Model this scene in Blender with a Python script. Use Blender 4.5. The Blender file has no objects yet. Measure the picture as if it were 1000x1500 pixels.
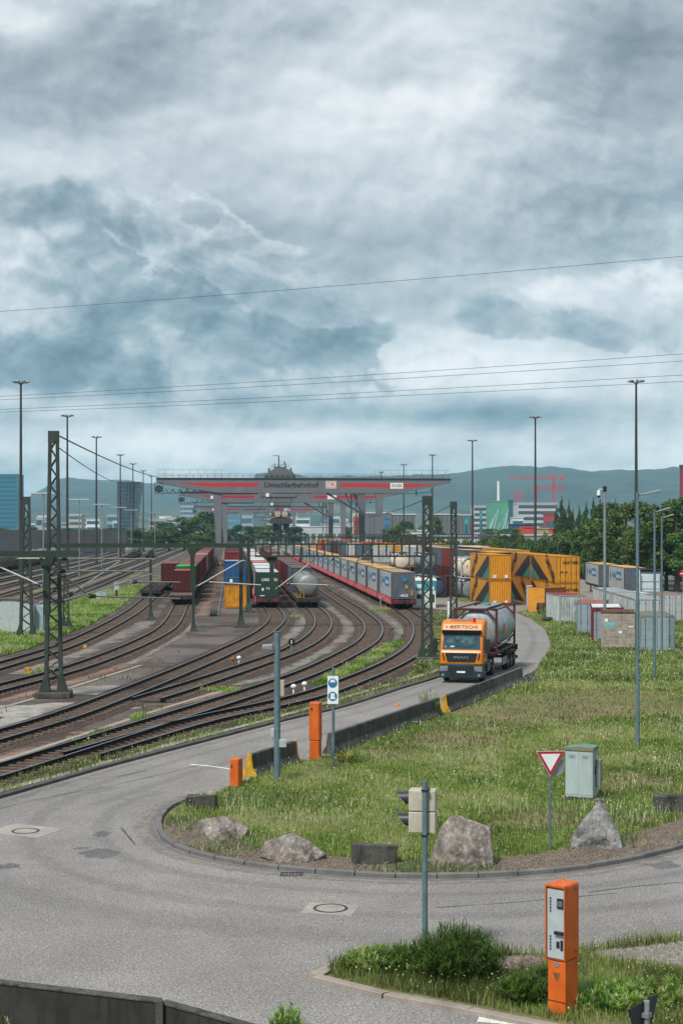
import bpy, bmesh, math, random
import numpy as np
from mathutils import Vector, Matrix, noise
R = math.radians
rnd = random.Random(7)
S = bpy.context.scene
COL = S.collection

# ------------------------------------------------------------------ camera, world, sun, exposure
F, H, CX, HY = 2200.0, 8.7, 500.0, 775.0      # focal length in photo pixels, eye height, principal column, horizon row
cam_d = bpy.data.cameras.new('camera'); cam = bpy.data.objects.new('camera', cam_d); COL.objects.link(cam)
cam.location = (0, 0, H); cam.rotation_euler = (R(90), 0, 0)
cam_d.sensor_fit = 'VERTICAL'; cam_d.sensor_height = 36.0; cam_d.lens = F / 1500 * 36
cam_d.shift_y = (HY - 750) / 1500
cam_d.clip_start = 0.5; cam_d.clip_end = 40000
S.camera = cam
S.view_settings.view_transform = 'Standard'; S.view_settings.look = 'None'
S.view_settings.exposure = 0.15; S.view_settings.gamma = 1.0
S.cycles.volume_step_rate = 1; S.cycles.max_bounces = 6; S.cycles.volume_bounces = 1
S.cycles.transparent_max_bounces = 8
SUN_EL, SUN_AZ = R(52), R(215)                 # azimuth clockwise from +Y: behind the camera, to its left
sd = bpy.data.lights.new('sun', 'SUN'); sun = bpy.data.objects.new('sun', sd); COL.objects.link(sun)
sd.energy = 4.3; sd.angle = R(10); sd.color = (1.0, 0.95, 0.88)
to_sun = Vector((math.sin(SUN_AZ) * math.cos(SUN_EL), math.cos(SUN_AZ) * math.cos(SUN_EL), math.sin(SUN_EL)))
sun.rotation_euler = to_sun.to_track_quat('Z', 'Y').to_euler()

def lin(c):
    return c / 12.92 if c <= .04045 else ((c + .055) / 1.055) ** 2.4
def C(h):
    h = h.lstrip('#'); return tuple(lin(int(h[i:i + 2], 16) / 255) for i in (0, 2, 4)) + (1.0,)

class NT:                                       # small node-expression helper
    def __init__(s, tree): s.t = tree; s.n = tree.nodes; s.l = tree.links
    def new(s, t, **kw):
        n = s.n.new(t)
        for k, v in kw.items(): setattr(n, k, v)
        return n
    def put(s, sock, v):
        if isinstance(v, bpy.types.NodeSocket): s.l.new(v, sock)
        elif v is not None: sock.default_value = v
    def m(s, op, a, b=None, c=None, clamp=False):
        n = s.new('ShaderNodeMath', operation=op, use_clamp=clamp)
        s.put(n.inputs[0], a)
        if b is not None: s.put(n.inputs[1], b)
        if c is not None: s.put(n.inputs[2], c)
        return n.outputs[0]
    def v(s, op, a, b=None):
        n = s.new('ShaderNodeVectorMath', operation=op); s.put(n.inputs[0], a)
        if b is not None: s.put(n.inputs[3 if op == 'SCALE' else 1], b)
        return n.outputs[0]
    def noise(s, vec, scale, detail=4, rough=.55, dist=0, lac=2.0, color=False):
        n = s.new('ShaderNodeTexNoise'); s.put(n.inputs['Vector'], vec)
        n.inputs['Scale'].default_value = scale; n.inputs['Detail'].default_value = detail
        n.inputs['Roughness'].default_value = rough; n.inputs['Distortion'].default_value = dist
        n.inputs['Lacunarity'].default_value = lac
        return n.outputs['Color' if color else 'Fac']
    def ramp(s, fac, stops, interp='LINEAR'):
        n = s.new('ShaderNodeValToRGB'); n.color_ramp.interpolation = interp
        e = n.color_ramp.elements
        while len(e) < len(stops): e.new(.5)
        for i, (p, c) in enumerate(stops):
            e[i].position = p; e[i].color = c if isinstance(c, tuple) else (c, c, c, 1)
        s.put(n.inputs[0], fac); return n.outputs[0]
    def mix(s, fac, a, b, mode='MIX'):
        n = s.new('ShaderNodeMix', data_type='RGBA', blend_type=mode)
        s.put(n.inputs[0], fac); s.put(n.inputs[6], a); s.put(n.inputs[7], b); return n.outputs[2]
    def sep(s, vec):
        n = s.new('ShaderNodeSeparateXYZ'); s.put(n.inputs[0], vec); return n.outputs
    def comb(s, x, y, z):
        n = s.new('ShaderNodeCombineXYZ')
        for i, q in enumerate((x, y, z)): s.put(n.inputs[i], q)
        return n.outputs[0]

def build_world():
    w = bpy.data.worlds.new('World'); S.world = w; w.use_nodes = True
    k = NT(w.node_tree); w.node_tree.nodes.clear()
    out = k.new('ShaderNodeOutputWorld'); bg = k.new('ShaderNodeBackground'); bg.inputs[1].default_value = 0.1
    k.l.new(bg.outputs[0], out.inputs[0])
    sky = k.new('ShaderNodeTexSky', sky_type='NISHITA', sun_disc=False)
    sky.sun_elevation = SUN_EL; sky.sun_rotation = SUN_AZ
    d = k.new('ShaderNodeTexCoord').outputs['Generated']
    x, y, z = k.sep(d)
    ay = k.m('MAXIMUM', k.m('ABSOLUTE', y), .05)
    az = k.m('DIVIDE', x, ay); el = k.m('DIVIDE', z, ay)        # tangents of azimuth / elevation of the direction
    def blob(px, py, rx, ry, amp):
        a = k.m('DIVIDE', k.m('SUBTRACT', az, (px - CX) / F), rx / F)
        b = k.m('DIVIDE', k.m('SUBTRACT', el, (HY - py) / F), ry / F)
        r2 = k.m('ADD', k.m('MULTIPLY', a, a), k.m('MULTIPLY', b, b))
        return k.m('MULTIPLY', k.m('EXPONENT', k.m('MULTIPLY', r2, -1.0)), amp)
    elc = k.m('MAXIMUM', k.m('MINIMUM', el, 3.0), -1.0); azc = k.m('MINIMUM', k.m('MAXIMUM', az, -4.0), 4.0)
    p = k.comb(azc, k.m('MULTIPLY', elc, 1.3), k.m('MULTIPLY', y, .15))
    warp = k.v('SCALE', k.v('SUBTRACT', k.noise(p, 7, 2, color=True), (.5, .5, .5)), .04)
    warp2 = k.v('SCALE', k.v('SUBTRACT', k.noise(p, 30, 4, color=True), (.5, .5, .5)), .012)
    q = k.v('ADD', k.v('ADD', p, warp), warp2)
    n1 = k.noise(q, 6.0, 8, .5)
    n1b = k.noise(k.v('ADD', q, (-.010, .022, 0)), 6.0, 8, .5)
    n2 = k.noise(k.v('ADD', q, (3.1, 1.7, .4)), 17.0, 7, .52)
    n2b = k.noise(k.v('ADD', q, (3.095, 1.709, .4)), 17.0, 7, .52)
    def billow(vec):
        t = None
        for f_, w_ in ((14, .5), (29, .27), (61, .14), (125, .08)):
            v_ = k.m('MULTIPLY', k.m('ABSOLUTE', k.m('SUBTRACT', k.noise(vec, f_, 0), .5)), w_ * 2)
            t = v_ if t is None else k.m('ADD', t, v_)
        return k.m('SUBTRACT', 1.0, k.m('MULTIPLY', t, 2.2))
    qv = k.v('ADD', q, k.v('SCALE', k.v('SUBTRACT', k.noise(p, 22, 4, color=True), (.5, .5, .5)), .03))
    puff = billow(qv); puffb = billow(k.v('ADD', qv, (-.004, .009, 0)))
    relief = k.m('SUBTRACT', puff, puffb)
    rot = k.comb(k.m('ADD', k.m('MULTIPLY', azc, .94), k.m('MULTIPLY', elc, -.5)), k.m('MULTIPLY', k.m('ADD', k.m('MULTIPLY', azc, .34), k.m('MULTIPLY', elc, .94)), 3.0), .7)
    n4 = k.noise(k.v('ADD', rot, warp), 6.5, 6, .5)
    st = k.comb(azc, k.m('MULTIPLY', elc, 4.5), 1.3)
    n3 = k.noise(st, 8.0, 6, .55)
    L = k.m('ADD', .595, k.m('MULTIPLY', k.m('SUBTRACT', n1, .5), -.55))
    L = k.m('ADD', L, k.m('MULTIPLY', k.m('SUBTRACT', n1, n1b), .9))
    L = k.m('ADD', L, k.m('MULTIPLY', k.m('SUBTRACT', n2, .5), -.10))
    L = k.m('ADD', L, k.m('MULTIPLY', k.m('SUBTRACT', n2, n2b), .75))
    L = k.m('ADD', L, k.m('MULTIPLY', k.m('SUBTRACT', n4, .5), .42))
    zone = k.ramp(k.noise(k.v('ADD', p, (.7, .2, .9)), 5.0, 3, .5), [(.42, 0.0), (.62, 1.0)])
    L = k.m('ADD', L, k.m('MULTIPLY', k.m('MULTIPLY', relief, zone), .22))
    lowband = k.m('EXPONENT', k.m('MULTIPLY', k.m('POWER', k.m('DIVIDE', k.m('SUBTRACT', el, .05), .05), 2.0), -1.0))
    L = k.m('ADD', L, k.m('MULTIPLY', k.m('MULTIPLY', k.m('SUBTRACT', n3, .47), .8), lowband))
    for b in SKY_BLOBS: L = k.m('ADD', L, blob(*b))
    # heaped clouds: a field of blobs with a billowing rim, lit along the rim and darker inside
    for blobs, amp, light, dark, strength in SKY_HEAPS:
        h = blob(*blobs[0])
        for bb in blobs[1:]: h = k.m('ADD', h, blob(*bb))
        gate = k.m('MINIMUM', k.m('MULTIPLY', h, 2.2), 1.0); hn = k.m('ADD', h, k.m('MULTIPLY', gate, k.m('MULTIPLY', k.m('SUBTRACT', puff, .62), amp))); hn = k.m('ADD', hn, k.m('MULTIPLY', gate, k.m('MULTIPLY', k.m('SUBTRACT', n1, .5), amp * .9)))
        def mr(a0, a1, b0, b1, kind='SMOOTHSTEP'):
            n = k.new('ShaderNodeMapRange', interpolation_type=kind); k.put(n.inputs[0], hn)
            for i, q_ in enumerate((a0, a1, b0, b1)): n.inputs[i + 1].default_value = q_
            return n.outputs[0]
        inner = k.m('ADD', k.m('ADD', mr(.42, 1.0, light, dark), k.m('MULTIPLY', relief, .26)), k.m('ADD', k.m('MULTIPLY', k.m('SUBTRACT', n2, n2b), 1.0), k.m('ADD', k.m('MULTIPLY', k.m('SUBTRACT', n1, n1b), 1.2), k.m('MULTIPLY', k.m('SUBTRACT', n4, .5), .35))))
        msk = mr(.36, .60, 0, strength)
        L = k.m('ADD', k.m('MULTIPLY', L, k.m('SUBTRACT', 1.0, msk)), k.m('MULTIPLY', inner, msk))
    colA = k.ramp(L, SKY_RAMP, 'B_SPLINE'); colB = k.ramp(L, SKY_RAMP_TOP, 'B_SPLINE')
    up = k.new('ShaderNodeMapRange', interpolation_type='SMOOTHSTEP'); k.put(up.inputs[0], k.m('ADD', el, k.m('MULTIPLY', k.m('SUBTRACT', n1, .5), .25))); up.inputs[1].default_value = .14; up.inputs[2].default_value = .30
    col = k.mix(up.outputs[0], colA, colB)
    cloud = k.mix(1.0, col, (10, 10, 10, 1), 'MULTIPLY')
    gap = k.m('MULTIPLY', k.m('SUBTRACT', n2, .45, clamp=True), .12, clamp=True)
    fin = k.mix(k.m('ADD', .03, gap), cloud, sky.outputs[0])
    below = k.new('ShaderNodeMapRange'); k.put(below.inputs[0], z); below.inputs[1].default_value = -.02; below.inputs[2].default_value = 0
    fin = k.mix(below.outputs[0], (1.2, 1.5, 1.6, 1), fin)
    k.l.new(fin, bg.inputs[0])
SKY_RAMP = [(.0, C('#4d6676')), (.25, C('#6c8797')), (.45, C('#93a9b5')), (.62, C('#b7c5cd')), (.8, C('#d9e2e7')), (1.0, C('#f4f7f8'))]
SKY_RAMP_TOP = [(.0, C('#64737f')), (.25, C('#82919b')), (.45, C('#9eacb5')), (.62, C('#bbc6cd')), (.8, C('#d9e0e4')), (1.0, C('#f4f6f7'))]
SKY_BLOBS = [(380, 590, 330, 30, -.12), (930, 110, 150, 130, -.27), (860, 300, 260, 60, -.15), (560, 330, 200, 50, -.04), (90, 130, 200, 65, -.24), (300, 20, 260, 50, -.07),
             (520, 175, 330, 70, .20), (20, 15, 60, 40, .28), (640, 525, 170, 60, .32), (850, 425, 150, 35, .30), (760, 540, 260, 50, .16), (130, 470, 70, 30, .16), (60, 240, 120, 50, .12),
             (780, 605, 260, 22, -.24), (560, 648, 600, 26, .16), (100, 700, 300, 60, -.02), (640, 60, 150, 50, .06), (480, 400, 120, 40, .12)]
SKY_HEAPS = [([(60, 310, 120, 90, .8), (190, 380, 160, 100, .9), (330, 420, 130, 70, .7), (450, 490, 110, 60, .9), (260, 520, 270, 70, .8)], 1.0, .66, .36, .85),
             ([(250, 350, 130, 50, .8), (370, 410, 100, 40, .8), (480, 455, 80, 30, .7)], .95, .70, .54, .6),
             ([(300, 560, 360, 46, .8), (90, 520, 160, 50, .5)], .8, .46, .28, .7),
             ([(930, 490, 130, 32, .9), (720, 445, 60, 40, .8), (810, 470, 80, 26, .6)], 1.1, .56, .42, .6),
             ([(640, 535, 60, 32, .8), (590, 548, 60, 22, .5), (720, 540, 80, 22, .5)], .9, .86, .96, .6),
             ([(850, 430, 130, 28, .8), (960, 405, 80, 26, .8)], 1.0, .84, .95, .55)]
HAZE = 0.000085
build_world()

# ------------------------------------------------------------------ helpers
def G(x, y, z=0.0):                             # the ground point seen at photo pixel (x, y)
    Y = F * (H - z) / (y - HY); return Vector(((x - CX) * Y / F, Y, z))
def at(x, y, Y): return Vector(((x - CX) * Y / F, Y, H - (y - HY) * Y / F))
TILT = 160 / F                                  # the yard runs towards the vanishing point (340, 775)
YR = math.atan(TILT)
def yard(u, Y, z=0.0): return Vector((u - TILT * Y, Y, z))

MATS = {}
def M(name, col='#808080', rough=.6, metal=0.0, var=.18, scale=3.0, bump=0.0, bscale=20.0, streak=0.0, streak_col='#3a2a20', use_color=False, spec=.4, detail=6, world=False, speck=0.0, col2=None, patch=1.0):
    if name in MATS: return MATS[name]
    m = bpy.data.materials.new(name); m.use_nodes = True; MATS[name] = m
    k = NT(m.node_tree); b = m.node_tree.nodes['Principled BSDF']
    tc = k.new('ShaderNodeTexCoord').outputs['Object']
    if world: tc = k.new('ShaderNodeNewGeometry').outputs['Position']
    oi = k.new('ShaderNodeObjectInfo')
    p = tc if world else k.v('ADD', tc, k.v('SCALE', (17.0, 9.0, 5.0), oi.outputs['Random']))
    base = oi.outputs['Color'] if use_color else C(col)
    n = k.noise(p, scale, detail, .6)
    lo = k.mix(1.0, base, (1 - var * 1.6, 1 - var * 1.6, 1 - var * 1.6, 1), 'MULTIPLY')
    hi = k.mix(1.0, base, (1 + var, 1 + var, 1 + var, 1), 'MULTIPLY')
    c = k.mix(k.ramp(n, [(.3, 0.0), (.7, 1.0)]), lo, hi)
    if col2: c = k.mix(k.m('MULTIPLY', k.ramp(k.noise(p, scale * .23, 5, .62), [(.46, 0.0), (.6, 1.0)]), patch), c, C(col2))
    if speck:
        s = k.noise(p, bscale * 1.7, 2, .7)
        c = k.mix(speck, c, k.mix(1.0, c, k.ramp(s, [(.3, .35), (.5, 1.0), (.7, 2.0)]), 'MULTIPLY'))
    if streak:
        x, y, z = k.sep(p)
        sn = k.noise(k.comb(x, y, k.m('MULTIPLY', z, .12)), 7.0, 5, .65)
        sp = k.noise(p, 1.7, 6, .7)
        f = k.m('MULTIPLY', k.ramp(k.m('MULTIPLY', sn, k.m('ADD', sp, .5)), [(.48, 0.0), (.72, 1.0)]), streak)
        c = k.mix(f, c, C(streak_col))
    k.l.new(c, b.inputs['Base Color'])
    b.inputs['Roughness'].default_value = rough; b.inputs['Metallic'].default_value = metal
    b.inputs['Specular IOR Level'].default_value = spec
    if rough < .55:
        k.put(b.inputs['Roughness'], k.m('ADD', rough - .08, k.m('MULTIPLY', n, .2)))
    if bump:
        bn = k.new('ShaderNodeBump'); bn.inputs['Strength'].default_value = bump; bn.inputs['Distance'].default_value = .03
        k.put(bn.inputs['Height'], k.noise(p, bscale, 4, .65)); k.l.new(bn.outputs[0], b.inputs['Normal'])
    return m
def glass(name, col):
    m = M(name, col, rough=.08, var=.25, scale=1.2, spec=.8); return m

class MB:
    def __init__(s): s.v = []; s.f = []; s.m = []; s.mi = 0
    def add(s, vs, fs):
        o = len(s.v); s.v += [tuple(q) for q in vs]; s.f += [tuple(i + o for i in f) for f in fs]; s.m += [s.mi] * len(fs); return s
    def poly(s, pts): return s.add(pts, [tuple(range(len(pts)))])
    def box(s, x0, x1, y0, y1, z0, z1):
        return s.add([(x0, y0, z0), (x1, y0, z0), (x1, y1, z0), (x0, y1, z0), (x0, y0, z1), (x1, y0, z1), (x1, y1, z1), (x0, y1, z1)],
                     [(0, 3, 2, 1), (4, 5, 6, 7), (0, 1, 5, 4), (1, 2, 6, 5), (2, 3, 7, 6), (3, 0, 4, 7)])
    def cb(s, cx, cy, cz, sx, sy, sz): return s.box(cx - sx / 2, cx + sx / 2, cy - sy / 2, cy + sy / 2, cz - sz / 2, cz + sz / 2)
    def frame_of(s, d):
        d = Vector(d).normalized(); up = Vector((0, 0, 1)) if abs(d.z) < .95 else Vector((0, 1, 0))
        a = d.cross(up).normalized(); return a, a.cross(d).normalized()
    def bar(s, p, q, w, h=None):
        p, q = Vector(p), Vector(q); h = h or w; a, b = s.frame_of(q - p); vs = []
        for e in (p, q):
            for i, j in ((-1, -1), (1, -1), (1, 1), (-1, 1)): vs.append(e + a * (w / 2 * i) + b * (h / 2 * j))
        return s.add(vs, [(0, 1, 2, 3), (7, 6, 5, 4), (0, 4, 5, 1), (1, 5, 6, 2), (2, 6, 7, 3), (3, 7, 4, 0)])
    def tube(s, pts, r, n=8, r2=None, caps=True):
        pts = [Vector(p) for p in pts]; N = len(pts); vs = []
        for i, p in enumerate(pts):
            d = pts[min(i + 1, N - 1)] - pts[max(i - 1, 0)]; a, b = s.frame_of(d)
            rr = r if r2 is None else r + (r2 - r) * i / (N - 1)
            for j in range(n):
                t = 2 * math.pi * j / n; vs.append(p + a * (rr * math.cos(t)) + b * (rr * math.sin(t)))
        fs = [(i * n + j, i * n + (j + 1) % n, (i + 1) * n + (j + 1) % n, (i + 1) * n + j) for i in range(N - 1) for j in range(n)]
        if caps: fs += [tuple(range(n))[::-1], tuple((N - 1) * n + j for j in range(n))]
        return s.add(vs, fs)
    def lathe(s, prof, c=(0, 0, 0), axis='z', n=24, caps=True):   # prof: (radius, along)
        vs = []
        for r, t in prof:
            for j in range(n):
                a = 2 * math.pi * j / n; q = (r * math.cos(a), r * math.sin(a))
                p = (q[0], q[1], t) if axis == 'z' else ((t, q[0], q[1]) if axis == 'x' else (q[0], t, q[1]))
                vs.append((p[0] + c[0], p[1] + c[1], p[2] + c[2]))
        N = len(prof); fs = [(i * n + j, i * n + (j + 1) % n, (i + 1) * n + (j + 1) % n, (i + 1) * n + j) for i in range(N - 1) for j in range(n)]
        if caps: fs += [tuple(range(n))[::-1], tuple((N - 1) * n + j for j in range(n))]
        return s.add(vs, fs)
    def prism(s, poly, a0, a1, plane='yz'):     # poly in a plane, extruded along the third axis
        def P(q, t): return (t, q[0], q[1]) if plane == 'yz' else ((q[0], t, q[1]) if plane == 'xz' else (q[0], q[1], t))
        n = len(poly); vs = [P(q, a0) for q in poly] + [P(q, a1) for q in poly]
        return s.add(vs, [tuple(range(n))[::-1], tuple(range(n, 2 * n))] + [(i, (i + 1) % n, n + (i + 1) % n, n + i) for i in range(n)])
    def build(s, name, mats, parent=None, smooth=False, bevel=0.0, loc=None, seg=2):
        me = bpy.data.meshes.new(name); me.from_pydata(s.v, [], s.f)
        mats = mats if isinstance(mats, (list, tuple)) else [mats]
        for m in mats: me.materials.append(m)
        if len(mats) > 1: me.polygons.foreach_set('material_index', s.m)
        bm = bmesh.new(); bm.from_mesh(me); bmesh.ops.recalc_face_normals(bm, faces=bm.faces); bm.to_mesh(me); bm.free()
        if smooth:
            me.polygons.foreach_set('use_smooth', [True] * len(me.polygons))
            try: me.set_sharp_from_angle(angle=R(38))
            except Exception: pass
        o = bpy.data.objects.new(name, me); COL.objects.link(o)
        if parent is not None: o.parent = parent
        if loc is not None: o.location = loc
        if bevel:
            b = o.modifiers.new('bevel', 'BEVEL'); b.width = bevel; b.segments = seg; b.limit_method = 'ANGLE'; b.angle_limit = R(40)
        return o
def tag(o, label=None, cat=None, group=None, kind=None):
    for k, v in (('label', label), ('category', cat), ('group', group), ('kind', kind)):
        if v: o[k] = v
    return o
def thing(name, label, cat, loc=(0, 0, 0), rz=0.0, group=None):
    o = bpy.data.objects.new(name, None); COL.objects.link(o); o.empty_display_size = .3
    o.location = loc; o.rotation_euler = (0, 0, rz); return tag(o, label, cat, group)
KIDS = {}
def kids(o): return [c for c in bpy.data.objects if c.parent == o]
def dup(root, loc, rz, label, group=None, color=None, scale=None, tree=None):
    if root.name not in KIDS: KIDS[root.name] = [(c, kids(c)) for c in kids(root)]
    r = root.copy(); COL.objects.link(r); r.location = loc; r.rotation_euler = (0, 0, rz); tag(r, label, None, group)
    if scale: r.scale = scale if isinstance(scale, (tuple, list)) else (scale,) * 3
    if color: r.color = color
    for ch, subs in KIDS[root.name]:
        c = ch.copy(); COL.objects.link(c); c.parent = r
        if color: c.color = [q * .72 for q in color[:3]] + [1] if ch.name.startswith('frame') else color
        for g in subs:
            d = g.copy(); COL.objects.link(d); d.parent = c
            if color: d.color = color
    return r
_txt = {}
def text_mesh(s, bold=False, depth=.004, shear=0.0):
    key = (s, bold, depth, shear)
    if key not in _txt:
        cu = bpy.data.curves.new('lettering', 'FONT'); cu.body = s; cu.align_x = 'CENTER'; cu.align_y = 'CENTER'; cu.size = 1.0
        cu.extrude = depth; cu.shear = shear; cu.resolution_u = 3
        if bold: cu.offset = .018
        o = bpy.data.objects.new('lettering', cu); COL.objects.link(o)
        bpy.context.view_layer.update()
        dg = bpy.context.evaluated_depsgraph_get(); me = bpy.data.meshes.new_from_object(o.evaluated_get(dg))
        bpy.data.objects.remove(o); _txt[key] = me
    return _txt[key]
def text(s, mat, parent, loc, size, rot=(R(90), 0, 0), bold=True, width=None, name='lettering', shear=0.0):
    me = text_mesh(s, bold, shear=shear).copy(); me.materials.clear(); me.materials.append(mat)
    o = bpy.data.objects.new(name, me); COL.objects.link(o); o.parent = parent; o.location = loc; o.rotation_euler = rot
    xs = [v.co.x for v in me.vertices]; w = max(xs) - min(xs)
    o.scale = ((width / w) if width else size, size, size); return o
def pip(px, py, poly):
    ins = np.zeros(len(px), bool); n = len(poly)
    for i in range(n):
        x0, y0 = poly[i][0], poly[i][1]; x1, y1 = poly[i - 1][0], poly[i - 1][1]
        if y0 == y1: continue
        c = ((y0 > py) != (y1 > py)) & (px < (x1 - x0) * (py - y0) / (y1 - y0) + x0); ins ^= c
    return ins
def spline(pts, step=1.5):                      # Catmull-Rom through points, resampled
    P = [Vector(p) for p in pts]; P = [P[0] * 2 - P[1]] + P + [P[-1] * 2 - P[-2]]; out = []
    for i in range(1, len(P) - 2):
        n = max(1, int((P[i + 1] - P[i]).length / step))
        for j in range(n):
            t = j / n; a, b, c, d = P[i - 1], P[i], P[i + 1], P[i + 2]
            out.append(.5 * ((2 * b) + (c - a) * t + (2 * a - 5 * b + 4 * c - d) * t * t + (3 * b - a - 3 * c + d) * t ** 3))
    out.append(P[-2]); return out
def resample(pts, n_smooth=0, step=1.0):
    L = [0]
    for a, b in zip(pts, pts[1:]): L.append(L[-1] + (b - a).length)
    N = max(2, int(L[-1] / step)); out = []; i = 0
    for k in range(N + 1):
        t = L[-1] * k / N
        while i < len(L) - 2 and L[i + 1] < t: i += 1
        f = (t - L[i]) / max(1e-6, L[i + 1] - L[i]); out.append(pts[i].lerp(pts[i + 1], min(1, f)))
    for _ in range(n_smooth):
        out = [out[0]] + [(out[j - 1] + out[j] * 2 + out[j + 1]) / 4 for j in range(1, len(out) - 1)] + [out[-1]]
    return out
def offset(pts, d):
    o = []
    for i, p in enumerate(pts):
        t = pts[min(i + 1, len(pts) - 1)] - pts[max(i - 1, 0)]; t.z = 0; t.normalize(); o.append(p + Vector((t.y, -t.x, 0)) * d)
    return o
ZC = [0]
SOFTM = {}
def soft(mat, alpha=1.0, nscale=1.6):
    """the same ground material, thinning out raggedly towards the edge of its strip"""
    key = (mat.name, alpha)
    if key in SOFTM: return SOFTM[key]
    m = mat.copy(); m.name = mat.name + '_ragged'; SOFTM[key] = m; k = NT(m.node_tree); out = [n for n in m.node_tree.nodes if n.type == 'OUTPUT_MATERIAL'][0]; b = [n for n in m.node_tree.nodes if n.type == 'BSDF_PRINCIPLED'][0]
    a = k.sep(k.new('ShaderNodeVertexColor', layer_name='Col').outputs[0])[0]; pos = k.new('ShaderNodeNewGeometry').outputs['Position']
    n = k.m('ADD', k.m('MULTIPLY', k.noise(pos, nscale, 6, .65), .75), k.m('MULTIPLY', k.noise(pos, .35, 3, .5), .45))
    f = k.m('ADD', a, k.m('MULTIPLY', k.m('SUBTRACT', n, .62), 2.2)); mr = k.new('ShaderNodeMapRange', interpolation_type='SMOOTHSTEP'); k.put(mr.inputs[0], f); mr.inputs[1].default_value = .3; mr.inputs[2].default_value = .75; mr.inputs[4].default_value = alpha
    t = k.new('ShaderNodeBsdfTransparent'); mx = k.new('ShaderNodeMixShader'); k.put(mx.inputs[0], mr.outputs[0]); k.l.new(t.outputs[0], mx.inputs[1]); k.l.new(b.outputs[0], mx.inputs[2]); k.l.new(mx.outputs[0], out.inputs[0])
    return m
def strip(name, pts, w, z, mat, kind='structure', wob=0.0, ragged=None, alpha=1.0):
    if name in ('path', 'sand_strip', 'weedy_strip', 'tyre_wear'):
        ZC[0] += 1; z += ZC[0] * .0007; ragged = True
    mb = MB(); N = len(pts); vs = []; cols = [(-.5, 0), (0, 1), (.5, 0)] if ragged else [(-.5, 1), (.5, 1)]; kk = 1.45 if ragged else 1
    q = [offset(pts, w * kk * c[0]) for c in cols]; nc = len(cols)
    for i in range(N):
        k = 1 + wob * math.sin(i * .9 + pts[0].x) + wob * math.sin(i * 2.3)
        for j in range(nc): p = pts[i].lerp(q[j][i], k); vs.append((p.x, p.y, z))
    mb.add(vs, [(nc * i + j, nc * i + j + 1, nc * (i + 1) + j + 1, nc * (i + 1) + j) for i in range(N - 1) for j in range(nc - 1)])
    o = mb.build(name, soft(mat, alpha) if ragged else mat)
    if ragged:
        at_ = o.data.color_attributes.new('Col', 'FLOAT_COLOR', 'POINT'); at_.data.foreach_set('color', np.array([[c[1]] * 3 + [1] for _ in range(N) for c in cols], np.float32).ravel())
    return tag(o, kind=kind)
def sheet(name, pts, z, mat, kind='structure', label=None, cat=None):
    mb = MB(); mb.poly([(p[0], p[1], z) for p in pts]); return tag(mb.build(name, mat), label, cat, kind=kind)
def sweep(name, pts, prof, mat, gap=None, kind='structure', parent=None, smooth=False, mats_of=None):
    """profile (offset across, height) swept along pts; gap=(length, gap) breaks it into blocks"""
    mb = MB(); n = len(prof)
    def ring(p, t):
        s = Vector((t.y, -t.x, 0)); return [p + s * a + Vector((0, 0, b)) for a, b in prof]
    if gap:
        P = resample(pts, 0, gap[0]); segs = [(P[i] + (P[i + 1] - P[i]).normalized() * gap[1], P[i + 1]) for i in range(len(P) - 1)]
    else: segs = None
    def tang(i, P):
        t = P[min(i + 1, len(P) - 1)] - P[max(i - 1, 0)]; t.z = 0; return t.normalized()
    if segs:
        for i, (a, b) in enumerate(segs):
            t = (b - a); t.z = 0; t.normalize(); j = Vector((0, 0, rnd.uniform(-.008, .008))); vs = ring(a + j, t) + ring(b + j, t)
            mb.add(vs, [tuple(range(n))[::-1], tuple(range(n, 2 * n))] + [(k, (k + 1) % n, n + (k + 1) % n, n + k) for k in range(n)])
    else:
        vs = []
        for i, p in enumerate(pts): vs += ring(p, tang(i, pts))
        N = len(pts); o = len(mb.v); mb.v += [tuple(q) for q in vs]
        for i in range(N - 1):
            for k in range(n):
                mb.f.append((i * n + k, i * n + (k + 1) % n, (i + 1) * n + (k + 1) % n, (i + 1) * n + k)); mb.m.append(mats_of[k] if mats_of else 0)
    o = mb.build(name, mat, parent, smooth=smooth)
    if kind: o['kind'] = kind
    return o

# numpy foliage -------------------------------------------------------------
def np_mesh(name, V, Fq, colr=None, mat=None, tri=None):
    me = bpy.data.meshes.new(name); nv = len(V); nq = len(Fq); nt = 0 if tri is None else len(tri)
    me.vertices.add(nv); me.vertices.foreach_set('co', V.astype(np.float32).ravel())
    me.loops.add(nq * 4 + nt * 3)
    li = Fq.astype(np.int32).ravel()
    if nt: li = np.concatenate([li, tri.astype(np.int32).ravel()])
    me.loops.foreach_set('vertex_index', li); me.polygons.add(nq + nt)
    st = np.concatenate([np.arange(nq) * 4, nq * 4 + np.arange(nt) * 3]).astype(np.int32)
    me.polygons.foreach_set('loop_start', st)
    me.update(calc_edges=True)
    if colr is not None:
        at_ = me.color_attributes.new('Col', 'FLOAT_COLOR', 'POINT')
        c4 = np.ones((nv, 4), np.float32); c4[:, :3] = colr; at_.data.foreach_set('color', c4.ravel())
    if mat: me.materials.append(mat)
    return me
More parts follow.
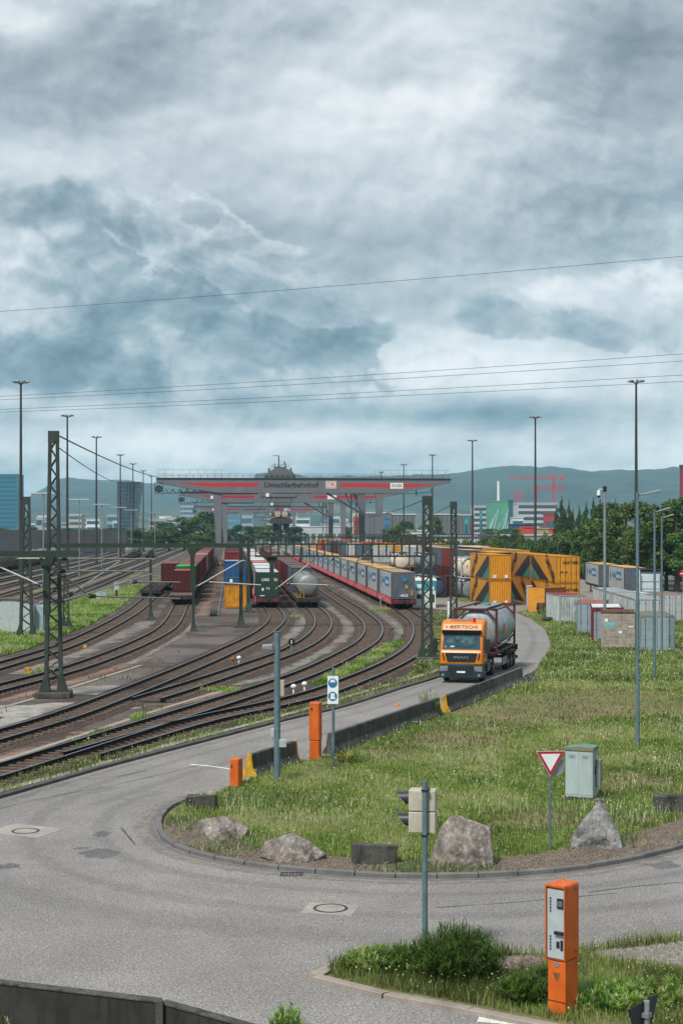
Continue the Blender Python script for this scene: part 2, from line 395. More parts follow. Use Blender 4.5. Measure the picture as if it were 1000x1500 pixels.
def foliage_mat(name, trans=.3, rough=.6):
    m = bpy.data.materials.new(name); m.use_nodes = True; k = NT(m.node_tree); b = m.node_tree.nodes['Principled BSDF']
    a = k.new('ShaderNodeVertexColor', layer_name='Col').outputs[0]
    oi = k.new('ShaderNodeObjectInfo').outputs['Random']
    hs = k.new('ShaderNodeHueSaturation'); k.put(hs.inputs['Color'], a)
    k.put(hs.inputs['Hue'], k.m('ADD', .485, k.m('MULTIPLY', oi, .03))); k.put(hs.inputs['Value'], k.m('ADD', .85, k.m('MULTIPLY', oi, .3)))
    k.l.new(hs.outputs[0], b.inputs['Base Color']); b.inputs['Roughness'].default_value = rough; b.inputs['Specular IOR Level'].default_value = .25
    if trans:
        t = k.new('ShaderNodeBsdfTranslucent'); k.l.new(hs.outputs[0], t.inputs[0]); mx = k.new('ShaderNodeMixShader'); mx.inputs[0].default_value = trans
        k.l.new(b.outputs[0], mx.inputs[1]); k.l.new(t.outputs[0], mx.inputs[2]); k.l.new(mx.outputs[0], m.node_tree.nodes['Material Output'].inputs[0])
    return m
LEAF = foliage_mat('leaf', .3); BLADE = foliage_mat('grass_blade', .45)
def patchy(x, y, s, seed=0):
    r = np.random.RandomState(seed); o = np.zeros_like(x)
    for i in range(7):
        a = r.uniform(0, 6.28); f = s * r.uniform(.5, 2.6); o += np.sin((x * math.cos(a) + y * math.sin(a)) * f + r.uniform(0, 6.28) + 1.3 * np.sin((y * math.cos(a) - x * math.sin(a)) * f * .6 + i))
    return o / 7
def grass(name, poly, n, h=(.12, .35), pal=None, label=None, seed=1, w=.018, z=0.0, flowers=0.0, near=True, thresh=-9, holes=(), lean=.5, flower_col=((.36, .38, .14), (.5, .5, .28)), rings=()):
    r = np.random.RandomState(seed); P = np.array([(p[0], p[1]) for p in poly]); x0, y0 = P.min(0); x1, y1 = P.max(0)
    X = r.uniform(x0, x1, n * 4)
    Y = 1 / r.uniform(1 / y1, 1 / y0, n * 4) if near else r.uniform(y0, y1, n * 4)
    k = pip(X, Y, poly)
    for hp in holes: k &= ~pip(X, Y, hp)
    pn = patchy(X, Y, .5, seed); pn2 = patchy(X, Y, 1.6, seed + 5); k &= (pn + .6 * pn2 + r.uniform(-.35, .35, len(X))) > thresh
    for (cx, cy, rx, ry) in rings: k &= (((X - cx) / rx) ** 2 + ((Y - cy) / ry) ** 2 + r.uniform(-.5, .5, len(X)) + .5 * pn2) > 1
    X, Y, pn, pn2 = X[k][:n], Y[k][:n], pn[k][:n], pn2[k][:n]; n = len(X)
    fl = (r.uniform(0, 1, n) < flowers * np.clip(1 + 2.2 * pn2 + 1.2 * pn, 0, 3))
    hh = r.uniform(h[0], h[1], n) * np.clip(1 + .5 * pn + .7 * pn2, .3, 1.7); hh[fl] *= 1.25
    ww = w * r.uniform(.6, 1.5, n) * np.clip(Y / 45, .8, 3.0)
    a = r.uniform(0, 6.28, n); la = r.uniform(0, 6.28, n); ll = hh * lean * r.uniform(.2, 1, n)
    dx, dy = np.cos(a) * ww / 2, np.sin(a) * ww / 2; lx, ly = np.cos(la) * ll, np.sin(la) * ll
    V = np.zeros((n, 5, 3)); Z = np.full(n, z)
    V[:, 0] = np.stack([X - dx, Y - dy, Z], 1); V[:, 1] = np.stack([X + dx, Y + dy, Z], 1)
    mw = np.where(fl, .35, .85)
    V[:, 2] = np.stack([X + dx * mw + lx * .35, Y + dy * mw + ly * .35, Z + hh * .6], 1); V[:, 3] = np.stack([X - dx * mw + lx * .35, Y - dy * mw + ly * .35, Z + hh * .6], 1)
    V[:, 4] = np.stack([X + lx, Y + ly, Z + hh], 1)
    b = np.arange(n)[:, None] * 5; Q = b + np.array([[0, 1, 2, 3]]); T = b + np.array([[3, 2, 4]])
    pal = np.array(pal); ci = np.clip(((pn2 * .9 + pn) * .75 + .5 + r.uniform(-.3, .3, n)) * len(pal), 0, len(pal) - 1).astype(int)
    col = pal[ci] * r.uniform(.75, 1.25, (n, 1)); col = np.repeat(col[:, None], 5, 1)
    nf = int(fl.sum())
    if nf:                                       # small flower heads on the taller stems
        Xf, Yf, hf = (X + lx)[fl], (Y + ly)[fl], hh[fl] + z; s = r.uniform(.012, .028, nf) * np.clip(Y[fl] / 45, .9, 2.2); an = r.uniform(0, 6.28, nf); ti = r.uniform(-.5, .9, nf)
        VF = np.zeros((nf, 5, 3)); ca, sa = np.cos(an) * s, np.sin(an) * s
        VF[:, 0] = np.stack([Xf - ca, Yf - sa, hf - s * .3], 1); VF[:, 1] = np.stack([Xf + sa * .8, Yf - ca * .8, hf + s * ti], 1)
        VF[:, 2] = np.stack([Xf + ca, Yf + sa, hf + s * .5], 1); VF[:, 3] = np.stack([Xf - sa * .8, Yf + ca * .8, hf - s * ti], 1); VF[:, 4] = VF[:, 3]
        cf = np.array(flower_col[0])[None] + r.uniform(0, 1, (nf, 1)) * (np.array(flower_col[1]) - np.array(flower_col[0]))[None]
        QF = 5 * n + np.arange(nf)[:, None] * 5 + np.array([[0, 1, 2, 3]])
        V = np.concatenate([V, VF]); Q = np.concatenate([Q, QF]); col = np.concatenate([col, np.repeat(cf[:, None], 5, 1)])
    o = bpy.data.objects.new(name, np_mesh(name, V.reshape(-1, 3), Q, col.reshape(-1, 3), BLADE, T)); COL.objects.link(o)
    return tag(o, label, 'grass', kind='stuff')
def leaf_cloud(seed, clumps, n, size, pal, flat=.3):
    """clumps: (x,y,z,rx,ry,rz); leaves sit in the outer shell of each clump"""
    r = np.random.RandomState(seed); cl = np.array(clumps, float); wt = cl[:, 3] * cl[:, 4] + cl[:, 3] * cl[:, 5]; wt /= wt.sum()
    ci = r.choice(len(cl), n, p=wt); d = r.normal(size=(n, 3)); d /= np.linalg.norm(d, axis=1)[:, None]
    d[:, 2] = np.where((d[:, 2] < -.35) & (r.uniform(0, 1, n) < .7), -d[:, 2], d[:, 2])
    rad = r.uniform(.45, 1.0, n) ** .5 * r.uniform(.82, 1.14, n)
    Pc = cl[ci, :3] + d * cl[ci, 3:6] * rad[:, None]
    s = size * r.uniform(.5, 1.4, n); nn = d * .7 + r.normal(size=(n, 3)) * .7 + np.array([0, 0, flat]); nn /= np.linalg.norm(nn, axis=1)[:, None]
    t = np.cross(nn, r.normal(size=(n, 3))); t /= np.linalg.norm(t, axis=1)[:, None]; b = np.cross(nn, t)
    V = np.zeros((n, 4, 3)); e = s[:, None] * .5
    V[:, 0] = Pc - t * e; V[:, 1] = Pc + b * e * .6; V[:, 2] = Pc + t * e; V[:, 3] = Pc - b * e * .6
    V[:, 1] += nn * e * .25
    pal = np.array(pal); cc = pal[(ci * 7 + seed) % len(pal)] * r.uniform(.7, 1.3, (n, 1))
    return V.reshape(-1, 3), np.arange(n * 4).reshape(n, 4), np.repeat(cc[:, None], 4, 1).reshape(-1, 3)
BARK = M('bark', '#4d4237', rough=.9, var=.3, scale=6, bump=.6, bscale=14)
G_DARK = [(.03, .075, .018), (.05, .11, .024), (.08, .145, .032), (.04, .085, .026)]
G_MID = [(.055, .11, .024), (.075, .14, .03), (.095, .155, .036), (.06, .105, .03)]
G_OLIVE = [(.08, .12, .03), (.10, .135, .036), (.065, .10, .03)]
def make_tree(label, seed, h, rad, shape='round', pal=G_DARK, n=4500, leaf=.5, name='tree', cat='tree', group=None):
    r = random.Random(seed); root = thing(name, label, cat, (0, 0, 0), 0, group); cl = []
    if shape == 'poplar':
        for i in range(26):
            t = (i + .5) / 26; w = rad * math.sin(math.pi * min(1, .18 + t * .8)) ** .7 * (1 if t < .7 else (1 - t) / .3 * .8 + .2)
            a = r.uniform(0, 6.28); cl.append((math.cos(a) * w * .35, math.sin(a) * w * .35, h * (.08 + .9 * t), w * .6, w * .6, h * .06))
    elif shape == 'shrub':
        for i in range(16):
            a = r.uniform(0, 6.28); q = rad * math.sqrt(r.random()) * .8; zz = r.uniform(.25, .8) * h * (1 - .35 * q / rad); s = r.uniform(.28, .45) * rad
            cl.append((math.cos(a) * q, math.sin(a) * q, zz, s, s, min(s, h * .3)))
    else:
        for i in range(34):
            a = r.uniform(0, 6.28); t = r.random(); zz = h * (.28 + .66 * t); w = rad * math.sqrt(max(.05, 1 - ((t - .38) / .66) ** 2)); q = w * r.uniform(.25, .92); s = rad * r.uniform(.2, .38)
            cl.append((math.cos(a) * q, math.sin(a) * q, zz, s, s, s * r.uniform(.6, .9)))
    V, Q, c = leaf_cloud(seed, cl, n, leaf, pal)
    o = bpy.data.objects.new('crown', np_mesh('crown', V, Q, c, LEAF)); COL.objects.link(o); o.parent = root
    mb = MB()
    if shape == 'shrub':
        for i in range(7):
            c_ = cl[i * 2]; mb.tube([(c_[0] * .1, c_[1] * .1, 0), (c_[0] * .5, c_[1] * .5, c_[2] * .5), (c_[0], c_[1], c_[2])], .05, 6, .015)
    else:
        tr = .028 * h + .05; mb.tube([(0, 0, 0), (.02 * h, .01 * h, h * .3), (-.01 * h, 0, h * .62), (0, 0, h * .9)], tr, 8, tr * .2)
        for i in range(0, len(cl), 3):
            c_ = cl[i]; z0 = max(h * .2, c_[2] - h * .2); mb.tube([(0, 0, z0), (c_[0] * .5, c_[1] * .5, (z0 + c_[2]) / 2 + .02 * h), (c_[0], c_[1], c_[2])], tr * .4, 5, tr * .08)
    mb.build('trunk' if shape != 'shrub' else 'stem', BARK, root, smooth=True)
    return root

# ------------------------------------------------------------------ ground, roads, tracks
m_far = M('far_land', '#4c5548', rough=.95, scale=.01, var=.3, col2='#6b6f68', world=True)
m_ballast = M('yard_gravel', '#463a35', rough=.95, var=.32, scale=.5, bump=1.0, bscale=4.5, col2='#605a57', patch=.8, world=True, speck=.85)
m_bed = M('track_ballast', '#3f322c', rough=.95, var=.3, scale=.7, bump=1.0, bscale=4.5, world=True, speck=.8)
m_asph = M('asphalt', '#7b7876', rough=.88, var=.12, scale=.35, bump=.6, bscale=13, world=True, speck=.75, col2='#6f6d6b', patch=.7)
m_asph2 = M('asphalt_repair', '#5c5b5c', rough=.9, var=.16, scale=.9, bump=.4, bscale=13, world=True, speck=.8)
m_conc = M('pale_concrete', '#8f887e', rough=.9, var=.2, scale=.8, bump=.3, bscale=20, world=True, speck=.3, col2='#8a857c')
m_path = M('cinder_path', '#716c67', rough=.95, var=.25, scale=.6, bump=.6, bscale=6, world=True, speck=.6, col2='#5f534d')
m_pink = M('red_sand', '#7b6054', rough=.95, var=.25, scale=.8, bump=.6, bscale=6, world=True, speck=.6, col2='#63534b')
m_soil = M('meadow_soil', '#6f6648', rough=1, var=.3, scale=.5, bump=.6, bscale=10, world=True, speck=.4, col2='#5f6339')
m_turf = M('turf', '#53612f', rough=1, var=.3, scale=.4, bump=.6, bscale=8, world=True, speck=.4, col2='#6b6b42')
m_apron = M('yard_concrete', '#7a746d', rough=.9, var=.15, scale=.25, bump=.15, bscale=10, world=True, speck=.25, col2='#7c7670')
m_kerb = M('kerb_stone', '#656463', rough=.9, var=.2, scale=1.5, bump=.4, bscale=25, world=True, speck=.4)
m_dkerb = M('dark_kerb', '#4b4a4a', rough=.9, var=.25, scale=1.2, bump=.4, bscale=25, world=True, speck=.4)
m_white = M('road_paint', '#c9c9c4', rough=.8, var=.2, scale=3, world=True, speck=.3)

def gp(*pts): return [G(x, y) for x, y in pts]
mb = MB(); mb.poly([(-15000, -200, -.05), (15000, -200, -.05), (15000, 16000, -.05), (-15000, 16000, -.05)]); tag(mb.build('ground', m_far), kind='structure')
kerb_px = [(-80, 1191), (0, 1169), (160, 1123), (320, 1081), (420, 1055), (502, 1036), (590, 1008), (643, 991), (690, 966), (712, 943), (717, 922), (700, 901)]
KERB = spline(gp(*kerb_px), 1.0)
sheet('yard_ground', [(p.x, p.y) for p in KERB] + [yard(21, 165)[:2], yard(21, 900)[:2], yard(-75, 900)[:2], (-75, 60), (-40, 40)], 0.0, m_ballast)
apr = [yard(20.8, 166)[:2], yard(20.8, 640)[:2], yard(62, 640)[:2], yard(62, 150)[:2]] + [(p.x, p.y) for p in gp((850, 905), (790, 906), (745, 893), (700, 899))]
sheet('container_yard_paving', apr, .006, m_apron)
isl_px = [(300, 1166), (282, 1171), (262, 1178), (245, 1188), (235, 1201), (234, 1216), (244, 1231), (262, 1243), (290, 1253), (330, 1262), (380, 1270), (450, 1278), (520, 1283), (590, 1286), (660, 1286), (730, 1284), (800, 1279), (860, 1272), (915, 1262), (960, 1252), (1000, 1241), (1100, 1208)]
ISL = spline(gp(*isl_px), .5)
right_px = [(806, 950), (800, 925), (780, 909), (757, 899)]
road_r = gp((360, 1145), (432, 1119), (482, 1108), (545, 1083), (645, 1047), (700, 1024), (760, 1000), (790, 978), (805, 955), (806, 940), (797, 922), (779, 908), (755, 897))
asph = [(p.x, p.y) for p in KERB] + [(p.x, p.y) for p in reversed(road_r)] + [(p.x, p.y) for p in ISL] + [(14.5, 28), (14.5, 15), (-25, 15), (-25, 44)]
sheet('road', asph, .008, m_asph)
mead = [(p.x, p.y) for p in ISL] + [(p.x, p.y) for p in gp((1180, 1185), (1300, 1000), (1150, 893), (1000, 893), (905, 882), (850, 884), (800, 890), (757, 897))] + [(p.x, p.y) for p in reversed(road_r[:-1])]
MEADOW = mead
sheet('meadow', mead, .016, m_soil)
m_side = M('track_asphalt', '#8a8580', rough=.9, var=.12, scale=.4, world=True, speck=.4)
sheet('side_road', [(p.x, p.y) for p in gp((965, 905), (975, 888), (1010, 868), (1100, 868), (1150, 905))], .024, m_side)
sweep('kerb', ISL, [(-.07, -.02), (-.06, .12), (-.04, .13), (.09, .13), (.11, .11), (.11, -.02)], m_kerb, gap=(1.0, .02))
sweep('road_kerb', KERB[:-4], [(-.12, -.02), (-.12, .12), (.1, .12), (.12, .1), (.12, -.02)], m_dkerb, gap=(1.0, .012))
gut = offset(ISL, .22)
strip('gutter', gut, .16, .0125, m_kerb, wob=.04)
# bottom corner plot and its kerb
plot_low = spline(gp((462, 1429), (475, 1438), (520, 1451), (580, 1461), (640, 1471), (740, 1491), (830, 1509), (930, 1530), (1100, 1568)), .5)
plot_tip = spline(gp((520, 1406), (492, 1409), (470, 1416), (460, 1423), (462, 1429)), .4)
plot_up = gp((1150, 1352), (1000, 1372), (930, 1382), (860, 1391), (800, 1397), (700, 1398), (600, 1398), (560, 1401), (520, 1406))
PLOT = [(p.x, p.y) for p in plot_low] + [(p.x, p.y) for p in plot_up[:-1]] + [(p.x, p.y) for p in plot_tip[:-1]]
sheet('planting_bed', PLOT, .02, m_soil)
m_gut = M('kerb_concrete', '#8b827b', rough=.9, var=.2, scale=1.0, bump=.3, bscale=25, world=True, speck=.4)
sweep('kerb', plot_tip + plot_low[1:], [(-.02, 0), (-.02, .08), (.2, .10), (.24, .09), (.24, 0)][::-1], m_gut, gap=(1.6, .01))
for (x0, y0, x1, y1, w) in [(278, 1120, 338, 1127, .16), (700, 1493, 765, 1500, .35)]:
    strip('road_marking', [G(x0, y0), G((x0 + x1) / 2, (y0 + y1) / 2 - 1), G(x1, y1)], w, .0122, m_white)
# repaired and worn spots, tar seams
def blotch(name, x, y, rx, ry, mat, z, seed):
    r = random.Random(seed); c = G(x, y); pts = []
    for i in range(20):
        a = i / 20 * 6.283; k = r.uniform(.55, 1.1); pts.append((c.x + math.cos(a) * rx * k, c.y + math.sin(a) * ry * k))
    sheet(name, pts, z, mat)
for i, (x, y, rx, ry) in enumerate([(145, 1250, .55, .7), (120, 1243, .3, .2), (246, 1222, .25, 1.2), (450, 1281, .5, .35), (955, 1262, .8, .9), (8, 1270, .4, .4), (150, 1222, .25, .5)]):
    blotch('asphalt_stain', x, y, rx, ry, m_asph2, .0114, i)
m_tar = M('tar_seam', '#4a4a4d', rough=.7, world=True)
m_wear = M('asphalt_wear', '#7e7e81', rough=.85, var=.14, scale=.5, world=True, speck=.8, bscale=38)
for i, pl in enumerate([[(860, 1308), (900, 1301), (940, 1298), (1010, 1292)], [(0, 1140 + 45), (60, 1170), (170, 1150), (290, 1122)], [(178, 1213), (190, 1228), (200, 1240)], [(120, 1141), (160, 1141), (215, 1129)], [(640, 1330), (760, 1322), (900, 1309)]]):
    strip('tar_line', resample(gp(*pl), 2, .5), .05, .0117 + i * .0001, m_tar, wob=.5)

m_tyre_w = M('tyre_wear', '#5f5e5f', rough=.8, var=.15, scale=.6, world=True, speck=.7, bscale=13)
m_grit = M('grit', '#87817a', rough=.95, var=.2, scale=2, world=True, speck=.6, bscale=13)
for d_, w_ in ((1.7, .7), (3.7, .8)): strip('tyre_wear', offset(ISL, d_)[::2], w_, .0122, m_tyre_w, alpha=.13)
for d_, w_ in ((-1.6, .6), (-3.5, .7)): strip('tyre_wear', offset(KERB, d_ * -1)[2:-10], w_, .0124, m_tyre_w, alpha=.13)
strip('tyre_wear', offset(ISL, .5), .5, .0125, m_grit, alpha=.6); strip('tyre_wear', offset(KERB, .5)[1:-8], .45, .0125, m_grit, alpha=.5)
strip('tyre_wear', offset(ISL, 5.6)[::2], 1.6, .0126, m_tyre_w, alpha=.1)
# manholes and the drain
m_iron = M('cast_iron', '#3c4047', rough=.6, metal=.4, var=.3, scale=9, bump=.4, bscale=40)
m_slab = M('manhole_surround', '#918b85', rough=.9, var=.15, scale=2, speck=.4)
def manhole(label, x, y, corners):
    c = G(x, y); t = thing('manhole_cover', label, 'manhole', (c.x, c.y, .0085), 0, 'manholes in the road')
    mb = MB(); q = [G(*p) - c for p in corners]; mb.prism([(p.x, p.y) for p in q], 0, .007, 'xy'); mb.build('surround', m_slab, t)
    mb = MB(); mb.lathe([(.40, 0), (.40, .016), (.335, .016), (.335, .006)], n=40, caps=False); mb.build('ring', m_iron, t, smooth=True)
    mb = MB(); mb.lathe([(.33, .003), (.33, .0125), (.29, .0135), (.1, .0135)], n=40)
    for i in range(4): a = i * 1.57 + .6; mb.cb(math.cos(a) * .2, math.sin(a) * .2, .0135, .05, .03, .006)
    mb.build('lid', m_slab, t, smooth=True)
manhole('round manhole cover in a pale square in front of the traffic light pole', 484, 1331.5, [(439, 1337.5), (454, 1322.5), (527, 1326.5), (514, 1343)])
manhole('round manhole cover in a pale square on the wide road bend near the parapet side', 38, 1218, [(-20, 1219), (23, 1207), (95, 1214.5), (55, 1228)])
c = G(427, 1281.5); t = thing('drain_grate', 'dark iron drain grate lying against the island kerb', 'drain', (c.x, c.y, .0126))
mb = MB(); mb.box(-.28, .28, -.2, -.16, 0, .012).box(-.28, .28, .16, .2, 0, .012).box(-.28, -.24, -.16, .16, 0, .012).box(.24, .28, -.16, .16, 0, .012)
for i in range(6): mb.cb(-.2 + i * .08, 0, .005, .035, .32, .008)
mb.build('grate', m_iron, t)
# strips between the tracks
def pstrip(name, px, w, z, mat, wob=.08): return strip(name, resample(spline(gp(*px), 1), 1, 1.5), w, z, mat, wob=wob)
pstrip('cable_duct', [(-60, 1178), (0, 1160), (125, 1127), (250, 1092), (320, 1074), (419, 1048), (510, 1021), (639, 983), (690, 958)], .38, .05, m_conc, .03)
pstrip('cable_duct', [(-40, 1049), (54, 1023), (125, 1001), (207, 975)], .3, .032, m_conc, .03)
pstrip('cable_duct', [(-40, 1126), (0, 1116), (112, 1080), (250, 1035), (330, 1012)], .28, .034, m_conc, .04)
pstrip('sand_strip', [(-40, 1035), (60, 1012), (140, 988), (220, 963)], 1.7, .012, m_pink)
pstrip('sand_strip', [(-40, 1124), (0, 1113), (125, 1079), (250, 1035), (335, 1010)], 1.9, .013, m_pink)
pstrip('path', [(190, 973), (234, 950), (268, 929), (285, 912)], 1.0, .016, m_path)
pstrip('path', [(20, 988), (100, 962), (150, 941), (196, 922), (222, 910)], 3.0, .012, m_path)
pstrip('path', [(408, 948), (430, 928), (444, 913), (446, 904)], 1.5, .012, m_path)
pstrip('path', [(345, 1004), (415, 986), (462, 961), (484, 948), (510, 926), (504, 908), (480, 891), (455, 870)], 1.6, .012, m_path)
pstrip('path', [(590, 930), (580, 916), (562, 902), (530, 880), (500, 862)], 1.9, .012, m_path)
strip('path', [yard(-3.0, v) for v in range(150, 640, 20)], 2.2, .012, m_pink, wob=.05)
strip('path', [yard(10.6, v) for v in range(160, 640, 20)], 2.0, .012, m_path, wob=.05)
for u in (-18.2, -22.8, -27.2, -31.8, -36.2, -41, -45.4): strip('path', [yard(u, v) for v in range(64, 800, 16)], 1.5, .012, m_path, wob=.1)
for u in (-13, -19, -27.4): strip('weedy_strip', [yard(u, v) for v in range(170, 500, 14)], 1.3, .02, m_turf, wob=.3)
m_dark = M('trough_lid', '#35302d', rough=.9, world=True)
strip('cable_trough', [G(180, 903), G(300, 903), G(450, 902), G(620, 899)], .3, .09, m_dark, wob=.02)
blot = [(60, 1040, 5, 3.2), (150, 1012, 4, 3), (20, 1062, 3, 3), (230, 985, 6, 4), (340, 925, 6, 7), (300, 960, 5, 3)]
m_grey = M('fresh_gravel', '#8b8984', rough=.95, var=.2, scale=1, bump=.8, bscale=9, world=True, speck=.8, col2='#6f645d')
for i, b in enumerate(blot[:3]): blotch('gravel_patch', *b, m_grey, .009, 40 + i)

# tracks: bed, sleepers, two rails
m_rail = M('rail_side', '#17120f', rough=.8, metal=.2, var=.3, scale=5, world=True)
m_head = M('rail_head', '#8d8f92', rough=.3, metal=.9, var=.15, scale=4, world=True)
m_railshade = M('rail_shadow_ballast', '#211a17', rough=.9, var=.35, scale=2, bump=.8, bscale=6, world=True, speck=.6)  # the rails' shadow, painted as near-black bands into the track bed
m_slp = M('sleeper_wood', '#5d4e44', rough=.95, var=.35, scale=3, bump=.5, bscale=15, world=True)
RAILPROF = [(-.068, .08), (-.068, .10), (-.012, .13), (-.012, .19), (-.036, .205), (-.036, .245), (.036, .245), (.036, .205), (.012, .19), (.012, .13), (.068, .10), (.068, .08)]
RAILPROF = [(a_ * 1.35, b_) for a_, b_ in RAILPROF]
RM = [0] * 12; RM[5] = 1
def track(label, px, u, vend, vstart=None, group='railway tracks of the terminal'):
    pts = gp(*px) if px else []
    if px: pts = spline(pts, 1.0)
    v0 = pts[-1].y if px else vstart
    pts = pts + [yard(u, v) for v in np.arange(v0 + 12, vend, 12)]
    n = len(spline(gp(*px), 1.0)) if px else 0
    near = resample(pts, 8, 1.2) if px else pts
    t = thing('railway_track', label, 'railway track', (0, 0, 0), 0, group)
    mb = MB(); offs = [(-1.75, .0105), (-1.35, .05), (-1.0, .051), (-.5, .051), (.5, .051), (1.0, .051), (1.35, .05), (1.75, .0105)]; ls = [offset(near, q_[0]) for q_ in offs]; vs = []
    for i in range(len(near)):
        for l_, q_ in zip(ls, offs): vs.append((l_[i].x, l_[i].y, q_[1]))
    mb.add(vs, [(8 * i + k, 8 * i + k + 1, 8 * i + k + 9, 8 * i + k + 8) for i in range(len(near) - 1) for k in range(7)]); mb.m = [1 if k in (2, 4) else 0 for i in range(len(near) - 1) for k in range(7)]; mb.build('ballast_bed', [m_bed, m_railshade], t)
    L = resample([p for p in near if p.y < 240], 0, .62); mb = MB()
    for i in range(1, len(L) - 1):
        d = (L[i + 1] - L[i - 1]).normalized(); s = Vector((d.y, -d.x, 0)) * 1.28
        mb.bar(L[i] - s + Vector((0, 0, .045)), L[i] + s + Vector((0, 0, .045)), .24, .09)
    if L: mb.build('sleeper_bed', m_slp, t)
    for sgn in (-1, 1): sweep('rail', offset(near, sgn * .7535), RAILPROF, [m_rail, m_head], kind=None, parent=t, mats_of=RM)
    return near
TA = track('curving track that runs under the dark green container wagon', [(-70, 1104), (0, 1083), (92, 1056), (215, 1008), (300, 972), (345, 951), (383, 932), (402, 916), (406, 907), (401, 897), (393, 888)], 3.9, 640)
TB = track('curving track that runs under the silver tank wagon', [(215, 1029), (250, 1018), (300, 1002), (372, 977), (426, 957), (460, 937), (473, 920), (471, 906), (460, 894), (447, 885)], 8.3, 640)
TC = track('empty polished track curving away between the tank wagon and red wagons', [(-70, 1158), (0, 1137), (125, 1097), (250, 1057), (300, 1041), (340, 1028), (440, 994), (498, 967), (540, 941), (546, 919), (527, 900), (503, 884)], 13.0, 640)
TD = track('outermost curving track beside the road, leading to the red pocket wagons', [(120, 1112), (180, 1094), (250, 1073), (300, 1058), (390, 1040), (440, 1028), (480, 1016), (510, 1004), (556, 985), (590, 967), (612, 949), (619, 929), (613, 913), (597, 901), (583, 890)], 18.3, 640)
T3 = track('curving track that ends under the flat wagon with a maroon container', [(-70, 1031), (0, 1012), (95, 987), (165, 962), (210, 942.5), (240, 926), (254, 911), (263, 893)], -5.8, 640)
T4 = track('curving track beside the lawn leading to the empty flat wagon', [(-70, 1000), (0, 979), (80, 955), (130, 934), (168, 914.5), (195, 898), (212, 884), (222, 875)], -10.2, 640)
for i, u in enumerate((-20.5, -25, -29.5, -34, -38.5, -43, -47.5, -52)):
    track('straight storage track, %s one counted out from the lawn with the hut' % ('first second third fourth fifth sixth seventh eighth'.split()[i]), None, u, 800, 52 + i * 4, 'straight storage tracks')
strip('crane_rail', [yard(-2.0 + .6, v) for v in range(150, 700, 25)], .12, .12, m_head)

# ------------------------------------------------------------------ foreground objects
m_post = M('painted_post', '#566e76', rough=.5, var=.15, scale=4, streak=.35, streak_col='#3f4a4c')
m_galv = M('galvanised', '#8d9598', rough=.45, metal=.5, var=.15, scale=5, streak=.2, streak_col='#5d6264')
m_orange = M('orange_paint', '#bf5a18', rough=.5, var=.14, scale=2, streak=.45, streak_col='#8a3d12')
m_panel = M('grey_panel', '#a9b3b6', rough=.4, metal=.2, var=.08, scale=3)
m_black = M('black_plastic', '#1d2023', rough=.5, var=.2)
m_navy = M('dark_visor', '#2c2f3d', rough=.45, var=.15)
m_beige = M('beige_housing', '#a8a496', rough=.6, var=.1, scale=4, streak=.35, streak_col='#5d5a4e')
m_wht = M('white_enamel', '#d6dadb', rough=.4, var=.05, streak=.12, streak_col='#8d8d86')
m_red = M('sign_red', '#a11c2c', rough=.45, var=.08)
m_blue = M('sign_blue', '#1f6f93', rough=.45, var=.05)
m_yel = M('yellow_paint', '#b88c1c', rough=.6, var=.2, scale=4, streak=.7, streak_col='#5a4a20')
m_bar = M('weathered_barrier', '#4d4c49', rough=.95, var=.35, scale=2.2, bump=.5, bscale=14, streak=.95, streak_col='#1e1d1c', speck=.3)
m_barl = M('newer_barrier', '#605e5a', rough=.95, var=.25, scale=2.2, bump=.5, bscale=14, streak=.6, streak_col='#3a3836', speck=.3)
m_rock = M('rock', '#80807f', rough=.9, var=.4, scale=1.6, bump=1.0, bscale=5, speck=.5, detail=9, streak=.5, streak_col='#4a443f')
m_rock2 = M('pinkish_rock', '#7c7671', rough=.9, var=.45, scale=2.6, bump=1.0, bscale=5, speck=.5, detail=9, streak=.6, streak_col='#5a4a40')
m_greycab = M('cabinet_grp', '#9aaaab', rough=.6, var=.08, scale=2, streak=.25, streak_col='#6b7a74')
m_greenlid = M('cabinet_lid', '#4f7f70', rough=.6, var=.2, scale=4, col2='#7a6a55')

def post(mb, h, r, r2=None, n=14): mb.tube([(0, 0, 0), (0, 0, h * .5), (0, 0, h)], r, n, r2)
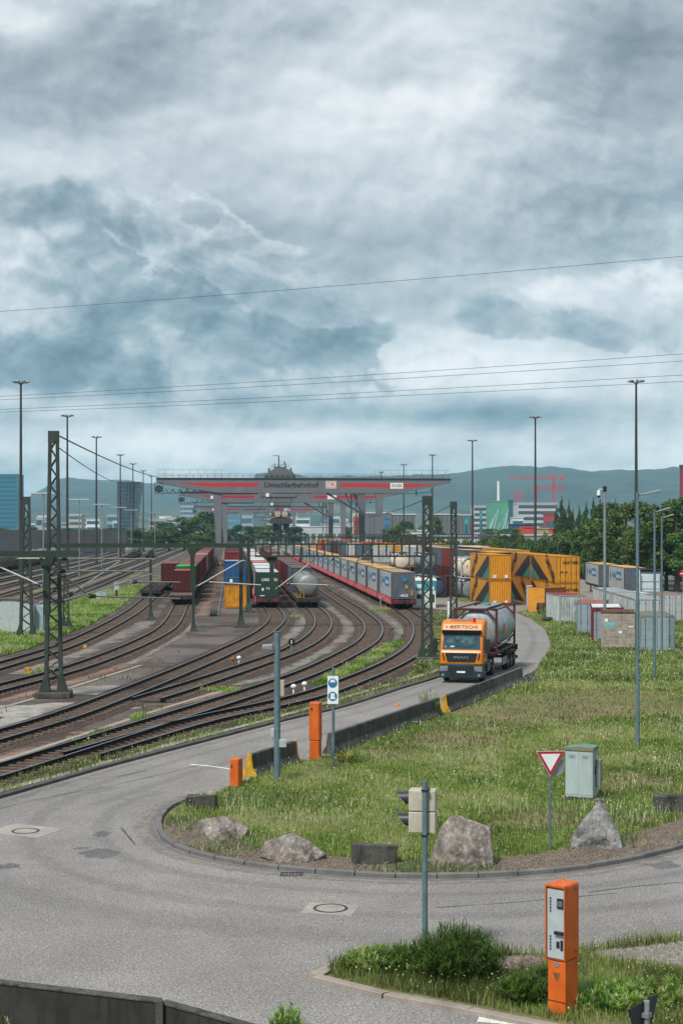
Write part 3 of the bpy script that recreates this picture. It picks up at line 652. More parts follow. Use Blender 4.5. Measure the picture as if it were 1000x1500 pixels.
# ticket pillars: shaft, upper housing, panel
def pillar(label, p, rz, w, d, h, split, panel=False):
    t = thing('ticket_pillar', label, 'ticket pillar', p, rz, 'orange ticket pillars by the road')
    mb = MB(); mb.box(-w * .45, w * .45, -d * .46, d * .46, 0, split); mb.build('plinth', m_orange, t, bevel=.015)
    mb = MB(); mb.box(-w / 2, w / 2, -d / 2, d / 2, split + .004, h); o = mb.build('housing', m_orange, t, bevel=.05, seg=3)
    if panel:
        y = -d / 2
        mb = MB(); mb.box(-w * .43, w * .45, y - .012, y - .002, split + .06, h - .09); fp = mb.build('front_panel', m_panel, t, bevel=.004)
        mb = MB()
        mb.box(-w * .5, -w * .44, y - .05, y + .03, split + .02, h - .03).box(w * .455, w * .5, y - .05, y + .03, split + .02, h - .03).box(-w * .5, w * .5, y - .05, y + .03, h - .05, h - .004); mb.build('hood', m_orange, t, bevel=.012)
        mb = MB(); mb.box(w * .08, w * .40, y - .03, y - .013, h - .42, h - .24); s = mb.build('display', m_black, t, bevel=.004)
        mb = MB(); mb.box(w * .12, w * .36, y - .034, y - .031, h - .38, h - .28); mb.build('screen', M('dim_screen', '#5b6a6f', rough=.2), s)
        mb = MB(); mb.box(-w * .02, w * .42, y - .07, y - .013, split + .50, split + .555); mb.build('ticket_slot', m_black, t, bevel=.004)
        mb = MB(); mb.box(w * .04, w * .2, y - .02, y - .013, split + .25, split + .37).box(w * .25, w * .38, y - .025, y - .013, split + .22, split + .4); mb.build('coin_plate', m_black, t)
        mb = MB()
        for z0 in (h - .5, split + .2):
            for k in range(5): mb.box(-w * .3, -w * .22, y - .015, y - .0125, z0 + k * .055, z0 + k * .055 + .04)
        mb.build('label_strip', m_navy, t)
        mb = MB(); mb.lathe([(.05, -d * .46 - .012), (.05, -d * .46 + .004)], c=(0, 0, split - .05), axis='y', n=16); mb.build('lock', m_galv, t)
        mb = MB(); mb.box(-w * .44, w * .44, -d * .46 - .006, -d * .46 + .002, .26, .275); mb.build('seam', m_navy, t)
        mb = MB(); mb.prism([(-.07, split - .2), (.07, split - .2), (.02, split - .34), (-.02, split - .34)], -d * .46 - .006, -d * .46 + .001, 'xz'); mb.build('worn_sticker', M('worn_sticker', '#6b4a2c', rough=.8, var=.4), t)
        for z in (h - .12, split + .15):
            mb = MB(); mb.lathe([(.02, w / 2 - .002), (.02, w / 2 + .006)], c=(0, d * .2, z), axis='x', n=10); mb.build('screw', m_black, t)
    else:
        mb = MB(); mb.box(-w * .28, -w * .12, -d / 2 - .006, -d / 2 + .002, h - .32, h - .2); mb.build('lock', m_navy, t)
    return t
pillar('tall orange ticket pillar with grey machine panel standing in the weedy corner plot', G(824, 1484), R(-38), .40, .50, 2.36, .98, True)
pillar('slim windowless orange pillar beside the barrier row and blue mandatory sign', G(462, 1114), R(-20), .42, .34, 2.2, .75)
pillar('short stubby orange pillar at the yellow end of the lone barrier', G(346, 1153), R(-24), .34, .36, .98, .02)

# barriers
def barrier(label, a, b, mat, yellow=(False, False), h=.81, name='concrete_barrier'):
    a, b = Vector(a), Vector(b); L = (b - a).length; rz = math.atan2(b.y - a.y, b.x - a.x)
    t = thing(name, label, 'barrier', a, rz, 'concrete road barriers')
    pr = [(-.30, 0), (-.30, .08), (-.14, .33), (-.09, h - .02), (-.07, h), (.07, h), (.09, h - .02), (.14, .33), (.30, .08), (.30, 0)]
    e0 = .10 if yellow[0] else 0; e1 = .10 if yellow[1] else 0
    mb = MB(); mb.prism(pr, .02 + e0, L - .02 - e1, 'yz'); mb.build('block', mat, t, bevel=.015)
    for f, x0, x1 in ((yellow[0], .02, .02 + e0 - .003), (yellow[1], L - .02 - e1 + .003, L - .02)):
        if f: mb = MB(); mb.prism([(y * 1.02, z * 1.005) for y, z in pr], x0, x1, 'yz'); mb.build('painted_end', m_yel, t, bevel=.015)
    return t
barrier('lone black weathered barrier with two yellow ends by the grey lamp post', G(364, 1139), G(432, 1116), m_bar, (True, True))
rowA = [(482, 1105), (543, 1083), (597, 1063), (641, 1047)]
nm = ['first', 'second', 'third']
for i in range(3): barrier('dark stained barrier, %s of the row starting behind the blue mandatory sign' % nm[i], G(*rowA[i]), G(*rowA[i + 1]), m_bar)
rowB = [(650, 1044), (686, 1030), (720, 1016), (762, 998)]
lb = ['blackened barrier with yellow painted end in front of the truck', 'blackened middle barrier of the row beside the truck wheels', 'cleaner grey barrier ending at the dark rock behind the truck']
for i in range(3): barrier(lb[i], G(*rowB[i]), G(*rowB[i + 1]), m_barl if i == 2 else m_bar, (i == 0, False))
c = G(583, 1061.5); mb = MB(); mb.box(-.14, .14, -.06, .06, 0, .05).lathe([(.05, .05), (.05, .12), (.02, .14)], c=(0.03, 0, 0), n=12)
o = mb.build('reflector', M('amber_reflector', '#d98512', rough=.4), loc=(c.x, c.y + .12, .815)); tag(o, 'small amber reflector sitting on top of the dark barrier row', 'reflector')
# square concrete blocks and rocks
def rock(name, label, pts, px, mat, rz=0, s=(1, 1, 1), seed=1, group='rocks on the island', extra=30, amp=.05):
    r = random.Random(seed); bm = bmesh.new()
    for p in pts: bm.verts.new(p)
    bmesh.ops.convex_hull(bm, input=bm.verts)
    for v in [v for v in bm.verts if not v.link_faces]: bm.verts.remove(v)
    size = max(v.co.length for v in bm.verts)
    for i in range(2):                           # chip corners off along random planes
        n = Vector((r.uniform(-1, 1), r.uniform(-1, .6), r.uniform(-.1, .45))).normalized(); d = max(v.co.dot(n) for v in bm.verts) * r.uniform(.86, .96)
        res = bmesh.ops.bisect_plane(bm, geom=bm.verts[:] + bm.edges[:] + bm.faces[:], plane_co=n * d, plane_no=n, clear_outer=True)
        ed = [e for e in res['geom_cut'] if isinstance(e, bmesh.types.BMEdge)]
        if ed: bmesh.ops.holes_fill(bm, edges=ed)
    bmesh.ops.triangulate(bm, faces=bm.faces)
    for _ in range(4):
        lng = [e for e in bm.edges if e.calc_length() > size * .09]
        if not lng: break
        bmesh.ops.subdivide_edges(bm, edges=lng, cuts=1); bmesh.ops.triangulate(bm, faces=[f for f in bm.faces if len(f.verts) > 3])
    bm.normal_update()
    for v in bm.verts:
        q = v.co / size; n = noise.fractal(q * 4 + Vector((seed * 3.1, 0, 0)), .7, 2.2, 5) * amp * .55 - max(0, .12 - abs(noise.noise(q * 2.6 + Vector((0, seed, 0))))) * amp * 5.0
        if v.co.z > .02: v.co += v.normal * n * size
    me = bpy.data.meshes.new(name); bm.to_mesh(me); bm.free(); me.materials.append(mat)
    o = bpy.data.objects.new(name, me); COL.objects.link(o); o.location = G(*px); o.location.z = -.01; o.rotation_euler = (0, 0, rz); o.scale = s
    return tag(o, label, 'rock', group)
# pyramid at the yield sign: 82 px wide = 1.5 m, 72 px = 1.33 m high at y=1247
rock('boulder', 'pointed grey pyramid boulder with small stones on its tip beside the yield sign',
     [(-.76, -.3, 0), (.72, -.35, 0), (.68, .4, 0), (-.6, .5, 0), (-.72, -.2, .25), (.1, -.05, 1.28), (.2, .05, 1.3), (.3, -.02, 1.12), (.62, -.2, .42), (.7, .1, .25), (-.25, -.1, .8), (-.4, .2, .6), (.02, -.38, .45)], (871, 1241), m_rock, seed=3, amp=.035)
for i, (dx, dz, s) in enumerate([(.03, 1.27, .07), (.13, 1.29, .06), (.2, 1.25, .045)]):
    q = G(871, 1241); o = rock('pebble', 'pale brown pebble lying on the tip of the pyramid boulder', [(-1, -.6, 0), (1, -.5, 0), (.7, .8, 0), (-.7, .7, 0), (-.5, 0, 1), (.5, .1, .9), (0, -.8, .5)], (871, 1241), m_rock2, seed=20 + i, s=(s, s, s * .8), group='pebbles on the pyramid boulder', amp=.05)
    o.location = (q.x + dx, q.y, dz)
rock('boulder', 'broad brown grey boulder with slabby faces directly behind the traffic light',
     [(-.86, -.1, 0), (-.5, -.5, 0), (.2, -.55, 0), (.84, -.35, 0), (.86, .35, 0), (0, .6, 0), (-.8, .4, 0), (-.26, -.02, 1.25), (-.10, .12, 1.28), (-.50, .05, .98), (.74, -.12, .98), (.82, .15, .95), (.22, .05, 1.14), (.12, -.48, .34), (.82, -.3, .22), (-.3, -.42, .42)], (674, 1266), m_rock2, seed=5, amp=.03)
rock('boulder', 'low flat brown boulder leaning near the kerb, second from the concrete block',
     [(-1.0, 0, .12), (-.3, -.5, 0), (.45, -.5, 0), (1.0, .1, 0), (.5, .6, 0), (-.8, .5, 0), (-.95, .1, .42), (-.4, 0, .62), (0, .1, .72), (.6, .05, .45), (1.0, .0, .16), (-.1, -.45, .3), (.3, -.5, .16)], (427, 1259), m_rock2, seed=9, amp=.045, s=(.9, .95, .98))
rock('boulder', 'low rusty brown boulder beside the square concrete block at the island tip',
     [(-.75, 0, 0), (-.3, -.4, 0), (.5, -.4, 0), (.8, .1, 0), (.4, .5, 0), (-.6, .5, 0), (-.7, 0, .5), (-.2, .1, .66), (.3, 0, .55), (.75, -.05, .28), (.1, -.35, .3)], (326, 1227), m_rock2, seed=12, amp=.05)
rock('boulder', 'dark rounded rock at the far end of the grey barrier', [(-.45, -.3, 0), (.45, -.3, 0), (.5, .3, 0), (-.4, .4, 0), (-.3, -.1, .5), (.1, 0, .62), (.4, .1, .4)], (775, 1001), m_bar, seed=14, amp=.04)
def cblock(label, px, L, D, Hh, rz, seed):
    r = random.Random(seed); mb = MB(); mb.box(-L / 2, L / 2, -D / 2, D / 2, 0, Hh); o = mb.build('concrete_block', m_bar, bevel=.035)
    for v in o.data.vertices: v.co += Vector((r.uniform(-.04, .04), r.uniform(-.04, .04), r.uniform(-.05, .05)))
    o.location = G(*px); o.rotation_euler = (R(r.uniform(-3, 3)), R(r.uniform(-4, 4)), rz); return tag(o, label, 'concrete block', 'square concrete blocks on the island')
cblock('blackened concrete block at the rounded tip of the island', (295, 1184), .93, .55, .42, R(-2), 1)
cblock('blackened concrete block between the low brown boulder and the broad boulder', (547, 1265), 1.12, .45, .52, R(6), 2)
cblock('dark concrete block in the meadow beyond the pyramid boulder', (990, 1188), 1.25, .5, .50, R(-4), 3)

# grey pole with flood lamp and boxes
t = thing('lamp_post', 'short grey lamp post with flood lamp and junction boxes by the lone barrier', 'lamp post', G(406, 1145))
mb = MB(); post(mb, 5.15, .11); mb.tube([(0, 0, 5.15), (0, 0, 5.17)], .125, 14); mb.build('pole', m_post, t, smooth=True)
mb = MB(); mb.bar((-.1, -.02, 4.66), (-.26, -.02, 4.66), .06); mb.prism([(-.52, 4.58), (-.15, 4.56), (-.15, 4.74), (-.5, 4.72)], -.2, .16, 'xz'); mb.build('flood_lamp', m_galv, t, bevel=.02)
mb = MB(); mb.box(-.22, -.1, -.1, .08, 1.55, 1.83); mb.tube([(-.16, 0, 1.55), (-.17, 0, 1.3), (-.08, 0, 1.2)], .015, 6); mb.tube([(-.2, 0, 1.55), (-.2, 0, 1.4), (-.1, 0, 1.25)], .012, 6); mb.build('junction_box', m_panel, t, bevel=.015)
mb = MB(); mb.box(.07, .32, -.14, .06, 1.2, 1.46); mb.build('junction_box', m_panel, t, bevel=.015)
mb = MB(); mb.box(.09, .24, -.04, .12, 2.95, 3.5); mb.build('grey_box', m_beige, t, bevel=.015)
# mandatory sign pole: hard hat goggles / boots
t = thing('mandatory_sign', 'white sign with two round blue safety pictograms on a grey post', 'sign', G(488, 1125), R(-8))
mb = MB(); post(mb, 3.66, .055); mb.build('post', m_post, t, smooth=True)
y = -.075; mb = MB(); mb.box(-.2, .2, y - .012, y, 2.34, 3.36); pl = mb.build('sign_plate', m_wht, t, bevel=.003)
for k, zc in enumerate((3.10, 2.62)):
    mb = MB(); mb.lathe([(.17, y - .018), (.17, y - .0125)], c=(-.01, 0, zc), axis='y', n=32); d = mb.build('blue_disc', m_blue, pl)
    mb = MB()
    if k == 0: mb.prism([(.10 * math.cos(a) - .01, zc + .03 + .10 * math.sin(a)) for a in [i * math.pi / 12 for i in range(13)]], y - .021, y - .019, 'xz')
    else: mb.prism([(-.08, zc + .11), (.06, zc + .11), (.06, zc - .03), (.09, zc - .05), (.09, zc - .1), (-.1, zc - .1), (-.1, zc - .05), (-.08, zc - .02)], y - .021, y - .019, 'xz')
    mb.build('pictogram', m_wht, d)
# yield sign
t = thing('yield_sign', 'red and white triangular yield sign on a thin post behind the kerb', 'sign', G(805, 1246), R(6))
mb = MB(); post(mb, 2.72, .035, n=10); mb.build('post', m_post, t, smooth=True)
def tri(c, s, z): return [(-s, z + s * .577), (s, z + s * .577), (0, z - s * 1.155)]
mb = MB(); mb.prism(tri(0, .385, 2.47), -.055, -.045, 'xz'); mb.build('sign_plate', m_red, t, bevel=.004)
mb = MB(); mb.prism(tri(0, .27, 2.47), -.059, -.0555, 'xz'); mb.build('white_face', m_wht, t)
mb = MB(); mb.prism(tri(0, .40, 2.47), -.0445, -.04, 'xz'); mb.build('border', m_wht, t)
mb = MB(); mb.lathe([(.28, .045), (.28, .057)], c=(.14, 0, 2.27), axis='y', n=32); mb.build('rear_disc', m_galv, t)
# cabinet
t = thing('electrical_cabinet', 'pale grey-green electrical cabinet with green lid standing in the meadow', 'cabinet', G(851, 1171), R(-24))
mb = MB(); mb.box(-.46, .46, -.32, .32, 0, .12); mb.build('plinth', m_bar, t, bevel=.01)
mb = MB(); mb.box(-.45, .45, -.31, .31, .123, 1.60); mb.build('housing', m_greycab, t, bevel=.015)
mb = MB(); mb.prism([(-.48, 1.603), (-.48, 1.69), (0, 1.76), (.48, 1.73), (.48, 1.603)], -.34, .34, 'xz'); mb.build('lid', m_greenlid, t, bevel=.012)
mb = MB(); mb.box(.452, .47, -.06, -.02, .85, 1.1); mb.build('handle', m_black, t)
for x0, x1 in ((-.42, -.01), (.01, .42)):
    mb = MB(); mb.box(x0, x1, -.322, -.311, .2, 1.55); d_ = mb.build('door', m_greycab, t, bevel=.004)
    mb = MB(); [mb.box(x0 + .1, x1 - .1, -.326, -.3221, z, z + .015) for z in (1.36, 1.4, 1.44)]; mb.box(x0 + .2, x0 + .215, -.326, -.3221, 1.36, 1.455); mb.build('louvre', M('louvre_shade', '#5f716d'), d_)
mb = MB(); mb.box(.452, .456, -.3, .3, .145, .16).box(.452, .456, -.012, -.004, .16, 1.58); mb.build('seam', m_bar, t)
mb = MB(); mb.box(.455, .60, .05, .30, .45, 1.3); mb.build('meter_box', m_galv, t, bevel=.01)
# traffic light seen from behind
t = thing('traffic_light', 'traffic light with two hooded lamps seen from behind on a tall post', 'traffic light', G(622, 1412))
mb = MB(); post(mb, 3.66, .056); mb.build('post', m_post, t, smooth=True)
rt = Matrix.Rotation(R(-100), 4, 'Z')
def rotb(mb): mb.v = [tuple(rt @ Vector(v)) for v in mb.v]; return mb
mb = MB(); mb.box(-.42, -.06, -.34, .2, 2.60, 3.02).box(-.42, -.06, -.34, .2, 3.035, 3.455); rotb(mb); hb = mb.build('signal_head', m_beige, t, bevel=.02)
mb = MB(); mb.box(-.40, -.08, -.32, .18, 3.02, 3.035); rotb(mb); mb.build('seam', m_black, hb)
for z in (3.46, 2.56): mb = MB(); mb.box(-.3, .07, -.07, .07, z, z + .03); rotb(mb); mb.build('bracket', m_black, t)
for zc in (2.83, 3.27):
    mb = MB(); n = 20; vs = []
    for j in range(n):                           # hood: long above, short below
        a = 2 * math.pi * j / n; x, z = .13 * math.cos(a), .13 * math.sin(a); d = .05 + .21 * (z / .13 + 1) / 2
        vs += [(x - .24, -.341, zc + z), (x * .97 - .24, -.341 - d, zc + z * .97), (x * .9 - .24, -.341 - d, zc + z * .9), (x * .93 - .24, -.345, zc + z * .93)]
    mb.add(vs, [(4 * j + q, 4 * j + q + 1, 4 * ((j + 1) % n) + q + 1, 4 * ((j + 1) % n) + q) for j in range(n) for q in range(3)]); rotb(mb); ho = mb.build('hood', m_navy, t, smooth=True)
    mb = MB(); mb.lathe([(.115, -.350), (.115, -.344)], c=(-.24, 0, zc), axis='y', n=20); rotb(mb); mb.build('lens', m_black, ho)
# dark back of a triangular sign, close to the bridge
t = thing('yield_sign', 'dark back of a triangular sign at the very bottom corner', 'sign', Vector((4.06, 20, 0)), R(52), )
mb = MB(); post(mb, 2.42, .038, n=10); mb.build('post', m_galv, t, smooth=True)
mb = MB(); mb.prism(tri(0, .45, 2.14), .045, .06, 'xz'); mb.build('sign_plate', M('sign_back', '#20282a', rough=.5, var=.2), t, bevel=.02)
for z in (2.2, 1.95): mb = MB(); mb.box(-.06, .06, -.045, .044, z, z + .06); mb.build('bracket', m_galv, t)
# parapet wall at the bottom edge
wp = [at(-60, 1432, 26.2), at(116, 1452, 25.2), at(231, 1466, 24.8), at(236, 1468, 24.8), at(372, 1503, 24.2), at(480, 1535, 23.8)]
for i, (a, b, lbl) in enumerate([(0, 2, 'long stained concrete parapet panel with weeds at its foot'), (3, 5, 'stained concrete parapet panel sloping out of view beyond the gap post')]):
    p, q = wp[a], wp[b]; L = math.hypot(q.x - p.x, q.y - p.y); z0, z1 = p.z, q.z
    t = thing('parapet_wall', lbl, 'wall', (p.x, p.y, -1.0), math.atan2(q.y - p.y, q.x - p.x), 'concrete parapet panels')
    mb = MB(); mb.prism([(0.01, 0), (L - .01, 0), (L - .01, z1 + .96), (.01, z0 + .96)], 0, .16, 'xz'); mb.build('panel', M('parapet_concrete', '#2f2e2c', rough=.95, var=.3, scale=1.5, bump=.4, bscale=14, streak=.95, streak_col='#1d1c1b'), t, bevel=.01)
    mb = MB(); mb.prism([(0.01, z0 + .963), (L - .01, z1 + .963), (L - .01, z1 + 1.0), (.01, z0 + 1.0)], -.02, .18, 'xz'); mb.build('coping', m_bar, t, bevel=.01)
p = wp[2]; mb = MB(); mb.box(-.05, .07, -.06, .03, -1, p.z + .03); o = mb.build('parapet_post', m_dkerb, loc=(p.x + .03, p.y - .04, 0), bevel=.01); tag(o, 'dark steel post in the gap between the two parapet panels', 'post')

# street lamps and camera pole
def lamp_led(label, px, h, head=(1.0, .18)):
    p = G(*px); t = thing('street_lamp', label, 'street lamp', p, 0, 'slim grey lamps with flat heads')
    mb = MB(); post(mb, h, .085, .06); mb.build('pole', m_post, t, smooth=True)
    mb = MB(); mb.prism([(0, h - .06), (.2, h - .04), (head[0], h + head[1]), (head[0] + .12, h + head[1] - .08), (head[0] - .05, h + head[1] - .12), (.1, h - .12)], -.17, .17, 'xz'); mb.build('lamp_head', m_galv, t, bevel=.02)
lamp_led('nearest tall slim lamp with flat head, rising from the open meadow', (933, 1096), 10.15, (.85, .12))
lamp_led('slim lamp with flat head in front of the pale container, middle of three', (958, 995), 9.8, (.85, .18))
lamp_led('slim lamp with flat head farthest back, behind the pale container', (968.5, 958), 9.6, (.75, .15))
p = Vector(((885 - 500) * 116 / F, 116, 0)); t = thing('camera_pole', 'grey pole with white dome camera rising behind the wood-grey container', 'camera pole', p)
mb = MB(); post(mb, 12.1, .13, .1); mb.build('pole', m_galv, t, smooth=True)
mb = MB(); mb.box(-.14, .14, -.15, .15, 11.6, 12.0); mb.build('control_box', m_black, t, bevel=.02)
mb = MB(); mb.tube([(-.1, 0, 11.75), (-.4, 0, 11.8), (-.46, 0, 11.7)], .03, 8); mb.lathe([(.03, 11.7), (.12, 11.62), (.15, 11.4), (.15, 11.3)], c=(-.46, 0, 0), n=16); dm = mb.build('dome_camera', m_wht, t, smooth=True)
mb = MB(); mb.lathe([(.14, 11.3), (.12, 11.18), (.05, 11.13), (.0, 11.12)], c=(-.46, 0, 0), n=16, caps=False); mb.build('dome', m_black, dm, smooth=True)

# ------------------------------------------------------------------ containers, wagons, truck
m_cont = M('container_paint', rough=.5, var=.16, scale=1.2, use_color=True, streak=.6, streak_col='#4a3424')
m_roofp = M('container_roof', rough=.7, var=.2, scale=.8, use_color=True, streak=.5, streak_col='#5a4a3c')
m_plain = M('panel_paint', rough=.5, var=.06, scale=.6, use_color=True, streak=.22, streak_col='#55493c')
m_steel = M('dark_steel', '#2e2e30', rough=.6, metal=.3, var=.3, scale=4, streak=.4, streak_col='#3d2b20')
m_tyre = M('tyre', '#1a1a1b', rough=.9, var=.2, scale=6)
m_rim = M('wheel_rim', '#8f9496', rough=.4, metal=.6, var=.2)
m_tank = M('tank_steel', '#9aa3a6', rough=.38, metal=.55, var=.14, scale=1.2, streak=.35, streak_col='#6b5d4e')
m_tankw = M('tank_cream', '#cfc4b0', rough=.5, var=.1, scale=1.5, streak=.35, streak_col='#7b6a55')
m_frame = M('tank_frame', '#4b1f26', rough=.5, var=.2, scale=4, streak=.3, streak_col='#2a1815')
m_wagon = M('wagon_red', '#6f1c25', rough=.7, var=.3, scale=3, streak=.4, streak_col='#2f1d1a')
m_wagond = M('wagon_brown', '#3b2b28', rough=.8, var=.3, scale=3, streak=.4, streak_col='#241a17')
m_deck = M('wagon_deck', '#5e4a42', rough=.9, var=.3, scale=4, speck=.3)
m_letb = M('black_lettering', '#1c1d20', rough=.5)
m_letw = M('white_lettering', '#d8dcdc', rough=.5)
m_grr = M('banner_grey', '#25272c', rough=.5, var=.06)
m_teal = M('banner_teal', '#2f7a72', rough=.5, var=.06)
m_ewb = M('cargo_blue', '#2d6f98', rough=.5, var=.06)

def corr(mb, axis, a0, a1, fixed, z0, z1, out, pitch=.28, depth=.045):
    """corrugated sheet between a0..a1 along axis at 'fixed', bulging to 'out' """
    n = max(2, int((a1 - a0) / pitch)); p = (a1 - a0) / n; pr = []
    for i in range(n):
        b = a0 + i * p
        pr += [(b, 0), (b + p * .30, 0), (b + p * .5, depth), (b + p * .8, depth)]
    pr.append((a1, 0)); vs = []
    for t, d in pr:
        for z in (z0, z1): vs.append((t, fixed - out * d, z) if axis == 'x' else (fixed - out * d, t, z))
    mb.add(vs, [(2 * i, 2 * i + 1, 2 * i + 3, 2 * i + 2) for i in range(len(pr) - 1)])
def container_proto(L, Hh, W=2.44, sides='corr', front='corr', roofless=False):
    """origin: middle of the near lower edge; +y runs along the box, away"""
    t = thing('shipping_container', 'x', 'container'); w = W / 2
    mb = MB()
    if sides == 'corr':
        for sx in (-1, 1): corr(mb, 'y', .12, L - .12, sx * (w - .01), .16, Hh - .12, sx)
    else:
        for sx in (-1, 1): mb.box(sx * (w - .012) - .008, sx * (w - .012) + .008, .12, L - .12, .16, Hh - .12)
    corr(mb, 'x', -w + .1, w - .1, L - .015, .16, Hh - .12, 1)
    if front == 'corr': corr(mb, 'x', -w + .1, w - .1, .015, .16, Hh - .12, -1, pitch=.24)
    mb.build('body', m_cont if sides == 'corr' else m_plain, t)
    mb = MB(); mb.box(-w + .02, w - .02, .04, L - .04, Hh - .05, Hh - .015)
    for i in range(int(L / .6)): mb.box(-w + .12, w - .12, .2 + i * .6, .5 + i * .6, Hh - .0149, Hh - .001)
    mb.build('roof', m_roofp, t)
    mb = MB()
    for sx in (-1, 1):
        for y in (.05, L - .05): mb.cb(sx * (w - .05), y, Hh / 2, .1, .1, Hh - .26)
        for z in (.08, Hh - .06): mb.box(sx * (w - .05) - .045, sx * (w - .05) + .045, .14, L - .14, z - .05, z + .045)
    for y in (.05, L - .05):
        for z in (.08, Hh - .06): mb.box(-w + .14, w - .14, y - .045, y + .045, z - .05, z + .045)
    for sx in (-1, 1):
        for y in (.06, L - .06):
            for z in (.06, Hh - .06): mb.cb(sx * (w - .07), y, z, .16, .16, .13)
    mb.build('frame', m_cont, t)
    if front == 'door':
        for sx in (-1, 1):
            mb = MB(); x0, x1 = sorted((sx * .01, sx * (w - .1)))
            mb.box(x0, x1, .02, .06, .16, Hh - .13)
            for z in (.35, Hh * .36, Hh * .62, Hh - .45): mb.box(x0 + .06, x1 - .06, .012, .0195, z, z + .22)
            d = mb.build('door', m_plain, t)
            mb = MB()
            for xx in (x0 + .28, x1 - .28):
                mb.tube([(xx, -.015, .12), (xx, -.015, Hh - .1)], .018, 6)
                for z in (.2, .9, 1.15, Hh - .3): mb.cb(xx, -.003, z, .1, .03, .06)
            mb.build('locking_bar', M('bar_steel', '#6b6d6f', rough=.5, metal=.5) if sides == 'corr' else m_steel, d)
    return t
def far_container(L, Hh, W=2.44):
    mb = MB(); w = W / 2
    for sx in (-1, 1): corr(mb, 'y', .06, L - .06, sx * w, .1, Hh - .05, sx, .45, .05)
    corr(mb, 'x', -w, w, .0, .1, Hh - .05, -1, .35, .05); corr(mb, 'x', -w, w, L, .1, Hh - .05, 1, .35, .05)
    mb.mi = 1; mb.box(-w, w, 0, L, Hh - .06, Hh); mb.mi = 0; mb.box(-w, w, 0, L, .02, .12)
    for sx in (-1, 1):
        for y in (.05, L - .05): mb.cb(sx * (w - .04), y, Hh / 2, .12, .12, Hh - .14)
    o = mb.build('shipping_container', [m_cont, m_roofp]); tag(o, 'x', 'container'); return o
P_c40d = container_proto(12.19, 2.9, sides='corr', front='door'); P_c40 = container_proto(12.19, 2.9, front='corr'); P_c20d = container_proto(6.06, 2.59, front='door')
P_c20 = container_proto(6.06, 2.59, front='corr'); P_c45 = container_proto(13.7, 2.9, sides='plain', front='corr', W=2.5); P_c45d = container_proto(13.7, 2.9, sides='plain', front='door', W=2.5)
P_far40, P_far20 = far_container(12.19, 2.8), far_container(6.06, 2.6)
PROTO = {'c40': P_c40, 'c40d': P_c40d, 'c20': P_c20, 'c20d': P_c20d, 'c45': P_c45, 'c45d': P_c45d, 'f40': P_far40, 'f20': P_far20}
CLEN = {'c40': 12.19, 'c40d': 12.19, 'c20': 6.06, 'c20d': 6.06, 'c45': 13.7, 'c45d': 13.7, 'f40': 12.19, 'f20': 6.06}
HC = {'c40': 2.9, 'c40d': 2.9, 'c20': 2.59, 'c20d': 2.59, 'c45': 2.9, 'c45d': 2.9, 'f40': 2.8, 'f20': 2.6}
CC = {'maroon': '#4a161d', 'red': '#6f2423', 'orange': '#b04e26', 'yellow': '#c4851c', 'blue': '#1f4f80', 'navy': '#26364c', 'green': '#2f6e3a', 'dark green': '#16362c', 'grey': '#8b9294', 'white': '#a6adae', 'cream': '#c7b795',
      'teal': '#4d7c78', 'brown': '#7a4a2c', 'pink': '#a3204f', 'slate': '#4a5560', 'pale blue': '#83949b', 'tan': '#b89a72'}
def cont(kind, color, loc, rz=YR, label='', group=None, roof=None):
    o = dup(PROTO[kind], loc, rz, label, group, color=C(CC[color]))
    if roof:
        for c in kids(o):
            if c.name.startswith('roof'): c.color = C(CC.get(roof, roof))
    return o
def frame_pt(o, name):
    return [c for c in kids(o) if c.name.startswith(name)][0]

# yellow curtain containers with lettering, a grey slash and a teal corner
def gartner(loc, label, end, mirror, plainend=False):
    o = cont('c45d' if end == 'door' else 'c45', 'yellow', loc, YR, label, 'stacked yellow containers with slanted lettering'); body = frame_pt(o, 'body')
    x = -1.272; H2 = 2.74
    def yy(t): return t if not mirror else t
    mb = MB()
    if not mirror: sl = [(.25, .2), (.25, H2), (1.2, H2), (6.6, .2)]
    else: sl = [(13.4, .2), (13.4, H2), (12.5, H2), (7.2, .2)]
    # slash runs from the top of one end to the bottom of the middle
    if not mirror: slash = [(.2, H2), (1.3, H2), (9.8, .2), (4.9, .2), (.2, 1.75)]; te = [(.2, 1.65), (.2, .2), (4.6, .2)]
    else: slash = [(13.5, H2), (12.4, H2), (3.9, .2), (8.8, .2), (13.5, 1.75)]; te = [(13.5, 1.65), (13.5, .2), (9.1, .2)]
    mb.prism(slash, x - .004, x, 'yz'); mb.build('slash_band', m_grr, body)
    mb = MB(); mb.prism(te, x - .004, x, 'yz'); mb.build('corner_patch', m_teal, body)
    yc = 10.3 if not mirror else 3.2
    # written on the side, reading towards the near end, slanted upwards
    a = R(30) if not mirror else R(-30)
    m = Matrix(((0, 0, -1), (-1, 0, 0), (0, 1, 0))).to_4x4() @ Matrix.Rotation(a, 4, 'Z')
    tx = text('GARTNER', m_letb, body, (x - .006, yc, 1.45), 1.5, m.to_euler(), True, 5.2)
    if end == 'door': text('GARTNER', m_letb, o, (.25, -.03, 2.2), .42, (R(90), 0, 0), True, 1.7); text('451 8', m_letb, o, (-.5, -.03, 1.2), .3, (R(90), 0, 0), True, .8)
    else:
        for x_ in (-.8, .5): mb = MB(); mb.box(x_, x_ + .35, -.05, -.04, .25, .6); mb.build('label_plate', m_letw, o)
    return o
u1, u2 = 30.3, 35.75
gartner(yard(u1, 170, 0), 'lower yellow container of the two-high stack behind the truck tank', 'corr', False)
gartner(yard(u1, 170, 2.905), 'upper yellow container of the two-high stack behind the truck tank', 'corr', False)
gartner(yard(u2, 160, 0), 'lower yellow container with doors facing the small white containers', 'door', True)
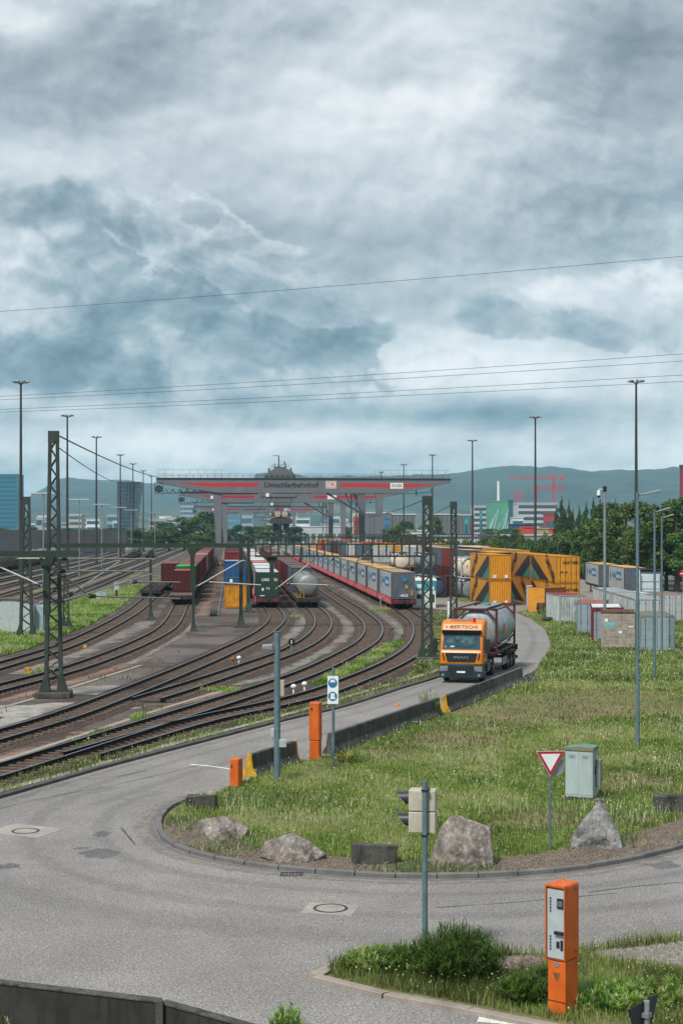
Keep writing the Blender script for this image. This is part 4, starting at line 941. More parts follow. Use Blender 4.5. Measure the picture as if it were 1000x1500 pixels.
gartner(yard(u2, 160, 2.905), 'upper yellow container with GARTNER on its doors', 'door', True)
for o_ in (gartner(yard(u2, 174.1, 0), 'lower yellow container standing end to end behind the one with lettered doors', 'door', True),
           gartner(yard(u2, 174.1, 2.905), 'upper yellow container end to end behind the one with lettered doors', 'door', False)): frame_pt(o_, 'body').color = C('#a5702f')

m_dkpost = M('side_post', '#4b4348', rough=.6, var=.1)
# swap-body trailers with blue boxes
def ewals(loc, rz, label, group, roofc='#c3a06a', text_on=True, logo_end=True):
    o = cont('c45', 'pale blue', loc, rz, label, group, roofc); body = frame_pt(o, 'body')
    body.color = C('#a3a9ab')
    for c in kids(o):
        if c.name.startswith('frame'): c.color = C('#5b6268')
    mb = MB(); corr(mb, 'x', -1.14, 1.14, -.001, .17, 2.77, -1, .24, .03); e = mb.build('end_wall', m_cont, o); e.color = C('#525d66')
    x = -1.273
    mb = MB()
    for (y0, y1, z0, z1) in ((3.0, 7.0, 1.25, 2.25), (10.9, 11.8, .9, 2.4)):
        if y0 > 10: mb.prism([(y0, (z0 + z1) / 2), ((y0 + y1) / 2, z1), (y1, (z0 + z1) / 2), ((y0 + y1) / 2, z0)], x - .004, x, 'yz')
        else: mb.prism([(y0, z0), (y1, z0), (y1, z1), (y0, z1)], x - .004, x, 'yz')
    mb.build('emblem', m_ewb, body)
    mb = MB()
    for y0 in (.12, 13.0): mb = MB(); mb.prism([(y0, .17), (y0 + .55, .17), (y0 + .55, 2.77), (y0, 2.77)], x - .004, x, 'yz'); mb.build('side_post', m_dkpost, body)
    rot = Matrix(((0, 0, -1), (-1, 0, 0), (0, 1, 0))).to_4x4().to_euler()
    text('Ewals', m_ewb, body, (x - .006, 8.5, 1.8), .95, rot, True, 2.4); text('Cargo Care', m_letw, body, (x - .009, 5.0, 1.72), .7, rot, True, 3.5)
    if logo_end:
        mb = MB(); mb.prism([(0.1, 1.75), (.5, 2.1), (.1, 2.45), (-.3, 2.1)], -.06, -.05, 'xz'); mb.build('emblem', m_ewb, o)
    return o

# ---- wagons
def bogie_mesh(mb):
    for sx in (-1, 1):
        mb.box(sx * .98 - .05, sx * .98 + .05, -1.3, 1.3, .42, .62)
        for y in (-.9, .9): mb.box(sx * .98 - .09, sx * .98 + .09, y - .18, y + .18, .3, .66)
    mb.box(-1, 1, -.15, .15, .4, .6)
def wheelset_mesh(mb):
    for y in (-.9, .9):
        for sx in (-1, 1): mb.lathe([(.46, -.07), (.46, 0), (.49, .0), (.49, .03)], c=(sx * .74 - .0, y, .70), axis='x', n=20)
        mb.tube([(-.75, y, .70), (.75, y, .70)], .08, 8)
def wagon_proto(L, kind, mat):
    t = thing('container_wagon' if kind != 'tank' else 'tank_wagon', 'x', 'rail wagon'); mb = MB(); z = 1.18; bars = MB()
    if kind == 'pocket':
        for sx in (-1, 1):
            mb.box(sx * 1.28 - .05, sx * 1.28 + .05, .6, L - .6, .62, 1.32)
            for i in range(int(L / 1.6)):
                y = .9 + i * 1.6; bars.bar((sx * 1.36, y, .66), (sx * 1.36, y + .7, 1.3), .06, .16); bars.box(sx * 1.36 - .03, sx * 1.36 + .03, y + .8, y + 1.25, .95, 1.18)
        mb.box(-1.3, 1.3, .3, 1.6, .85, 1.15).box(-1.3, 1.3, L - 1.6, L - .3, .85, 1.15).box(-1.2, 1.2, 1.6, L - 1.6, .62, .75)
    elif kind == 'flat':
        mb.box(-1.3, 1.3, .3, 2.0, .95, 1.16).box(-1.3, 1.3, L - 2.0, L - .3, .95, 1.16)
        for x in (-1.2, -.45, .45, 1.2): mb.box(x - .09, x + .09, .3, L - .3, .88, 1.159)
        for i in range(int(L / 2)): mb.box(-1.3, 1.3, 1 + i * 2, 1.25 + i * 2, 1.0, 1.17)
    else:
        mb.box(-1.3, 1.3, .3, L - .3, .92, 1.17)
        for sx in (-1, 1): mb.box(sx * 1.3 - .04, sx * 1.3 + .04, .3, L - .3, .8, 1.2)
    mb.build('frame', mat, t)
    if kind == 'pocket':
        for sx in (-1, 1):
            bars = MB(); bars.box(sx * 1.36 - .02, sx * 1.36 + .02, .9, L - .9, .66, .72)
            for i in range(int(L / 1.6)):
                y = .9 + i * 1.6; bars.bar((sx * 1.36, y, .68), (sx * 1.36, y + .7, 1.3), .06, .16); bars.box(sx * 1.36 - .03, sx * 1.36 + .03, y + .8, y + 1.25, .73, 1.15)
            bars.build('side_brace', M('brace_red', '#b0545a', rough=.7, var=.3, scale=3), t)
    if kind == 'deck': mb = MB(); mb.box(-1.26, 1.26, .35, L - .35, 1.171, 1.20); mb.build('deck', m_deck, t)
    for y in (2.2, L - 2.2):
        mb = MB(); bogie_mesh(mb); mb.v = [(a, b + y, c) for a, b, c in mb.v]; b = mb.build('bogie', m_steel, t)
        mb = MB(); wheelset_mesh(mb); mb.v = [(a, c2 + y, d) for a, c2, d in mb.v]; mb.build('wheelset', m_steel, b)
    for y0, sgn in ((.3, -1), (L - .3, 1)):
        for sx in (-.87, .87):
            mb = MB(); mb.lathe([(.09, 0), (.09, sgn * .35), (.24, sgn * .36), (.24, sgn * .40)], c=(sx, y0, 1.02), axis='y', n=16); mb.build('buffer', m_steel if mat is not m_wagon else m_wagon, t)
    mb = MB(); mb.box(-1.25, 1.25, .26, .34, .72, 1.16); mb.cb(0, .2, 1.0, .12, .3, .16); mb.tube([(.3, .22, .95), (.35, .15, .6), (.32, .2, .45)], .03, 6); mb.build('headstock', mat if kind != 'pocket' else m_wagond, t)
    return t
W_flat = wagon_proto(19.7, 'flat', m_wagond); W_deck = wagon_proto(14.2, 'deck', m_wagond); W_pocket = wagon_proto(15.0, 'pocket', m_wagon); W_tank = wagon_proto(14.2, 'deck', m_wagond); W_tank.name = 'tank_wagon'
def wagon_tank(parent, L, r, zc, mat, y0=.6, seg=28, dish=.35):
    mb = MB(); pr = []
    for i in range(7): a = i / 6 * math.pi / 2; pr.append((r * math.sin(a), y0 + r * dish * (1 - math.cos(a))))
    pr += [(r, L - y0 - r * dish)]
    for i in range(1, 7): a = i / 6 * math.pi / 2; pr.append((r * math.cos(a) + .001, L - y0 - r * dish + r * dish * math.sin(a)))
    mb.lathe(pr, c=(0, 0, zc), axis='y', n=seg, caps=False)
    for i in range(4): y = y0 + 1.2 + i * (L - 2 * y0 - 2.4) / 3; mb.lathe([(r + .002, y - .06), (r + .02, y - .05), (r + .02, y + .05), (r + .002, y + .06)], c=(0, 0, zc), axis='y', n=seg, caps=False)
    tk = mb.build('tank', mat, parent, smooth=True)
    mb = MB(); mb.box(-.4, .4, L * .25, L * .75, zc + r + .0, zc + r + .06); mb.tube([(0, L / 2, zc + r), (0, L / 2, zc + r + .2)], .3, 16); mb.build('walkway', m_galv, tk)
    return tk
ORD = 'first second third fourth fifth sixth seventh eighth ninth tenth eleventh twelfth thirteenth fourteenth fifteenth sixteenth seventeenth eighteenth nineteenth twentieth'.split()
ORD += ['twenty-' + w for w in ORD[:9]] + ['thirtieth'] + ['thirty-' + w for w in ORD[:9]]
def wag(proto, u, v, label, group): return dup(proto, yard(u, v, .0), YR, label, group)
# the red pocket wagons with swap bodies, on the outer track
for i in range(18):
    v = 160 + i * 15.4
    wag(W_pocket, 18.3, v, '%s red pocket wagon from the bend in the long red train' % ORD[i], 'red pocket wagons of the long train')
    o = ewals(yard(18.3, v + .6, 1.22), YR, '%s grey curtain-sided swap body from the bend on the red train' % ORD[i], 'swap bodies on the red train', ['#a98f78', '#c6a057', '#c9a562', '#b79a7c', '#c2a178'][i % 5], logo_end=(i == 0))
    if i == 0:
        text('453', m_letw, o, (.05, -.06, .35), .4, (R(90), 0, 0), True, .8)
        mb = MB(); mb.box(.2, .45, -.07, -.05, 1.1, 1.5).box(1.0 - .2, 1.0, -.07, -.05, .4, .9); mb.build('yellow_label', m_yel, o)
# train on the T3 track: flat deck then maroon boxes
seq3 = ['maroon', 'green', 'maroon', 'red', 'maroon', 'maroon', 'red', 'grey', 'maroon', 'red', 'maroon', 'maroon', 'maroon', 'orange', 'orange', 'grey', 'white', 'green', 'cream', 'maroon', 'red', 'maroon']
v = 170
for i in range(17):
    wag(W_deck, -5.8, v, '%s dark wagon from the near end under the maroon container train' % ORD[i], 'wagons under the maroon container train')
    k = 'c40' if v < 330 else 'f40'; cname = seq3[i]
    if i == 0:
        cont('c20', 'maroon', yard(-5.8, v + 7.6, 1.21), YR, 'maroon container standing behind an empty brown deck at the train front', 'containers on the maroon train', '#a14a52')
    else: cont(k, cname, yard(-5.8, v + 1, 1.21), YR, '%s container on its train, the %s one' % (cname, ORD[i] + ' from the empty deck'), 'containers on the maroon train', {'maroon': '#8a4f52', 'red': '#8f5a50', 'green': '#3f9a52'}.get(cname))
    v += 15.1
# empty flat wagon and the maroon boxes beyond, T4 track
wag(W_flat, -10.2, 186, 'empty skeletal flat wagon beside the train with the maroon front container', 'wagons on the lawn-side track')
wag(W_deck, -10.0, 208, 'dark wagon under the lone maroon container beyond the empty flat wagon', 'wagons on the lawn-side track')
cont('c20', 'maroon', yard(-8.9, 214, 1.21), YR, 'lone maroon container beyond the empty flat wagon', None, 'pink')
# cargo train on track a
wag(W_pocket, 3.9, 163.5, 'red wagon carrying the dark green container with white lettering', 'wagons of the white-roofed train')
o = cont('c45', 'dark green', yard(3.9, 164.3, 1.1), YR, 'dark green container with white CARGO lettering on its end', None, '#b9c3c6')
for c in kids(o):
    if c.name.startswith('body'): c.color = C('#54585a')
mb = MB(); mb.box(-1.15, 1.15, -.02, .0, .15, 2.8); ew = mb.build('end_wall', m_plain, o); ew.color = C('#16362e')
text('CARGOMAS', m_letw, ew, (.15, -.03, 2.05), .42, (R(90), 0, 0), True, 1.75, shear=.25); text('12', m_letw, ew, (.0, -.03, 1.1), .3, (R(90), 0, 0), True, .4)
for q_ in ((-.65, -.45, .85, 1.15), (-.85, -.35, .28, .36)): mb = MB(); mb.box(q_[0], q_[1], -.03, -.021, q_[2], q_[3]); mb.build('label_plate', m_letw, ew)
for i in range(1, 16):
    v = 163.5 + 15.4 * i; wag(W_pocket, 3.9, v, 'red wagon, %s in the white-roofed train' % ORD[i], 'wagons of the white-roofed train')
    cn = ['grey', 'white', 'maroon', 'grey', 'white', 'grey', 'white', 'navy', 'white', 'grey', 'white', 'white', 'slate', 'white', 'grey'][i - 1]
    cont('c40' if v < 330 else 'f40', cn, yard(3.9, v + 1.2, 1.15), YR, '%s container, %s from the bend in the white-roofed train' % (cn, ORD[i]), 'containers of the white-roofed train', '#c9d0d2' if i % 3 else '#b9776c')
# tank train on track b
m_tank2 = M('tank_grey', '#7d8284', rough=.5, metal=.4, var=.14, scale=1.2, streak=.45, streak_col='#4f463c')
t = W_tank; wagon_tank(t, 14.2, 1.2, 2.55, m_tank2)
mb = MB(); mb.box(-.9, -.84, .32, .38, 1.2, 2.2).box(-.5, -.44, .32, .38, 1.2, 2.2)
for i in range(4): mb.box(-.84, -.5, .33, .37, 1.35 + i * .22, 1.38 + i * .22)
mb.build('ladder', m_yel, t)
tank_first = dup(t, yard(8.3, 163.5), YR, 'silver tank wagon with rounded end and yellow ladder facing the bend', 'tank wagons beside the white-roofed train')
for i in range(1, 15):
    v = 163.5 + 15.0 * i
    if i in (7, 8, 12): dup(t, yard(8.3, v), YR, '%s wagon of the tank train, another silver tank' % ORD[i], 'tank wagons beside the white-roofed train')
    else:
        wag(W_deck, 8.3, v, 'brown wagon, %s in the train led by the silver tank' % ORD[i], 'wagons of the tank train')
        cn = ['slate', 'maroon', 'maroon', 'red', 'maroon', 'grey', '', '', 'red', 'maroon', 'slate', '', 'red', 'maroon'][i - 1]
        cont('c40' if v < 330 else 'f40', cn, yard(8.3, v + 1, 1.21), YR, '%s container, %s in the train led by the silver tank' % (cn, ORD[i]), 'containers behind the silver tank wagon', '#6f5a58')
# stacked boxes between the tracks
cont('c20', 'yellow', yard(.35, 164.5, .02), YR, 'yellow container at the bottom of the blue and yellow stack', None)
o = cont('c20', 'blue', yard(.3, 164.5, 2.62), YR, 'upper blue container with pale label on the yellow container', None, '#7fa6b4')
mb = MB(); mb.box(-.55, -.25, -.02, .0, .25, .6); mb.build('label_plate', m_letw, o)
mb = MB(); mb.box(-1.1, 1.1, -.02, .0, .72, .80); mb.build('strap', m_teal, o)
seqm = ['maroon', 'red', 'navy', 'red', 'maroon', 'navy', 'orange', 'red', 'maroon', 'white', 'maroon', 'red', 'blue', 'maroon', 'orange', 'maroon']
for i in range(14):
    v = 186 + 13.5 * i; hgt = 2 if i % 4 != 3 else 1
    for q in range(hgt): cont('c40' if v < 260 else 'f40', seqm[(i + q * 3) % 16], yard(.3, v, .02 + q * 2.91), YR, '%s container, %s of the %s pile behind the blue one' % (seqm[(i + q * 3) % 16], ('lower', 'upper')[q], ORD[i]), 'piled containers behind the blue one')
# container yard: rows beyond the road
def tank_cont(label, loc, rz, tmat, fmat, L=6.06, group=None, text_=None, r=1.2, tarp=None, Hh=2.6):
    t = thing('tank_container', label, 'tank container', loc, rz, group); w = 1.22; mb = MB()
    for y in (.06, L - .06):
        for sx in (-1, 1):
            mb.cb(sx * (w - .06), y, Hh / 2, .12, .12, Hh)
            mb.bar((sx * (w - .12), y, Hh - .12), (sx * (w - .55), y, Hh - .02 - .04), .07)
            mb.bar((sx * (w - .06), y, Hh - .75), (sx * (w - .62), y, Hh - .1), .09); mb.bar((sx * (w - .06), y, .75), (sx * (w - .62), y, .1), .09)
        for z in (.06, Hh - .06): mb.box(-w + .12, w - .12, y - .05, y + .05, z - .06, z + .06)
    for sx in (-1, 1):
        mb.box(sx * (w - .06) - .05, sx * (w - .06) + .05, .12, L - .12, .02, .16)
        mb.box(sx * (w - .06) - .03, sx * (w - .06) + .03, .12, L - .12, Hh - .1, Hh - .02)
    mb.build('frame', fmat, t)
    zc = Hh / 2 + .04; tk = wagon_tank(t, L, r, zc, tmat, .06, 40, .24)
    mb = MB(); mb.box(-.5, .5, .12, L - .12, Hh - .03, Hh - .005); mb.build('catwalk', m_galv, t)
    if text_: text(text_, m_letb, tk, (0, .03, zc + .62), .17, (R(90 - 12), 0, 0), True, .75)
    return t
m_dframe = M('dark_frame', '#34383c', rough=.6, var=.2); m_wframe = M('white_frame', '#b9bcbb', rough=.6, var=.15, streak=.3)
m_tarp = M('blue_tarp', '#33435c', rough=.7, var=.2, scale=3, bump=.5, bscale=5)
tank_cont('silver tank container with orange labels at the foot of the yellow stack', yard(29.5, 186), YR, m_tank, m_dframe, group='tank containers beside the yellow stack')
o = tank_cont('cream tank container stacked on the silver one beside the yellow stack', yard(29.5, 186, 2.62), YR, m_tankw, m_wframe, group='tank containers beside the yellow stack')
mb = MB(); mb.box(-.5, .1, .08, .1, 1.2, 1.6); mb.build('red_label', m_red, o)
tank_cont('dark blue tarped tank container in the row beyond the white kiosk', yard(25.8, 190), YR, m_tarp, m_dframe, group='tank containers beyond the kiosk')
tank_cont('dull silver tank container half hidden behind the tarped one', yard(25.4, 198), YR, m_tank, m_dframe, group='tank containers beyond the kiosk')
o = tank_cont('large silver tank raised above the row beyond the kiosk', yard(28.6, 219, 2.6), YR, m_tank, m_dframe, L=7.5, group='tank containers beyond the kiosk')
tank_cont('brownish tank container raised beside the large silver tank', yard(25.5, 226, 2.6), YR, m_tankw, m_dframe, L=6.06, group='tank containers beyond the kiosk')
cont('c40', 'maroon', yard(25.5, 226, 0), YR, 'dark red container carrying the brownish raised tank', None); cont('c40', 'navy', yard(28.6, 219, 0), YR, 'dark blue container carrying the large silver tank', None)
cont('c20', 'maroon', yard(28.9, 194), YR, 'dark red container between the tarped tank and the silver tank', None)
cont('c20', 'white', yard(23.6, 203), YR, 'white-topped low container behind the dull silver tank', None, '#c9d2d6')
cont('c20', 'slate', yard(23.4, 211), YR, 'slate container with pale roof behind the white-topped one', None, '#b9c3c6')
spec = [(34.4, 253, 'orange', 'orange'), (37.2, 254, 'teal', 'teal'), (40.0, 254, 'grey', 'white')]
for u, v, a, b in spec:
    cont('c40', 'maroon', yard(u, v), YR, 'dark red bottom container of the pile with a %s box on top' % a, None)
    o = cont('c40', a, yard(u, v, 2.92), YR, '%s container on a dark red one, behind the lattice mast' % a, None, b)
    if a == 'teal': mb = MB(); mb.box(-.5, .4, -.03, -.01, .9, 2.0); mb.build('white_patch', m_letw, o)
rr = random.Random(4); names = {}
def yardrow(u, v0, v1, pal, pgap=.12, two=.5, rowname='', minh=1):
    v = v0; i = 0
    while v < v1:
        L = 12.8 if rr.random() < .75 else 6.6
        if rr.random() > pgap:
            for q in range(2 if rr.random() < two else minh):
                c = rr.choice(pal); k = ('c40' if rr.random() < .5 else 'c40d') if v < 260 and L > 8 else (('c20d' if v < 260 else 'f20') if L < 8 else 'f40')
                pos = 'upper' if q else 'lower'
                cont(k, c, yard(u, v, q * 2.91 + .01), YR, '%s %s container, %s along the %s' % (pos, c, ORD[min(i, 37)], rowname), 'containers of the ' + rowname, rr.choice([None, '#b59a78', '#9d9488', '#b9bfc0', '#c2a45e']))
        v += L; i += 1
for i in range(12):
    ewals(yard(22.3, 216 + i * 14.2, .02), YR, '%s grey swap body on the ground beside the red train' % ORD[i], 'swap bodies on the ground', ['#b9a184', '#c9c7c0', '#c7a45c'][i % 3], logo_end=(i == 0))
yardrow(26.0, 243, 470, ['white', 'yellow', 'slate', 'grey', 'orange', 'maroon'], rowname='row beside the grounded swap bodies')
yardrow(29.6, 240, 470, ['yellow', 'yellow', 'white', 'orange', 'blue', 'grey'], two=.8, rowname='row behind the raised silver tank')
yardrow(33.4, 186, 250, ['maroon', 'maroon', 'red', 'slate'], .0, .7, 'maroon row behind the yellow stacks')
yardrow(33.4, 270, 470, ['yellow', 'orange', 'maroon', 'white'], two=.8, rowname='row behind the orange pile')
yardrow(39.4, 205, 250, ['yellow', 'blue', 'maroon'], .0, 1.0, 'row in front of the hedge')
yardrow(37.0, 270, 420, ['maroon', 'cream', 'pink', 'white', 'grey'], two=.6, rowname='pile row by the shrubs')
yardrow(43.2, 215, 400, ['yellow', 'maroon', 'cream', 'red'], two=.4, rowname='last row at the shrubs')
yardrow(13.0, 420, 560, ['grey', 'white', 'maroon'], two=.0, rowname='far end of the empty track')
# small containers on the grass
def small(kind, color, px, rz, label, roof=None, sc=1.0):
    o = cont(kind, color, G(*px), rz, label, 'small old containers on the grass', roof); o.scale = (1, sc, 1); return o
o = small('c20', 'cream', (904.5, 951), R(-10), 'wood-grey plank container with teal smears in front of the camera pole', '#6b4636')
for c in kids(o):
    c.color = C('#8e897e')
    if c.name.startswith('roof'): c.color = C('#5a4236')
mb = MB()
for i in range(10): mb.box(-1.2, 1.2, -.022, -.002, .14 + i * .245, .14 + i * .245 + .235)
ew = mb.build('plank_front', M('weathered_board', '#938d82', rough=.9, var=.25, scale=3, streak=.4, streak_col='#5c574e'), o)
mb = MB(); mb.box(-1.0, -.35, -.028, -.023, 1.55, 1.8).box(-.8, -.1, -.0285, -.023, 1.75, 1.95); mb.build('teal_smear', M('teal_smear', '#6ba5a8', rough=.7, var=.2), ew)
mb = MB(); mb.box(-.95, -.72, -.028, -.023, 2.0, 2.2).box(.75, 1.1, -.028, -.023, 1.6, 1.7).box(.05, .3, -.028, -.023, 1.15, 1.35); mb.build('white_smear', m_letw, ew)
mb = MB(); mb.box(-1.22, 1.22, -.05, .1, 2.6, 2.72); mb.build('roof_rail', M('rust_brown', '#5a3a2c', rough=.9, var=.35), o)
small('c20d', 'pale blue', (962, 955.5), R(-4), 'pale blue-white container with double doors beside the plank container', '#6f7462')
t = small('c20d', 'pale blue', (889, 939), R(-8), 'white-roofed container with a dark red portal frame behind the plank container', '#c6cdce')
for c in kids(t):
    if c.name.startswith('frame'): c.color = C('#6a1c26')
mb = MB(); mb.box(-1.27, -1.08, -.06, .0, 0, 2.62).box(1.08, 1.27, -.06, .0, 0, 2.62).box(-1.08, 1.08, -.06, .0, 2.36, 2.62); mb.build('red_portal', m_frame if False else M('portal_red', '#701a28', rough=.5, var=.15), t)
small('c20d', 'pale blue', (865, 929), R(-12), 'pale container with rusty red roof next to the red portal frame', '#9a5a48')
small('c20', 'white', (838, 913), R(4), 'white corrugated container with dark red roof behind the rusty-roofed one', '#8d3b3c')
o = small('c20', 'brown', (785, 897), R(-52), 'brown hut-like container with ochre end in front of the lettered yellow stack', '#9a6a40', .5)
for c in kids(o): c.color = C('#8a5226') if not c.name.startswith('roof') else C('#8f5f38')
mb = MB(); mb.box(-1.2, 1.2, -.04, -.005, .05, 2.55); mb.build('end_panel', M('ochre_panel', '#c98a2c', rough=.6, var=.1, streak=.25), o)
o = small('c20', 'white', (774.5, 893), R(-12), 'narrow white cabin end beside the brown and ochre container', '#cfd4d4', .2); o.scale = (.26, .15, 1.0)
for k, (u, v, c, r_) in enumerate([(38.6, 142, 'white', '#b5bcbd'), (41.3, 141, 'white', '#8a6a58'), (44.0, 137, 'grey', '#a9b0b1'), (38.4, 149, 'white', '#c9a25a'), (46.8, 139, 'white', '#aeb9bd')]):
    cont('c20d', c, yard(u, v, .02), YR, 'low %s container with %s roof in the huddle behind the small containers' % (c, ['pale', 'rusty', 'dull grey', 'yellow', 'blue-grey'][k]), 'huddle of low white containers', r_)
for k, Y in enumerate((124.5, 138)):
    p = Vector(((952 - 500) * 124 / F + (k * .4), Y, 0)); cont('c40' if k else 'c40d', 'white', p, R(-2), ['long white container with grey roof beside the slim lamps', 'second long white container in line behind the grey-roofed one'][k], None, '#8f989b')
# parked trailers and truck at the trees
m_wheels = m_tyre
def trailer(label, px_near, Ynear, rz, z=1.15):
    p = Vector(((px_near - 500) * Ynear / F, Ynear, 0)); t = thing('semi_trailer', label.replace('swap body', 'trailer chassis'), 'trailer', p, rz, 'parked trailer chassis at the trees'); mb = MB()
    mb.box(-1.2, 1.2, .1, 13.4, .95, 1.13); mb.build('chassis', m_steel, t)
    for y in (2.0, 3.3, 4.6):
        for sx in (-1.05, 1.05): mb = MB(); mb.lathe([(.3, -.14), (.5, -.13), (.5, .13), (.3, .14)], c=(sx, y, .5), axis='x', n=20); mb.build('wheel', m_tyre, t)
    mb = MB(); mb.box(-.9, -.75, 11, 11.2, 0, .95).box(.75, .9, 11, 11.2, 0, .95); mb.build('landing_leg', m_steel, t)
    return ewals((p.x, p.y, z), rz, label, 'parked grey trailers with blue emblems', '#c9a064')
trailer('grey curtain-sided swap body parked nearest the white truck cab', 930, 181, R(-1.5))
trailer('grey curtain-sided swap body parked next to the lettered yellow stack', 891, 198, R(-1.5))

# ------------------------------------------------------------------ the yellow truck
m_truck = M('truck_yellow', '#c6730c', rough=.3, var=.08, scale=2, spec=.6, streak=.22, streak_col='#6b4a1c')
m_bump = M('bumper_blue_black', '#18303a', rough=.45, var=.15)
m_glassd = glass('dark_glass', '#1f444e'); m_lamp = M('lamp_glass', '#7d898e', rough=.15, metal=.3, var=.2, scale=12)
m_alu = M('aluminium', '#8b8f90', rough=.4, metal=.7, var=.15)
m_beacon = M('beacon_red', '#c3141c', rough=.3)
def wheel(parent, x, y, r=.51, w=.30, sgn=1, dual=False):
    mb = MB(); ww = w * (2.1 if dual else 1)
    mb.lathe([(r * .58, -ww / 2), (r * .92, -ww / 2), (r, -ww / 2 + .04), (r, ww / 2 - .04), (r * .92, ww / 2), (r * .58, ww / 2)], c=(x, y, r), axis='x', n=28)
    wh = mb.build('wheel', m_tyre, parent, smooth=True)
    e = ww / 2 * sgn; mb = MB(); d = -.10 if dual else -.02
    mb.lathe([(r * .6, e), (r * .55, e + sgn * d), (r * .3, e + sgn * (d * .6)), (r * .26, e + sgn * .03), (.02, e + sgn * .03)], c=(x, y, r), axis='x', n=28); mb.build('rim', m_rim, wh, smooth=True)
    return wh
def truck():
    p = G(675, 1001); rz = R(-12)
    t = thing('truck', 'yellow tractor truck with BERTSCHI above its windscreen driving towards the barriers', 'truck', p, rz)
    W = 1.22
    prof = [(.06, .98), (0, 1.12), (-.02, 1.72), (.10, 1.86), (.42, 2.92), (.48, 2.98), (.70, 3.30), (1.0, 3.44), (1.5, 3.50), (2.3, 3.50), (2.3, .98)]
    mb = MB(); mb.prism(prof, -W, W, 'yz'); mb.build('cab', m_truck, t, bevel=.15, seg=5)
    # windscreen lies on the raked face
    def face(z): return .10 + (z - 1.86) * (.32 / 1.06)
    mb = MB(); mb.add([(-1.08, face(1.90) - .012, 1.90), (1.08, face(1.90) - .012, 1.90), (1.02, face(2.86) - .012, 2.86), (-1.02, face(2.86) - .012, 2.86), (-1.08, face(1.90) + .03, 1.90), (1.08, face(1.90) + .03, 1.90), (1.02, face(2.86) + .03, 2.86), (-1.02, face(2.86) + .03, 2.86)],
              [(0, 1, 2, 3), (4, 7, 6, 5), (0, 4, 5, 1), (1, 5, 6, 2), (2, 6, 7, 3), (3, 7, 4, 0)]); ws = mb.build('windscreen', m_glassd, t, bevel=.01)
    mb = MB(); mb.bar((-.6, face(2.0) - .02, 2.0), (.1, face(2.1) - .02, 2.12), .02).bar((.1, face(2.0) - .02, 2.0), (.8, face(2.1) - .02, 2.12), .02); mb.build('wiper', m_black, ws)
    mb = MB(); mb.prism([(-.95, 2.25), (-.2, 2.3), (.5, 2.22), (1.0, 2.35), (.98, 2.75), (.4, 2.6), (-.3, 2.7), (-.9, 2.55)], 0, .004, 'xz'); mb.v = [(x, face(z) - .0165 + y, z) for x, y, z in mb.v]; mb.build('painted_reflection', M('painted_reflection', '#325660', rough=.1, var=.6, scale=2.5, spec=.8), ws)  # sky reflection painted as a paler sheet across the windscreen
    mb = MB(); mb.box(-.62, -.4, face(2.02) - .016, face(2.02) - .013, 2.02, 2.10).box(-.95, -.88, face(2.02) - .016, face(2.02) - .013, 2.02, 2.08); mb.build('card', m_letw, ws)
    mb = MB(); mb.prism([(.06, 2.98), (.24, 2.76), (.32, 2.78), (.44, 2.98)], -1.12, 1.12, 'yz'); mb.build('sun_visor', m_bump, t, bevel=.02)
    for sx in (-1, 1):
        x0, x1 = sorted((sx * W, sx * (W + .012)))
        mb = MB(); mb.prism([(.42, 1.85), (.62, 2.62), (1.25, 2.62), (1.25, 1.78), (.7, 1.78)], x0, x1, 'yz'); mb.build('side_window', m_glassd, t)
        mb = MB(); mb.box(min(sx * (W + .001), sx * (W + .02)), max(sx * (W + .001), sx * (W + .02)), 1.05, 1.2, 1.45, 1.55); mb.build('door_handle', m_black, t)
        mb = MB(); mb.bar((sx * 1.2, .3, 2.45), (sx * 1.5, .12, 2.45), .05).bar((sx * 1.2, .3, 1.75), (sx * 1.5, .12, 1.75), .05)
        mb.box(min(sx * 1.36, sx * 1.62), max(sx * 1.36, sx * 1.62), .02, .2, 1.70, 2.52); mb.build('mirror', m_black, t, bevel=.04)
        mb = MB(); mb.prism([(sx * 1.02, 1.75), (sx * .93, 1.35), (sx * .99, 1.30), (sx * 1.07, 1.72)], -.06, -.028, 'xz'); mb.build('air_vent', m_black, t)
        mb = MB(); mb.prism([(sx * .72, .98), (sx * 1.2, .95), (sx * 1.22, .66), (sx * .78, .70)], -.10, -.03, 'xz'); mb.build('headlight', m_lamp, t, bevel=.02)
        mb = MB(); mb.lathe([(.085, -.11), (.085, -.04)], c=(sx * 1.02, 0, .47), axis='y', n=16); mb.build('fog_light', m_lamp, t)
        # wheel arch and step panel behind the front corner
        x0, x1 = sorted((sx * 1.05, sx * 1.25)); mb = MB()
        mb.prism([(.02, .35), (.02, 1.0), (2.3, 1.0), (2.3, .5), (2.1, .5)] + [(1.42 + .64 * math.cos(a), .5 + .64 * math.sin(a)) for a in [i * math.pi / 12 for i in range(13)]] + [(.7, .35)], x0, x1, 'yz'); mb.build('wheel_arch', m_bump, t, bevel=.02)
        wheel(t, sx * 1.02, 1.42, sgn=sx); wheel(t, sx * .92, 5.0, sgn=sx, dual=True)
        mb = MB(); mb.prism([(4.35, .75)] + [(5.0 + .62 * math.cos(a), .55 + .62 * math.sin(a)) for a in [math.pi * (1 - i / 10) for i in range(11)]] + [(5.66, .75), (5.66, .6)] + [(5.0 + .57 * math.cos(a), .55 + .57 * math.sin(a)) for a in [math.pi * i / 10 for i in range(11)]] + [(4.35, .6)], min(sx * .6, sx * 1.24), max(sx * .6, sx * 1.24), 'yz'); mb.build('mudguard', m_bump, t)
    mb = MB(); mb.prism([(-.92, 1.72), (.92, 1.72), (.78, 1.22), (-.78, 1.22)], -.05, -.021, 'xz'); g = mb.build('grille', m_black, t, bevel=.015)
    mb = MB()
